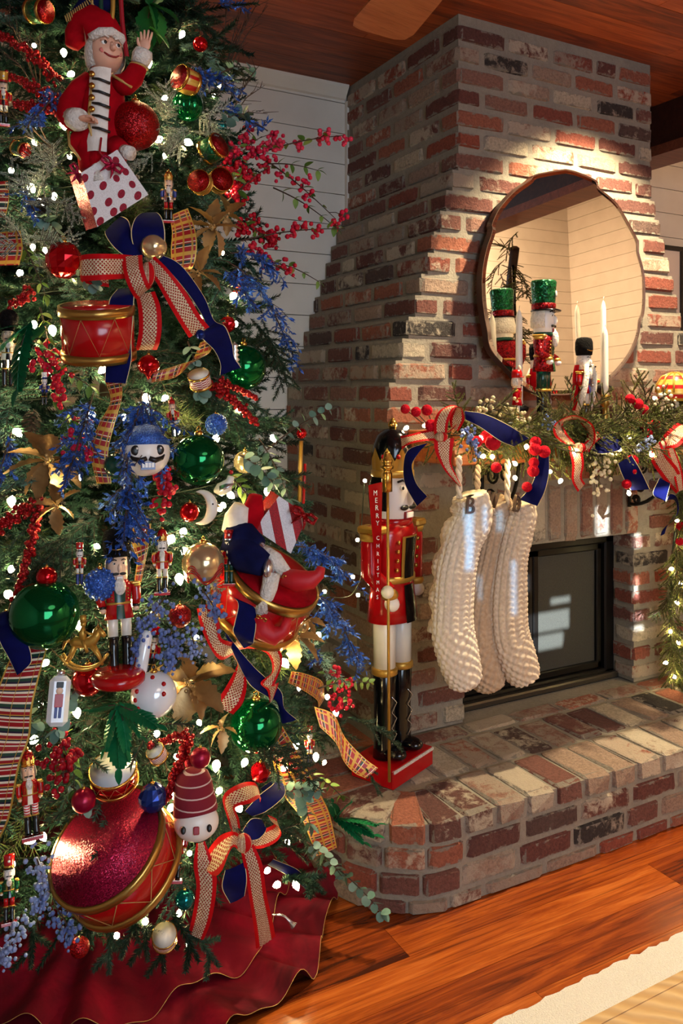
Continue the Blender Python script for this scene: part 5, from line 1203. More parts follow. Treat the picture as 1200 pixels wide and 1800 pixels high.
tbow('lower red and gold mesh bow with royal blue loops near the tree skirt', [
    ('loop', 'navy_velvet', [(430, 1425, 445, 1435, .04, .04), (455, 1398, 470, 1425, .06, .08), (480, 1378, 500, 1398, .04, .08), (478, 1372, 494, 1375, .0, .02), (458, 1385, 462, 1392, -.01, 0)]),
    ('loop', 'navy_velvet', [(420, 1470, 424, 1478, .05, .05), (440, 1440, 455, 1475, .06, .08), (460, 1440, 468, 1455, .04, .07), (440, 1442, 446, 1448, .02, .03)]),
    ('loop', 'red_gold_mesh', [(412, 1480, 424, 1474, .06, .06), (400, 1440, 420, 1440, .07, .07), (392, 1400, 414, 1420, .08, .1), (420, 1378, 440, 1412, .08, .12), (448, 1376, 458, 1402, .05, .09), (458, 1400, 454, 1420, .03, .05)]),
    ('loop', 'red_gold_mesh', [(425, 1485, 430, 1472, .06, .06), (455, 1492, 452, 1462, .1, .06), (485, 1480, 480, 1450, .1, .04), (494, 1462, 486, 1440, .07, .01), (478, 1445, 470, 1432, .04, 0)]),
    ('loop', 'red_gold_mesh', [(430, 1478, 425, 1500, .08, .08), (412, 1462, 408, 1490, .08, .12), (385, 1470, 390, 1530, .06, .14), (362, 1500, 375, 1540, .04, .12), (358, 1515, 362, 1522, .03, .08), (385, 1500, 380, 1490, .04, .04)]),
    ('tail', 'red_gold_mesh', [(345, 1482, 360, 1478, .06, .06), (340, 1520, 378, 1528, .08, .08), (345, 1560, 380, 1565, .08, .08), (338, 1610, 372, 1615, .07, .07), (331, 1640, 358, 1652, .05, .05)]),
    ('tail', 'red_gold_mesh', [(422, 1490, 446, 1484, .08, .08), (430, 1530, 461, 1520, .1, .1), (438, 1580, 468, 1570, .1, .1), (446, 1630, 478, 1615, .1, .1), (450, 1668, 484, 1646, .09, .09)]),
    ('tail', 'navy_velvet', [(395, 1530, 430, 1515, .06, .06), (390, 1560, 434, 1545, .06, .06), (404, 1588, 430, 1575, .05, .05)]),
    ('tail', 'navy_velvet', [(470, 1520, 480, 1510, .05, .05), (515, 1545, 525, 1530, .05, .05), (556, 1578, 545, 1560, .05, .05)])], (428, 1480), (428, 1482, 15, 17, .1))
ribbon_thing('red and gold mesh ribbon curling down beside the second elf', 'red_gold_mesh', tr([(346, 1070, 362, 1062, .04), (352, 1100, 384, 1090, .06), (370, 1140, 388, 1120, .06), (388, 1160, 404, 1128, .05), (412, 1150, 412, 1130, .02), (420, 1155, 405, 1145, .0), (412, 1180, 432, 1190, .03), (392, 1215, 428, 1232, .06), (376, 1236, 410, 1256, .05)]))
ribbon_thing('red and gold mesh ribbon loop hanging over the green ball', 'red_gold_mesh', tr([(400, 1146, 420, 1120, .02), (440, 1140, 450, 1120, .02), (470, 1150, 488, 1140, .05), (478, 1180, 496, 1165, .08), (458, 1200, 482, 1205, .09), (470, 1215, 490, 1200, .07), (474, 1238, 480, 1228, .05)]))
ribbon_thing('navy velvet ribbon waving down under the red drum', 'navy_velvet', tr([(398, 1042, 415, 1052, .06), (418, 1060, 448, 1068, .1), (412, 1095, 450, 1100, .11), (410, 1112, 446, 1130, .1), (428, 1140, 450, 1128, .08)]), name='velvet_streamer')
ribbon_thing('navy velvet ribbon end hanging right of the green ball', 'navy_velvet', tr([(395, 1110, 400, 1125, .03), (440, 1165, 420, 1170, .05), (466, 1190, 440, 1205, .05), (494, 1215, 470, 1225, .06), (500, 1245, 486, 1235, .07), (522, 1265, 494, 1272, .08)]), name='velvet_streamer')
ribbon_thing('navy velvet ribbon end with white edge under the largest green ball', 'navy_velvet', tr([(-6, 1105, 18, 1092, .06), (0, 1130, 44, 1118, .08), (14, 1155, 56, 1160, .08), (30, 1187, 40, 1180, .07)]), name='velvet_streamer')
ribbon_thing('wide striped metallic ribbon cascading along the left edge of the tree', 'striped_ribbon', tr([(24, 1142, 84, 1136, .04), (4, 1190, 70, 1186, .06), (-14, 1240, 57, 1243, .07), (-24, 1292, 52, 1296, .07), (-40, 1350, 34, 1346, .08), (-60, 1430, 18, 1432, .08), (-80, 1480, -2, 1478, .07)]), name='striped_streamer')
ribbon_thing('sheer plaid ribbon trailing down the right side above the fern', 'plaid_ribbon', tr([(474, 1306, 496, 1276, .02), (482, 1350, 532, 1338, .03), (500, 1400, 556, 1384, .04), (530, 1440, 578, 1428, .05), (556, 1505, 592, 1490, .05)]), name='plaid_streamer')
ribbon_thing('bright gold plaid ribbon twisting towards the nutcracker base', 'plaid_ribbon', [(a, b, c, d, 2.16 - .002 * i, 2.14) for i, (a, b, c, d) in enumerate(((552, 1242, 562, 1278), (586, 1256, 590, 1306), (606, 1296, 604, 1338), (640, 1332, 622, 1358), (664, 1350, 642, 1368)))], name='plaid_streamer')
ribbon_thing('plaid ribbon loop beside the red berries on the right of the tree', 'plaid_ribbon', tr([(506, 1200, 512, 1180, .02), (530, 1212, 536, 1184, .04), (556, 1230, 566, 1198, .04), (560, 1244, 570, 1228, .02)]), name='plaid_streamer')
ribbon_thing('plaid ribbon loop beside the big bow and gold leaves', 'plaid_ribbon', tr([(298, 380, 330, 366, .02), (302, 410, 342, 400, .05), (300, 440, 346, 432, .06), (302, 468, 342, 462, .05), (300, 480, 334, 478, .02)]), name='plaid_streamer')
ribbon_thing('plaid ribbon curl under the big bow tail', 'plaid_ribbon', tr([(374, 594, 352, 602, .02), (366, 622, 338, 632, .04), (318, 640, 310, 662, .05), (272, 654, 266, 672, .04)]), name='plaid_streamer')
ribbon_thing('plaid ribbon strand running down between the blue glitter sprays', 'plaid_ribbon', tr([(184, 668, 214, 664, .05), (194, 705, 214, 700, .06), (174, 745, 200, 750, .06), (158, 790, 190, 798, .05), (170, 850, 196, 850, .03)]), name='plaid_streamer')
ribbon_thing('yellow lit plaid ribbon behind the two middle nutcrackers', 'plaid_ribbon', tr([(228, 928, 266, 920, .02), (232, 955, 262, 950, .02), (240, 985, 258, 975, .02), (236, 1020, 248, 1024, .02)]), name='plaid_streamer')
ribbon_thing('red and gold plaid ribbon tuft at the left edge beside the frosted sprays', 'plaid_ribbon', tr([(-10, 410, 36, 405, .04), (-10, 440, 40, 438, .05), (-12, 468, 34, 466, .04)]), name='plaid_streamer')
ribbon_thing('striped ribbon end at the left edge above the plaid tuft', 'striped_ribbon', tr([(-14, 322, 14, 318, .03), (-14, 350, 16, 350, .04), (-14, 384, 10, 382, .03)]), name='striped_streamer')
for nm_, x0, x1, c_ in (('gold', 162, 158, 'cord_gold'), ('dark green', 178, 190, 'lacquer_green'), ('amber', 198, 192, 'gold_paint'), ('crimson', 211, 222, 'bag_red')):
    d_ = td(187, 120, .13); ribbon_thing('narrow %s ribbon strand hanging over the smiling elf' % nm_, c_, [(x0 - 4, -30, x0 + 4, -30, d_), (x0 - 4, 20, x0 + 4, 20, d_), (x1 - 4, 62, x1 + 4, 62, d_), (x1 - 1, 74, x1 + 1, 74, d_)] if nm_ != 'crimson' else [(x0 - 4, -30, x0 + 4, -30, d_), (x0, 40, x0 + 8, 40, d_), (x1 - 3, 100, x1 + 5, 100, d_)], name='narrow_ribbon')

# ------------------------------------------------------------------ ball ornaments
B_ = [(238, 221, 42, 'glitter_red', 'glittery red ball beside the smiling elf', 'smooth', .10), (330, 186, 26, 'ball_green', 'ribbed green ball in frosted twigs right of the elf', 'ribbed', .02), (387, 223, 11, 'ball_teal', 'tiny bright green ball right of the ribbed ball', 'ribbed', .02),
      (352, 78, 13, 'ball_red', 'small red ball among dark twigs near the ceiling', 'smooth', .04), (270, 434, 23, 'ball_champagne', 'champagne pearl ball tucked into the navy bow loop', 'smooth', .07), (112, 457, 32, 'ball_red', 'crinkled shiny red ball left of the big bow', 'facet', .05), (428, 646, 40, 'ball_green', 'green ball half hidden behind the navy ribbon end', 'smooth', .0),
      (261, 643, 20, 'ball_red', 'red drop ornament under the big bow', 'drop', .05), (380, 746, 19, 'glitter_blue', 'small dark blue beaded ball above the middle green ball', 'knobby', .04), (349, 808, 45, 'ball_green', 'shiny green ball in the middle of the tree', 'smooth', .05), (333, 900, 17, 'ball_red', 'small red ball cupped by the white moon', 'smooth', .04),
      (82, 1014, 18, 'ball_red', 'small red ball on top of the largest green ball', 'smooth', .07), (78, 1080, 60, 'ball_green', 'largest green ball at the left of the tree', 'smooth', .06), (176, 1027, 28, 'glitter_blue', 'blue beaded ball between the small nutcrackers', 'knobby', .06), (357, 990, 37, 'ball_champagne', 'champagne gold ball with red swirls beside the nutcracker', 'smooth', .05),
      (316, 1083, 20, 'glitter_red', 'sparkling red ball among pale blue berries', 'smooth', .06), (155, 1195, 28, 'ball_red', 'glossy red ball under the golden rocking horse', 'smooth', .03), (270, 1221, 40, 'ball_pearl', 'large white pearl ball with red jewels', 'smooth', .06), (450, 1275, 46, 'ball_green', 'green ball behind fir tips on the right of the tree', 'smooth', .02),
      (147, 1407, 21, 'ball_magenta', 'matte magenta ball above the large drum head', 'smooth', .06), (352, 1332, 18, 'ball_magenta', 'matte magenta ball above the burgundy knitted hat', 'smooth', .07), (268, 1402, 25, 'ball_blue', 'faceted blue ball beside the knitted hat', 'facet', .07), (458, 1357, 18, 'ball_red', 'red ball under the lower green ball', 'facet', .02), (325, 1581, 17, 'ball_teal', 'teal ball beside the lower bow tail', 'smooth', .03),
      (140, 1665, 17, 'glitter_red', 'sparkling red ball hanging over the tree skirt', 'smooth', .05), (205, 818, 22, 'lacquer_green', 'dark green ball behind the blue glitter spray', 'smooth', .05), (400, 570, 14, 'ball_red', 'dark red ball behind the cedar frond', 'facet', .0), (418, 500, 16, 'ball_red', 'red ball under the gold leaf spray', 'smooth', .0), (10, 1090, 16, 'velvet_navy', 'navy ball peeking out beside the largest green ball', 'smooth', .05),
      (430, 812, 20, 'ball_champagne', 'peach tinted glass ball among eucalyptus leaves', 'smooth', .0), (275, 1080, 12, 'ball_champagne', 'small gold drop between pale blue berry sprays', 'drop', .05), (15, 560, 17, 'plush_black', 'black furry ball hat at the left edge', 'smooth', .05), (352, 588, 9, 'ball_blue', 'tiny pale blue ball on the eucalyptus under the bow', 'facet', .09), (530, 1098, 15, 'ball_champagne', 'gold wire ball below the blue glitter spray', 'ribbed', .0)]
for x, y, r, m_, l_, s_, o_ in B_: ball(x, y, r, m_, l_, s_, o_)
for x, y, r, R_ in ((270, 1221, 40, 'lacquer_red'),):                # jewels on the pearl ball
    d = td(x, y, .06); t_ = [o for o in bpy.data.objects if o.get('label') == 'large white pearl ball with red jewels'][0]
    for i, (jx, jz) in enumerate(((-20, 30), (-22, 16), (-24, 2), (22, 26), (24, 12), (-18, -12), (2, 36))):
        jy = -math.sqrt(max(1, r * r - jx * jx - jz * jz)); mb = MB(); mb.m = FP(x, y, d); mb.sph((jx, jy, jz), 4.2, 8, 6)
        me_ = mb.mesh('jewel', R_); o = put('jewel', me_, t_); o.matrix_parent_inverse = Matrix.LocRotScale(t_.location, t_.rotation_euler, t_.scale).inverted()
d = td(357, 990, .05); t_ = [o for o in bpy.data.objects if o.get('label', '').startswith('champagne gold ball with red')][0]
mb = MB(); mb.m = FP(357, 990, d)
for q in range(4): mb.tube([(38 * math.cos(a) * math.cos(.5 - .35 * math.sin(a * 4)), -38 * abs(math.sin(a)) * math.cos(.5 - .35 * math.sin(a * 4)), -38 * math.sin(.5 - .35 * math.sin(a * 4)) + q * 4 - 4) for a in [PI * i / 24 for i in range(25)]], 1.1, 4)
o = put('painted_swirls', mb.mesh('painted_swirls', 'lacquer_red'), t_); o.matrix_parent_inverse = Matrix.LocRotScale(t_.location, t_.rotation_euler, t_.scale).inverted()

# ------------------------------------------------------------------ drums
def dframe(px, py, axis, out, s_=1.0):
    """frame at a pixel whose z runs along axis = (right, towards viewer, up), one unit = one pixel"""
    d = td(px, py, out); ax = (RGT * axis[0] - FWD * axis[1] + UP * axis[2]).normalized()
    return Matrix.Translation(W(px, py, d)) @ ax.to_track_quat('Z', 'Y').to_matrix().to_4x4() @ Matrix.Scale(d / FPX * s_, 4)
def drum_at(label, px, py, axis, r, h, out, **kw): return drum(label, dframe(px, py, axis, out) @ T(0, 0, -h / 2), r, h, **kw)
drum_at('large shiny red drum with glittering head at the foot of the tree', 204, 1503, (-.34, .52, .78), 103, 78, .05, shell='lacquer_red', head='glitter_magenta', hoop='brass', name='large_drum', cat='drum', cords=9)
drum_at('red drum with gold bands hanging below the big bow', 172, 584, (.02, .25, .97), 62, 96, .06, head='lacquer_red', name='red_drum', cat='drum', cords=7)
drum_at('tilted red drum with gold band under the striped gift box', 462, 1046, (.48, .28, .83), 84, 92, .03, head='velvet_red', name='red_drum', cat='drum', cords=7)
for l_, x, y, ax, r, h, sh, hd, o_ in (('small green and red drum ornament at the very top left', 68, 20, (.85, .45, -.2), 20, 36, 'glitter_green', 'glitter_red', .04), ('small drum ornament with red glitter face near the dark twigs', 327, 142, (-.6, .75, .15), 22, 34, 'gold_check', 'glitter_red', .06),
        ('green drum ornament with gold rims above the red drum faces', 374, 262, (.75, .45, .3), 22, 34, 'glitter_green', 'glitter_red', .04), ('mini drum with round red glitter face right of the small nutcracker', 352, 321, (-.15, .95, .05), 20, 20, 'gold_paint', 'glitter_red', .06), ('second mini drum with red glitter face beside the berries', 386, 318, (.5, .8, .1), 21, 20, 'gold_paint', 'glitter_red', .03),
        ('mini drum with pale head in eucalyptus below the navy ribbon', 351, 668, (-.1, .55, .8), 19, 26, 'harlequin', 'drum_skin', .07), ('tiny harlequin drum hanging above the tree skirt', 289, 1648, (.1, .62, .75), 21, 28, 'harlequin', 'drum_skin', .05), ('tiny harlequin drum beside the red bead garland', 276, 1325, (-.3, .5, .8), 16, 22, 'harlequin', 'drum_skin', .05), ('green drum barrel at the upper left above the pine needles', 36, 262, (.7, .4, -.3), 13, 26, 'glitter_green', 'glitter_red', .03)):
    drum_at(l_, x, y, ax, r, h, o_, shell=sh, head=hd, cords=6 if r > 18 else 0, hoop='gold')
drum_at('round red and gold ornament bowl beneath the green glitter leaves', 200, 1362, (.0, .45, .9), 40, 34, .03, shell='ball_red', head='ball_pearl', hoop='gold', name='bowl_ornament', cords=10)

# ------------------------------------------------------------------ nutcrackers in the tree
def tnut(label, px, py, h, out, pal, hat, yaw=0, roll=0, **kw):
    d = td(px, py - h / 2, out); nutcracker(label, FP(px, py, d, -.6 * math.degrees(math.atan((py - HOR) / FPX)), roll, yaw - math.degrees(math.atan((px - 600) / FPX))) @ Matrix.Scale(h, 4), pal, hat, name='nutcracker_ornament', cat='ornament', **{'n': 10, **kw})
RW = dict(coat='lacquer_red', face='face_white', hair='plush_white', beard='plush_white', leg='lacquer_white', brow='paint_black')
tnut('large nutcracker with round black fur hat on a red round base', 213, 1190, 258, .075, dict(coat='lacquer_red', sleeve='lacquer_red', face='face_paint', beard='plush_white', hair='plush_white', hat='plush_black', hat2='gold', leg='lacquer_white', boot='lacquer_black', panel='lacquer_green', panel2='lacquer_green', cuff='lacquer_black'), 'bearskin', 10, base=False, n=14)
mb = MB(); mb.m = FP(208, 1190, td(208, 1190, .09)); mb.lathe([(0, -12), (40, -12), (46, -6), (46, 4), (40, 10), (0, 11)], 28)
mb.build('round_base', 'lacquer_red', [o for o in bpy.data.objects if o.get('label', '').startswith('large nutcracker with round')][0])
tnut('red crowned nutcracker with white beard and drum beside the gold ball', 285, 1046, 118, .06, {**RW, 'hat': 'lacquer_red', 'hat2': 'gold', 'panel': 'silver', 'panel2': 'lacquer_white', 'boot': 'lacquer_black'}, 'crown')
tnut('small red nutcracker hanging left of the blue beaded ball', 140, 1028, 74, .05, {**RW, 'hat': 'lacquer_red', 'hat2': 'silver', 'boot': 'lacquer_blue'}, 'shako', base=False)
tnut('small red and green nutcracker in front of the navy elf trousers', 402, 1030, 98, .07, {**RW, 'hat': 'glitter_red', 'hat2': 'silver', 'leg': 'lacquer_green', 'boot': 'lacquer_green'}, 'shako')
tnut('small grey coated nutcracker below the mini drums', 296, 392, 92, .07, dict(coat='silver', sleeve='lacquer_blue', face='face_paint', hair='plush_white', beard='plush_white', hat='gold', hat2='gold_paint', leg='lacquer_red', boot='lacquer_black'), 'crown')
tnut('red and cream glass nutcracker at the lower left by the striped ribbon', 58, 1476, 152, .06, {**RW, 'face': 'face_paint', 'hat': 'glitter_red', 'hat2': 'gold', 'panel': 'gold_paint', 'panel2': 'ivory', 'leg': 'candy_stripe'}, 'crown', roll=-4)
tnut('small green coated nutcracker at the bottom left edge', 16, 1626, 112, .06, {**RW, 'coat': 'glitter_green', 'hat': 'lacquer_red', 'hat2': 'gold', 'leg': 'lacquer_red'}, 'shako')
tnut('colourful little drummer nutcracker right of the large drum', 306, 1552, 118, .08, {**RW, 'hat': 'lacquer_white', 'hat2': 'lacquer_blue', 'panel': 'lacquer_blue', 'panel2': 'gold_paint', 'leg': 'lacquer_green'}, 'shako', roll=6)
tnut('tiny red and white nutcracker right of the lower green ball', 544, 1342, 62, .02, {**RW, 'hat': 'lacquer_red', 'hat2': 'lacquer_black', 'panel2': 'lacquer_black'}, 'shako', base=False)
tnut('red soldier figure on the far left beside the red bead sprays', 6, 222, 92, .04, {**RW, 'face': 'face_paint', 'hat': 'gold_paint', 'hat2': 'lacquer_red'}, 'shako', base=True)
tnut('white bearded figure with black hat at the left edge under the plaid tuft', 14, 680, 122, .04, dict(coat='ivory', sleeve='ivory', face='face_paint', hair='plush_white', beard='plush_white', hat='plush_black', hat2='plush_black', leg='paint_black'), 'bearskin', base=False)
tnut('tiny blue and red toy soldier among berries left of centre', 78, 712, 58, .05, {**RW, 'coat': 'lacquer_blue', 'hat': 'paint_white', 'hat2': 'lacquer_blue', 'leg': 'paint_black'}, 'shako', base=False)
tnut('burgundy nutcracker hanging beside the white tube ornament', 262, 1192, 88, .06, {**RW, 'coat': 'velvet_red', 'face': 'face_paint', 'hat': 'velvet_red', 'hat2': 'paint_black', 'leg': 'paint_black'}, 'shako', base=False, roll=8)
tnut('red cap figure above the middle green ball', 308, 768, 72, .05, {**RW, 'hat': 'glitter_red', 'hat2': 'lacquer_red', 'face': 'face_paint', 'leg': 'ivory'}, 'cap', base=False, roll=-6)
# ------------------------------------------------------------------ elves, gift boxes and other figures
def hand(mb, m, s_, curl=.2, spread=.12, flip=1):
    """palm, four fingers and a thumb; fingers along +z, palm towards -y"""
    mb.sph((0, 0, .45 * s_), s_, 12, 8, m=m, sc=(.42, .2, .5))
    for i, (x, l_) in enumerate(((-.30, .62), (-.10, .74), (.10, .70), (.29, .54))):
        x *= flip; a = x * spread * 3; z0 = .82; pts = [(x * .95 * s_, 0, .55 * s_)]; an = curl * .3; p = V((x * s_, 0, z0 * s_)); pts.append(tuple(p))
        for k in range(3): p = p + V((math.sin(a), -math.sin(an), math.cos(an))) * l_ * s_ / 3; pts.append(tuple(p)); an += curl
        mb.tube(pts, [.1 * s_, .105 * s_, .098 * s_, .088 * s_, .066 * s_], 8, m=m)
    mb.tube([(.25 * flip * s_, -.02 * s_, .25 * s_), (.46 * flip * s_, -.08 * s_, .48 * s_), (.52 * flip * s_, -.14 * s_, .72 * s_), (.5 * flip * s_, -.2 * s_, .88 * s_)], [.13 * s_, .12 * s_, .1 * s_, .07 * s_], 8, m=m)
ED = td(187, 200, .10); EM = FP(187, 200, ED)
def E(px, py, y=0): return (px - 187, y, 200 - py)
elf = thing('elf_doll', 'smiling elf doll in red coat and hat waving from the top of the tree', 'elf doll', EM.translation)
def EP(nm, mat, f, par=None, m=None):
    mb = MB(); mb.m = m or EM; f(mb); return mb.build(nm, mat, par or elf)
coat = EP('coat', 'velvet_red', lambda b: (b.tube([E(180, 296, 8), E(176, 262, 6), E(178, 225, 4), E(182, 185, 2), E(184, 152, 2), E(186, 134, 2)], [44, 45, 42, 40, 34, 16], 22, flat=.75)))
EP('coat_tail', 'velvet_red', lambda b: b.sheet([[E(150, 225, -26), E(168, 225, -34)], [E(132, 245, -24), E(166, 255, -34)], [E(130, 268, -20), E(172, 280, -34)], [E(150, 288, -22), E(176, 294, -32)]]), coat)
EP('coat_trim', 'cord_gold', lambda b: [b.tube(p, 2.6, 6) for p in ([E(170, 132, -22), E(172, 165, -34), E(168, 200, -36), E(166, 228, -36), E(176, 262, -36)], [E(126, 236, -20), E(130, 262, -24), E(150, 288, -24)], [E(204, 142, -26), E(222, 152, -22), E(236, 160, -16)])], coat)
vest = EP('vest', 'shirt_white', lambda b: b.sheet([[E(168 + j * 9 - (i * 1.0), 132 + i * 18, -30 - 9 * math.sin(PI * j / 4) - 2 * (i % 2)) for j in range(5)] for i in range(9)]), coat)
for i in range(5): EP('vest_stripe', 'paint_black', lambda b: b.tube([E(174, 152 + i * 21, -37), E(186, 155 + i * 21, -43), E(204, 160 + i * 21, -36)], 2.4, 6), vest)
for i in range(4): EP('button', 'gold', lambda b: b.lathe([(0, 3), (5, 3), (5.5, 0), (4, -2)], 12, m=T(*E(174, 146 + i * 20, -41)) @ rot(90)), vest)
# arm that carries the gift
a1 = EP('sleeve', 'velvet_red', lambda b: b.tube([E(164, 142, 0), E(146, 162, -4), E(132, 190, -12), E(130, 212, -24), E(142, 226, -38)], [20, 24, 25, 22, 18], 16))
EP('cuff', 'plush_white', lambda b: b.tube([E(136, 218, -34), E(150, 225, -44), E(160, 227, -50)], [17, 20, 17], 14), a1)
EP('hand', 'skin', lambda b: hand(b, T(*E(156, 226, -52)) @ rot(10, 88, 0) @ rot(0, 0, 90), 24, .55), a1)
# raised, waving arm
a2 = EP('sleeve', 'velvet_red', lambda b: b.tube([E(206, 150, 0), E(222, 150, -4), E(236, 140, -8), E(246, 120, -8)], [18, 19, 18, 15], 16))
EP('cuff', 'plush_white', lambda b: b.tube([E(247, 116, -8), E(252, 102, -8), E(255, 92, -8)], [15, 18, 15], 14), a2)
EP('cuff_trim', 'cord_gold', lambda b: b.lathe([(14, -2), (17, 0), (14, 2)], 16, m=T(*E(246, 120, -8)) @ rot(0, 14, 0)), a2)
EP('hand', 'skin', lambda b: hand(b, T(*E(255, 94, -9)) @ rot(0, 8, 0), 24, .1, .25, -1), a2)
# head: turned to the right, long pointed ear, grin
HM = EM @ T(*E(186, 98, -6)) @ rot(-4, 0, 38)
def HP(nm, mat, f, par=None): return EP(nm, mat, f, par, HM)
def head_shape(b):
    b.sph((0, 0, 0), 33, 28, 20, sc=(.92, 1.0, 1.06))
    out = []
    for p in b.v:
        q = HM.inverted() @ p; x, y_, z = q
        if y_ < 0:
            y_ *= 1 + .10 * math.exp(-((z + 22) / 10) ** 2 - (x / 14) ** 2)          # chin
            y_ -= 2.0 * math.exp(-((z + 6) / 8) ** 2 - ((abs(x) - 16) / 8) ** 2)       # cheeks
            y_ += 3.2 * math.exp(-((z - 7) / 5) ** 2 - ((abs(x) - 12) / 6) ** 2)       # eye hollows
        out.append(HM @ V((x, y_, z)))
    b.v = out
head = HP('head', 'skin', head_shape)
EP('neck', 'skin', lambda b: b.tube([E(186, 126, 0), E(185, 142, 0)], 13, 12), head)
HP('nose', 'skin', lambda b: (b.sph((0, -37, -3), 6.5, 10, 8, sc=(.8, 1.2, .85)), b.tube([(0, -31, 8), (0, -36, -1)], [3, 5], 8)), head)
for s_ in (-1, 1):
    HP('eye', 'paint_white', lambda b: b.sph((s_ * 12, -27.5, 7), 5, 12, 8, sc=(1.1, .6, .8)), head); HP('pupil', 'paint_black', lambda b: b.sph((s_ * 12 + 1, -30, 7), 2.8, 10, 6, sc=(1, .6, 1.1)), head)
    HP('eyelid', 'skin', lambda b: b.tube([(s_ * 6, -30, 9), (s_ * 12, -31.5, 12), (s_ * 18, -28, 9)], 1.6, 6), head); HP('eyebrow', 'plush_white', lambda b: b.tube([(s_ * 5, -32, 15), (s_ * 12, -31.5, 19), (s_ * 20, -26, 15)], 2, 6), head)
    HP('cheek', 'cheek', lambda b: b.sph((s_ * 15, -27.2, -7), 6, 10, 6, sc=(1, .35, .8)), head)
    HP('ear', 'skin', lambda b: b.add([(s_ * 28, 2, -6), (s_ * 31, -4, 2), (s_ * 36, 4, 42), (s_ * 29, 8, 8), (s_ * 33, 3, 6), (s_ * 27, 4, 0)], [(0, 1, 4), (1, 2, 4), (2, 3, 4), (3, 0, 4), (0, 5, 1), (1, 5, 2), (2, 5, 3), (3, 5, 0)]), head)
HP('mouth', 'lips', lambda b: b.tube([(-13, -28.5, -11), (-7, -32.5, -16), (0, -34, -17.5), (7, -32.5, -16), (13, -28.5, -11)], 1.6, 6), head)
HP('hair', 'plush_white', lambda b: (b.lathe([(0, 35), (16, 32.5), (29, 22), (34, 10), (35, -6), (33, -20), (27, -30)], 22, a0=-.55, a1=PI + .55), b.tube([(-30, -12, 16), (-18, -27, 24), (0, -32, 27), (18, -27, 24), (30, -12, 16)], 8, 10)), head)
hat = EP('hat', 'velvet_red', lambda b: b.tube([E(190, 70, 2), E(176, 52, 4), E(160, 40, 6), E(144, 44, 8), E(130, 62, 8), E(124, 80, 8)], [30, 34, 33, 28, 20, 12], 20), head)
EP('hat_band', 'velvet_navy', lambda b: b.tube([E(124, 30, 4), E(146, 12, 4), E(172, 4, 6), E(196, 6, 6)], [8, 15, 17, 10], 12), hat)
EP('hat_fringe', 'cord_gold', lambda b: [b.tube([E(122 + i * 3.4, 44 - i * 2.6 + 6 * math.sin(i * .3), -12), E(119 + i * 3.4, 34 - i * 2.4, -15)], 1.3, 5) for i in range(14)], hat)
# legs
for (x0, y0, x1, y1, x2, y2) in ((205, 262, 224, 274, 240, 280), (176, 270, 182, 300, 186, 330)):
    lg = EP('trouser_leg', 'velvet_red', lambda b: b.tube([E(x0, y0, -14), E(x1, y1, -26)], [20, 15], 14)); EP('stocking', 'plush_white', lambda b: b.tube([E(x1, y1, -26), E(x2, y2, -34)], [13, 12], 12), lg)
def quad_box(label, q, d, back, dd, face, side, uvs, name='gift_box'):
    t_ = thing(name, label, 'gift box', W(*q[3], d)); f = [W(x, y, d) for x, y in q]; bk = [W(x + back[0], y + back[1], d + dd) for x, y in q]
    MB().add(f, [(0, 1, 2, 3)], uv=uvs, smooth=False).build('printed_front', face, t_)
    MB().add(f + bk, [(4, 7, 6, 5), (0, 4, 5, 1), (1, 5, 6, 2), (2, 6, 7, 3), (3, 7, 4, 0)], smooth=False).build('box_body', side, t_); return t_
gd = td(195, 330, .13)
gb = quad_box('white gift box with red glitter dots carried by the smiling elf', [(142, 304), (206, 263), (261, 342), (171, 399)], gd, (-20, 6), .055, 'dotted_paper', 'glitter_magenta', [(0, 1), (1, 1), (1.05, 0), (0, 0)])
def fb_bow(parent, m, s_, mat, nm='bow'):
    mb = MB(); mb.m = m
    for q in (-1, 1): mb.tube([(0, 0, 0), (q * .5 * s_, -.15 * s_, .32 * s_), (q * 1.0 * s_, -.2 * s_, .25 * s_), (q * 1.0 * s_, -.2 * s_, -.2 * s_), (q * .5 * s_, -.15 * s_, -.22 * s_), (0, 0, 0)], .16 * s_, 8); mb.tube([(0, -.05 * s_, 0), (q * .4 * s_, -.1 * s_, -.6 * s_), (q * .55 * s_, -.1 * s_, -1.1 * s_)], [.14 * s_, .13 * s_, .03 * s_], 6)
    mb.sph((0, -.1 * s_, 0), .22 * s_, 10, 8); return mb.build(nm, mat, parent)
fb_bow(gb, FP(198, 290, gd - .012, 0, 35, 0), 20, 'glitter_magenta', 'glitter_bow'); fb_bow(gb, FP(136, 305, gd + .02, 0, 60, 0), 17, 'glitter_magenta', 'glitter_bow')
mb = MB(); mb.tube([W(178, 242, gd), W(175, 268, gd - .004), W(190, 286, gd - .006)], .0022, 6); mb.build('carry_cord', 'bag_red', gb)
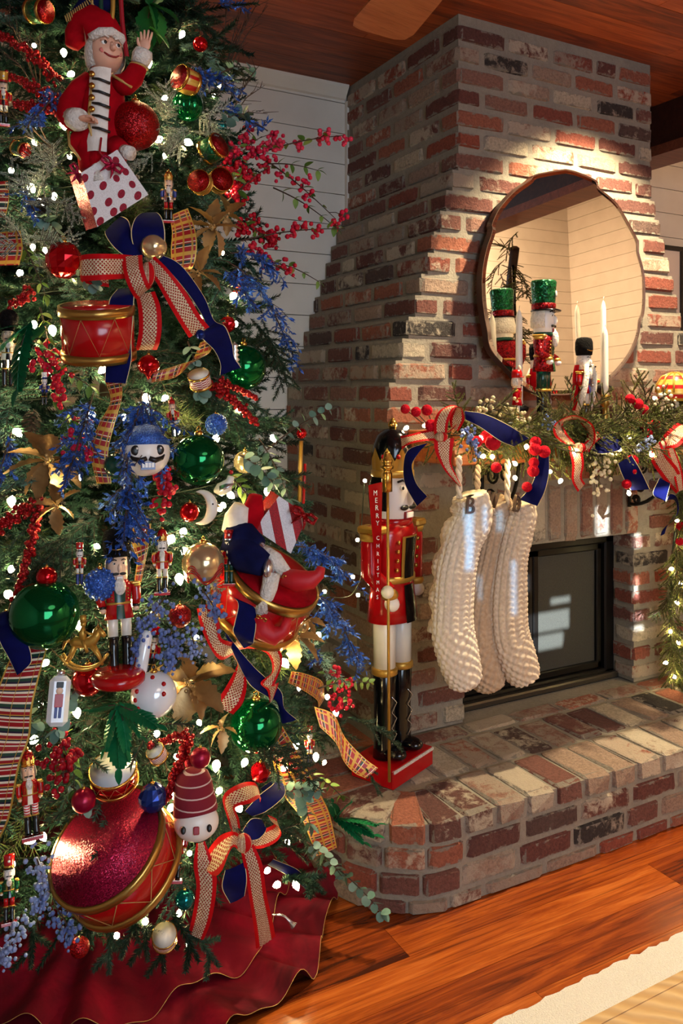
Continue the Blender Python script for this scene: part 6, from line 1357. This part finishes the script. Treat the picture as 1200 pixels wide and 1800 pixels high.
# second elf: only the legs and a bit of the coat look out between the presents
LD = td(455, 985, .07); LM = FP(455, 985, LD)
def G_(px, py, y=0): return (px - 455, y, 985 - py)
el2 = thing('elf_legs_doll', 'second elf doll showing navy knickers white stockings and curled red shoes', 'elf doll', LM.translation)
def LP(nm, mat, f, par=None):
    mb = MB(); mb.m = LM; f(mb); return mb.build(nm, mat, par or el2)
LP('coat', 'velvet_red', lambda b: b.tube([G_(428, 930, 18), G_(444, 900, 16), G_(448, 872, 14)], [22, 20, 12], 14)); LP('vest', 'shirt_white', lambda b: b.tube([G_(412, 934, 6), G_(416, 910, 2), G_(424, 888, 0)], [24, 22, 14], 14))
for (kn, cu, st_, sh_) in ((((412, 948, 0), (432, 946, -14), (456, 960, -24)), (460, 966, -26), ((464, 966, -26), (486, 978, -32), (506, 1002, -36)), ((500, 1006, -36), (524, 1012, -40), (548, 1010, -42), (562, 1000, -42), (566, 988, -42))),
                       (((412, 956, -8), (440, 972, -34), (470, 984, -46)), (476, 990, -48), ((482, 996, -48), (478, 1020, -52), (463, 1064, -56)), ((460, 1068, -56), (470, 1092, -60), (488, 1100, -62), (504, 1090, -62), (510, 1070, -62)))):
    k_ = LP('knickers', 'velvet_navy', lambda b: b.tube([G_(*p) for p in kn], [30, 30, 20], 16)); LP('silver_trim', 'silver', lambda b: b.sph(G_(*cu), 19, 14, 8, sc=(.55, 1, 1)), k_)
    s2 = LP('stocking', 'plush_white', lambda b: b.tube([G_(*p) for p in st_], [15, 14, 11], 14)); sh_o = LP('shoe', 'shoe_red', lambda b: b.tube([G_(*p) for p in sh_], [15, 19, 16, 10, 7], 14))
    e_ = st_[-1]; fb_bow(el2, LM @ T(*G_(e_[0] + 3, e_[1] + 4, e_[2] - 13)) @ rot(0, 25, 0), 9, 'gold', 'shoe_bow')
sd_ = td(495, 920, .10)
q_ = [(447, 930), (490, 872), (541, 906), (511, 973)]
sb_ = quad_box('red and white striped glitter gift box on the right of the tree', q_, sd_, (-14, -10), .05, 'striped_paper', 'glitter_red', [((x * .978 - y * .2) / 92, 0) for x, y in q_])
fb_bow(sb_, FP(534, 905, sd_ - .012, 0, 30, 0), 22, 'glitter_red', 'glitter_bow')
ds = thing('drumstick', 'golden drumstick with red ends standing up beside the striped gift box', 'drumstick', W(526, 880, 2.16))
MB().tube([W(526, 882, 2.16), W(529, 775, 2.16)], .0055, 10).build('stick', 'gold_paint', ds); MB().sph(tuple(W(530, 762, 2.16)), .014, 12, 8).build('tip', 'ball_red', ds); MB().tube([W(533, 885, 2.17), W(536, 815, 2.17)], .004, 8).build('second_stick', 'lacquer_red', ds)

# golden rocking horse with a rider
RD = td(148, 1150, .075); RM = FP(148, 1150, RD)
rh = thing('rocking_horse_ornament', 'little golden rocking horse with a rider hanging above a red ball', 'ornament', RM.translation)
def RP(nm, mat, f, par=None):
    mb = MB(); mb.m = RM; f(mb); return mb.build(nm, mat, par or rh)
for yy in (-7, 7): RP('rocker', 'gold_paint', lambda b: b.tube([(46 * math.sin(a), yy, 24 - 50 * math.cos(a)) for a in [-1.05 + .15 * i for i in range(15)]], 2.6, 8))
hb_ = RP('horse', 'gold_paint', lambda b: (b.tube([(-22, 0, 18), (-14, 0, 22), (0, 0, 20), (14, 0, 22), (22, 0, 32), (26, 0, 42)], [7, 10, 9.5, 10, 7, 5.5], 12), b.tube([(24, 0, 44), (32, 0, 36), (37, 0, 31)], [6, 5, 3.5], 10)))
for (x0, x1, yy) in ((-16, -34, -5), (-16, -30, 5), (14, 34, -5), (14, 30, 5)): RP('leg', 'gold_paint', lambda b: b.tube([(x0, yy, 16), ((x0 + x1) / 2 + 2, yy, 0), (x1, yy, -17)], [4.5, 3, 2.4], 8), hb_)
RP('mane', 'brass', lambda b: b.tube([(14, 0, 30), (20, 0, 42), (25, 0, 50)], [3, 4, 2], 8), hb_); RP('tail', 'brass', lambda b: b.tube([(-26, 0, 24), (-34, 0, 22), (-38, 0, 8)], [3, 4, 1.5], 8), hb_)
for s_ in (-1, 1): RP('ear', 'brass', lambda b: b.lathe([(2, 0), (0, 6)], 6, m=T(24, s_ * 3, 47)), hb_)
rd_ = RP('rider', 'gold_paint', lambda b: (b.tube([(-2, 0, 24), (-3, 0, 38), (-2, 0, 48)], [6, 7, 3], 10), b.sph((-2, 0, 53), 5.5, 10, 8), b.lathe([(6, 56), (5.5, 68), (0, 69)], 10, m=T(-2, 0, 0)), b.tube([(2, -6, 42), (10, -6, 38), (16, -3, 36)], 2.2, 6), b.tube([(0, -7, 26), (5, -9, 14), (8, -9, 6)], [4, 3, 2.5], 8)))
# face ball
FD = td(255, 796, .055); FM = FP(255, 796, FD, -8, 0, 20)
fc = thing('face_ornament', 'round white ornament with painted nutcracker face under blue glitter', 'ornament', FM.translation)
def FPp(nm, mat, f):
    mb = MB(); mb.m = FM; f(mb); return mb.build(nm, mat, fc)
FPp('globe', 'face_white', lambda b: b.sph((0, 0, 0), 43, 28, 18, sc=(1, 1, .95))); FPp('cap', 'glitter_blue', lambda b: b.lathe([(0, 52), (20, 46), (34, 30), (43, 12)], 26))
for s_ in (-1, 1): FPp('eye', 'paint_black', lambda b: b.sph((s_ * 20, -37, 2), 8, 14, 10, sc=(1, .4, 1.1))); FPp('glint', 'paint_white', lambda b: b.sph((s_ * 20 + 2, -40.5, 5), 2, 8, 6)); FPp('moustache', 'paint_black', lambda b: b.tube([(s_ * 2, -42, -12), (s_ * 12, -40, -16), (s_ * 24, -34, -12), (s_ * 29, -31, -6)], [4, 5, 4, 1.5], 8))
FPp('mouth', 'lacquer_blue', lambda b: b.box((0, -37, -25), (24, 6, 13))); FPp('teeth', 'paint_white', lambda b: [b.box((-8 + i * 5.4, -39.6, -24), (4.4, 3, 8)) for i in range(4)])
# knitted-hat head
SD2 = td(345, 1440, .075); SM = FP(345, 1440, SD2, -24, 0, 10)
sn = thing('snowman_head_ornament', 'round white snowman head in a banded burgundy knitted hat', 'ornament', SM.translation)
def SP(nm, mat, f):
    mb = MB(); mb.m = SM; f(mb); return mb.build(nm, mat, sn)
SP('head', 'face_white', lambda b: b.sph((0, 0, -4), 39, 28, 18, sc=(1, .95, .82))); SP('knitted_hat', 'banded_knit', lambda b: b.lathe([(38, 10), (39, 14), (36, 40), (33, 62), (28, 76), (14, 84), (0, 86)], 26, m=rot(6, -6, 0)))
for s_ in (-1, 1): SP('eye', 'paint_black', lambda b: b.sph((s_ * 22 - 0, -33, -14), 5.5, 12, 8, sc=(.8, .4, 1.15)))
SP('nose', 'bag_red', lambda b: b.box((0, -37.5, -16), (10, 3, 13), bev=1.5)); SP('pompom', 'knit_burgundy', lambda b: b.sph((-8, 6, 92), 13, 12, 8))
# glass ornament with printed soldier, tube ornament, moon, bird, spindle
OD = td(103, 1232, .06); OM = FP(103, 1232, OD, -12, 5, 18)
og = thing('glass_ornament', 'tall white glass ornament with a small painted soldier', 'ornament', OM.translation)
mb = MB(); mb.m = OM; mb.box((0, 0, 0), (36, 24, 84), bev=8); mb.build('glass_body', 'ball_pearl', og); mb = MB(); mb.m = OM; mb.lathe([(7, 42), (7, 52), (0, 53)], 10); mb.build('cap', 'silver', og)
for nm_, mt_, f in (('painted_coat', 'lacquer_red', lambda b: b.box((0, -12.6, 2), (14, 1.6, 22), bev=.7)), ('painted_face', 'face_paint', lambda b: b.sph((0, -12.5, 18), 6, 10, 8, sc=(1, .25, 1))), ('painted_hat', 'paint_black', lambda b: b.box((0, -12.6, 28), (12, 1.6, 10), bev=.7)), ('painted_legs', 'lacquer_blue', lambda b: (b.box((-3.5, -12.6, -18), (5, 1.6, 18), bev=.7), b.box((3.5, -12.6, -18), (5, 1.6, 18), bev=.7)))):
    mb = MB(); mb.m = OM; f(mb); mb.build(nm_, mt_, og)
mb = MB(); p0, p1 = tp(259, 1108, .075), tp(246, 1186, .075); tb = thing('tube_ornament', 'white tube ornament with a red edge above the pearl ball', 'ornament', p1)
mb.tube([p0, p0.lerp(p1, .1), p0.lerp(p1, .9), p1], [.006, .0115, .0125, .009], 14); mb.build('tube', 'ball_pearl', tb); mb = MB(); mb.tube([p0 - RGT * .012, p1 - RGT * .013], .0018, 6); mb.build('red_edge', 'lacquer_red', tb)
MD = td(355, 892, .06); MM = FP(355, 892, MD); mo = thing('moon_ornament', 'white crescent moon ornament with a little beak holding a red ball', 'ornament', MM.translation)
mb = MB(); mb.m = MM; mb.tube([(-6 + 24 * math.cos(a), 0, 28 * math.sin(a)) for a in [-1.75 + .25 * i for i in range(15)]], [1 + 9 * math.sin(PI * i / 14) for i in range(15)], 12); mb.build('crescent', 'lacquer_white', mo)
mb = MB(); mb.m = MM; mb.tube([(26, 0, 3), (34, 0, 1)], [3, .4], 8); mb.build('beak', 'gold_paint', mo); mb = MB(); mb.m = MM; mb.sph((20, -8, 7), 2, 8, 6); mb.build('eye', 'paint_black', mo)
BD = td(392, 855, .05); BM_ = FP(392, 855, BD); bd = thing('bird_ornament', 'white bird ornament with red crest left of the bright leaves', 'ornament', BM_.translation)
mb = MB(); mb.m = BM_; mb.tube([(-16, 0, -8), (-6, 0, -6), (6, 0, 0), (12, 0, 10), (14, 0, 18)], [3, 12, 12, 7, 6], 12); mb.build('body', 'lacquer_white', bd)
mb = MB(); mb.m = BM_; mb.tube([(-4, -10, -2), (8, -12, 2), (22, -8, 6)], [8, 6, 1], 8, flat=.4); mb.build('wing', 'silver', bd); mb = MB(); mb.m = BM_; mb.sph((14, 0, 25), 4, 8, 6); mb.build('crest', 'lacquer_red', bd); mb = MB(); mb.m = BM_; mb.tube([(19, 0, 18), (26, 0, 16)], [2, .3], 6); mb.build('beak', 'gold_paint', bd)
SPD = td(412, 628, .03); sp_ = thing('twisted_ornament', 'silver twisted spindle ornament in front of the half hidden green ball', 'ornament', W(412, 650, SPD)); mb = MB(); mb.m = FP(412, 628, SPD); mb.lathe([(0, 28)] + [(4 + 4 * (i % 2) + i * .35, 24 - i * 4) for i in range(10)] + [(0, -20)], 14); mb.build('spindle', 'silver', sp_)

# ------------------------------------------------------------------ picks, sprays and leaves
for l_, a, b, n_, s_, sp2 in (('shimmering red bead spray reaching out at the upper left', (120, 165), (-15, 55), 150, -.02, .012), ('second red bead spray below it with blue tips', (130, 205), (10, 130), 130, -.01, .013), ('lower red bead spray beside the elf sleeve', (118, 195), (25, 185), 110, .0, .013), ('red bead spray hanging at the left middle', (78, 850), (20, 1085), 190, .01, .009),
        ('red bead spray crossing the left edge', (70, 880), (-10, 930), 110, .0, .013), ('red bead spray below the eucalyptus at the middle right', (345, 665), (450, 745), 150, -.015, .010), ('second red bead spray towards the white wall', (375, 663), (452, 700), 70, .0, .006), ('red bead garland hanging above the knitted hat', (340, 1275), (290, 1410), 150, .0, .010), ('short red bead strand above the harlequin drum', (335, 1280), (262, 1310), 60, .005, .007), ('red bead cluster left of the crinkled ball', (60, 510), (20, 535), 60, .0, .010)):
    berry_branch(l_, tp(*a, .02), tp(*b, .05), 'glitter_red', .0052, n_, sp2, s_, name='bead_spray')
for l_, a, b, n_, tw, sp2, mt, o_ in (('pink berry branch stretching far over the white wall', (440, 275), (604, 238), 70, 7, .012, 'pink_berry', .0), ('leafy pink berry branch arching down to the bricks', (450, 270), (590, 385), 50, 6, .014, 'pink_berry', .0), ('red berry branch pointing right at mid height', (415, 425), (606, 402), 60, 6, .010, 'red_berry', .0), ('dense red berry branch right of the mini drums', (395, 360), (480, 290), 110, 8, .016, 'red_berry', .0), ('red berry branch with low drooping tips', (410, 390), (490, 435), 90, 8, .013, 'red_berry', .0), ('thin red berry twig above the blue sprays', (440, 455), (520, 490), 36, 5, .010, 'red_berry', .0), ('red berry twigs above the mini drums', (400, 300), (460, 240), 90, 8, .017, 'pink_berry', .0),
        ('red berry cluster below the middle green ball', (290, 840), (288, 890), 60, 6, .010, 'red_berry', .06), ('deep red berry cluster with green leaves at the lower left', (108, 1290), (112, 1380), 95, 9, .012, 'red_berry', .06), ('red berry sprig left of the small red drum', (60, 600), (110, 700), 80, 8, .016, 'red_berry', .05), ('red berries beside the plaid loop on the right', (570, 1180), (620, 1240), 70, 7, .014, 'red_berry', .0), ('red berry sprig under the blue beaded cluster', (120, 740), (150, 800), 30, 4, .012, 'pink_berry', .05), ('holly berries near the elf gift box', (395, 310), (430, 320), 50, 5, .013, 'red_berry', .02)):
    berry_branch(l_, tp(*a, .01), tp(*b, o_), mt, .0062, n_, sp2, -.01, twigs=tw, clustered=True, leafkind='green', nl=6)
for l_, a, b, n_, sp2, hg, sag, ll in (('blue glitter spray arching over the white wall', (400, 460), (520, 640), 260, .045, .9, -.05, .013), ('short blue glitter spray above the arching one', (405, 445), (488, 480), 150, .035, .5, -.02, .013), ('blue glitter spray below the gold leaves', (390, 470), (440, 530), 130, .035, .8, -.01, .012), ('blue glitter spray hanging under the small red drum', (165, 690), (125, 820), 300, .05, .9, .0, .014), ('long blue glitter spray in front of the painted face', (250, 690), (225, 800), 380, .055, 1.0, .0, .014), ('blue glitter tassel in the centre of the tree', (235, 820), (215, 940), 360, .05, 1.0, .0, .015), ('upper blue glitter tuft right of the plaid strand', (260, 690), (275, 800), 240, .05, .9, .0, .013), ('blue glitter spray sweeping right behind the elf shoes', (520, 960), (610, 1010), 240, .05, .5, -.02, .014), ('drooping blue glitter spray beside the bricks', (545, 1040), (632, 1170), 340, .05, .9, -.04, .014), ('small blue glitter spray near the top twigs', (380, 190), (470, 230), 110, .04, .3, -.01, .013), ('dark blue glitter leaves around the small red ball', (330, 110), (400, 150), 130, .05, .2, .0, .014), ('blue glitter tuft behind the red bead sprays', (110, 150), (60, 210), 130, .045, .5, .0, .013), ('blue and white tuft at the upper left', (40, 330), (60, 370), 110, .03, .3, .0, .010), ('blue glitter tips by the left edge', (20, 760), (0, 830), 90, .03, .9, .0, .012), ('tiny blue glitter spray under the gold wire ball', (545, 1130), (560, 1160), 60, .02, .6, .0, .010), ('blue glitter spray at the very top', (375, 5), (430, 10), 80, .03, .3, .0, .012)):
    glitter_spray(l_, tp(*a, .03), tp(*b, .07), 'glitter_blue', ll * 1.45, int(n_ * 1.5), sp2, sag, hang=hg, w=.36)
for l_, pts, n_ in (('pale blue berry spray beside the large nutcracker', [(290, 1050), (262, 1085), (245, 1130), (232, 1160)], 130), ('pale blue berry spray right of the white tube', [(300, 1105), (300, 1140), (295, 1175)], 120), ('pale blue berry spray above the red mesh ribbon', [(355, 1035), (372, 1060), (385, 1085)], 80), ('small pale blue berry sprig by the gold leaves', [(335, 1110), (342, 1135), (340, 1155)], 45), ('frosty blue berry spray left of the large drum', [(65, 1510), (80, 1560), (65, 1600)], 130), ('frosty blue berry spray hanging over the skirt', [(95, 1590), (115, 1620), (125, 1660)], 80), ('frosty blue berry spray at the bottom left corner', [(40, 1620), (20, 1660), (0, 1700)], 90)):
    c = tp(*pts[0], .05); t_ = thing('blue_berry_spray', l_, 'berries', c); be = MB(); st_ = MB(); P = [tp(x, y, .075) for x, y in pts]; r2 = random.Random(l_); st_.tube(P, .0015, 5)
    for j in range(n_):
        f = r2.random() * (len(P) - 1); k = int(f); s_ = .011 * (1.3 - .6 * f / (len(P) - 1)); blob(be, P[k].lerp(P[k + 1], f - k) + V((r2.gauss(0, s_), r2.gauss(0, s_), r2.gauss(0, s_))), .0042 * r2.uniform(.7, 1.2), 6, 4)
    st_.build('stem', 'twig', t_); tag(be.build('berries', 'blue_berry', t_), kind='stuff')
for l_, x, y, R, n_ in (('glittering gold leaf pick beside the plaid loop', 375, 400, .075, 8), ('gold leaves tucked under the berry branch', 350, 480, .06, 7), ('gold leaf pick above the blue sprays', 400, 380, .055, 6), ('tarnished gold leaf pick at the left of the tree', 85, 810, .085, 9), ('gold leaves drooping above the red bead spray', 100, 890, .06, 6), ('gold leaf pick beside the pearl ball', 335, 1200, .085, 9), ('gold leaves behind the plaid loop on the right', 520, 1120, .065, 7), ('small gold leaf pick near the lower green ball', 390, 1280, .045, 5), ('gold leaf tips beside the striped ribbon', 540, 1090, .05, 5)):
    gold_flower(l_, tp(x, y, .03), R, n_)
for l_, a, b, n_, ll in (('round leaved eucalyptus sprig reaching to the bricks', (470, 790), (580, 720), 7, .022), ('eucalyptus sprig hanging over the striped gift box', (455, 770), (510, 880), 7, .026), ('eucalyptus sprig between green ball and gift box', (420, 800), (480, 850), 6, .028), ('eucalyptus sprig under the big bow tail', (330, 600), (355, 690), 6, .026), ('eucalyptus sprig beside the crinkled red ball', (120, 490), (165, 500), 4, .026), ('eucalyptus trailing down beside the hearth corner', (570, 1510), (672, 1605), 8, .024), ('pale eucalyptus sprig low by the bow tail', (540, 1480), (600, 1540), 6, .026), ('eucalyptus leaves over the plaid streamer', (520, 1370), (545, 1450), 6, .026), ('eucalyptus sprig over the striped ribbon at the left', (0, 1250), (60, 1270), 5, .026), ('eucalyptus sprig around the soldier glass ornament', (140, 1200), (100, 1285), 6, .024), ('eucalyptus leaves at the far left near the frosted sprays', (60, 380), (110, 420), 6, .028), ('eucalyptus sprig near the top of the tree', (385, 130), (440, 120), 4, .026), ('eucalyptus leaves right of the ribbed green ball', (390, 220), (430, 200), 4, .026), ('small eucalyptus sprig above the large drum', (120, 1380), (150, 1420), 4, .02), ('eucalyptus sprig under the lower green ball', (480, 1400), (560, 1390), 6, .024)):
    leafy_stem(l_, tp(*a, .02), tp(*b, .06), 'euc', ll, n_, name='eucalyptus_sprig', sag=-.01)
for l_, a, b, n_, ll in (('light green leafy sprig below the red drum', (60, 640), (160, 680), 6, .026), ('green leafy twig over the white wall', (450, 290), (560, 300), 5, .026), ('green leafy twig near the brick edge', (480, 330), (590, 400), 5, .026), ('small green leaf sprig above the blue cluster', (90, 700), (130, 740), 4, .026), ('bright green leaves left of the drum bands', (70, 540), (90, 640), 6, .026), ('yellow green leaf sprig on the left of the tree', (40, 430), (80, 520), 6, .024), ('green leaves beside the berry cluster at the lower left', (130, 1310), (130, 1390), 6, .022), ('green leafy sprig beside the red berries on the right', (560, 1210), (650, 1200), 7, .022), ('green leaf twig dangling below the berry branch', (470, 460), (560, 495), 4, .022), ('yellow lit leaf sprig near the moon ornament', (400, 840), (440, 880), 5, .026), ('ivy leaves right of the plaid streamer', (540, 1360), (600, 1400), 6, .026)):
    leafy_stem(l_, tp(*a, .02), tp(*b, .04), 'green', ll, n_, name='leafy_twig', sag=-.01)
def leaf_fan(label, x, y, dirs, L, kind, out=.05, name='leaf_pick'):
    c = tp(x, y, out); t_ = thing(name, label, 'foliage', c); st_ = MB()
    for (dx, dy, k) in dirs:
        dv = RGT * dx - UP * dy - FWD * .35; put('leaf', leaf_mesh(kind), t_, mtx=aim(V((0, 0, 0)), dv, random.uniform(-.3, .3), L * k)); st_.tube([c, c + dv.normalized() * L * k * .3], .0014, 5)
    st_.build('stem', 'twig', t_)
leaf_fan('shiny green glitter leaf pick above the red and gold bowl', 208, 1240, [(-.42, 1, 1.05), (.45, 1, 1.1), (1, .75, .95), (-1, .45, .85), (1, .2, 1.15), (.02, 1.2, 1.5), (-.9, -.1, .7)], .088, 'fernleaf', .085, 'green_glitter_leaves')
leaf_fan('green fern fronds spreading over the hearth bricks', 590, 1440, [(1, -.25, 1), (1, .05, .95), (.9, .35, .8), (.4, -.9, .7), (-.1, -1, .6)], .13, 'fernleaf', .03, 'fern_pick')
leaf_fan('long green glitter fern hanging at the left edge', 50, 570, [(-.2, 1, 1.25), (-.7, .6, 1), (-.9, .1, .8)], .13, 'fernleaf', .06, 'fern_pick')
leaf_fan('large broad green leaves beside the raised elf hand', 265, 10, [(-.1, 1, 1), (.45, .8, .85), (.8, .3, .75), (.2, -1, .8), (.6, -.6, .9)], .12, 'big', .03, 'broad_leaf_pick')
leaf_fan('broad green leaf behind the waving elf hand', 262, 52, [(.8, .45, 1), (.5, .8, .6)], .075, 'big', .05, 'broad_leaf_pick')
leaf_fan('dark green fern beside the black furry hat', 50, 600, [(.6, -.6, .8), (.9, .2, .7)], .08, 'fernleaf', .04, 'fern_pick')
# dark twigs and frosted tips
for l_, x, y, ends in (('bare dark twigs rising towards the ceiling', 390, 150, [(430, 0), (440, 20), (400, -10), (425, 40), (455, 0), (470, 10)]), ('dark twigs over the white wall at the upper right', 400, 220, [(455, 115), (440, 140), (465, 150), (420, 100), (470, 200)]), ('dark twigs at the upper left edge', 70, 170, [(20, 40), (45, 60), (0, 90), (10, 30), (70, 60)]), ('dark twigs below the red bead sprays at the left', 90, 260, [(0, 200), (20, 220), (0, 250), (40, 200)])):
    c = tp(x, y, -.05); t_ = thing('twig_pick', l_, 'twigs', c); mb = MB()
    for (ex, ey) in ends:
        e = tp(ex, ey, .05); mb.tube([c, c.lerp(e, .5) + V((0, 0, .02)), e], [.002, .0014, .0007], 5)
        for k in range(7):
            p = c.lerp(e, .35 + .09 * k) + V((0, 0, .02 * math.sin(PI * (.35 + .09 * k)))); mb.tube([p, p + (e - c).normalized() * .02 + V((random.gauss(0, .012), random.gauss(0, .012), random.gauss(0, .012)))], [.0011, .0005], 4)
    mb.build('twigs', 'twig', t_)
def frost(label, x, y, n_, s_):
    c = tp(x, y, .02); t_ = thing('frosted_cedar_pick', label, 'foliage', c); r2 = random.Random(label)
    for i in range(n_): put('sprig', FROSTM[i % 2], t_, mtx=aim(V((r2.gauss(0, .02), r2.gauss(0, .02), r2.gauss(0, .02))), V((r2.gauss(0, 1), r2.gauss(0, 1), r2.gauss(0, 1))) - FWD * .8, r2.uniform(0, 6), s_ * r2.uniform(.8, 1.1)))
FROSTM = [b.mesh('sprig', ['frosted', 'twig']) for b in CEDAR[:2]]
for l_, x, y, n_, s_ in (('frosted white sprigs right of the red glitter ball', 305, 215, 8, .55), ('frosted sprigs around the ribbed ball', 350, 215, 8, .5), ('frosted sprigs below the elf boots', 270, 270, 7, .5), ('frosted lace sprigs left of the crinkled ball', 55, 430, 9, .6), ('frosted sprigs at the left under the twigs', 90, 380, 8, .6), ('frosted sprigs by the champagne swirl ball', 370, 1040, 4, .35), ('frosted sprigs above the big bow', 90, 300, 7, .55)): frost(l_, x, y, n_, s_)
def pinecone(label, x, y, L):
    c = tp(x, y, .05); t_ = thing('pinecone', label, 'pinecone', c); mb = MB(); m_ = aim(c, V((0, 0, -1)) - FWD * .3, 0, L)
    for i in range(60):
        f = i / 60; r = .38 * math.sin(PI * (.12 + .8 * f)); a = i * 2.4; mb.add([(f - .06, r * math.cos(a) * .5, r * math.sin(a) * .5), (f + .02, r * math.cos(a - .35), r * math.sin(a - .35)), (f + .08, r * math.cos(a) * 1.1, r * math.sin(a) * 1.1), (f + .02, r * math.cos(a + .35), r * math.sin(a + .35))], [(0, 1, 2, 3)], m=m_, smooth=False)
    mb.build('scales', 'gold_leaf' if 0 else 'twig', t_)
pinecone('brown pine cone among needles at the left', 58, 720, .05); pinecone('small pine cone at the upper left', 75, 345, .04)
# silver ribbon curl on the skirt
ribbon_thing('thin silver ribbon end lying on the tree skirt', 'silver', [(478, 1606, 480, 1609, 1.80), (497, 1607, 498, 1612, 1.795), (512, 1618, 508, 1624, 1.79), (522, 1622, 512, 1634, 1.785)], name='silver_ribbon')

# ------------------------------------------------------------------ things of one kind belong together
GROUPS = {}
for o in bpy.data.objects:
    if o.get('category') and o.parent is None: GROUPS.setdefault(o.name.split('.')[0], []).append(o)
WHERE = {'knit_stocking': 'stockings hanging from the mantel', 'felt_ball_pick': 'felt ball picks in the garland', 'berry_pick': 'cream berry picks in the mantel garland', 'frosted_pick': 'frosted berry picks in the mantel garland',
         'nutcracker_figure': 'nutcracker figures around the fireplace', 'taper_candle': 'taper candles on the mantel'}
for k_, l_ in GROUPS.items():
    if len(l_) > 1:
        for o in l_: o['group'] = WHERE.get(k_, k_.replace('_', ' ') + ('es' if k_.endswith('x') else 's') + ' in the decorations')
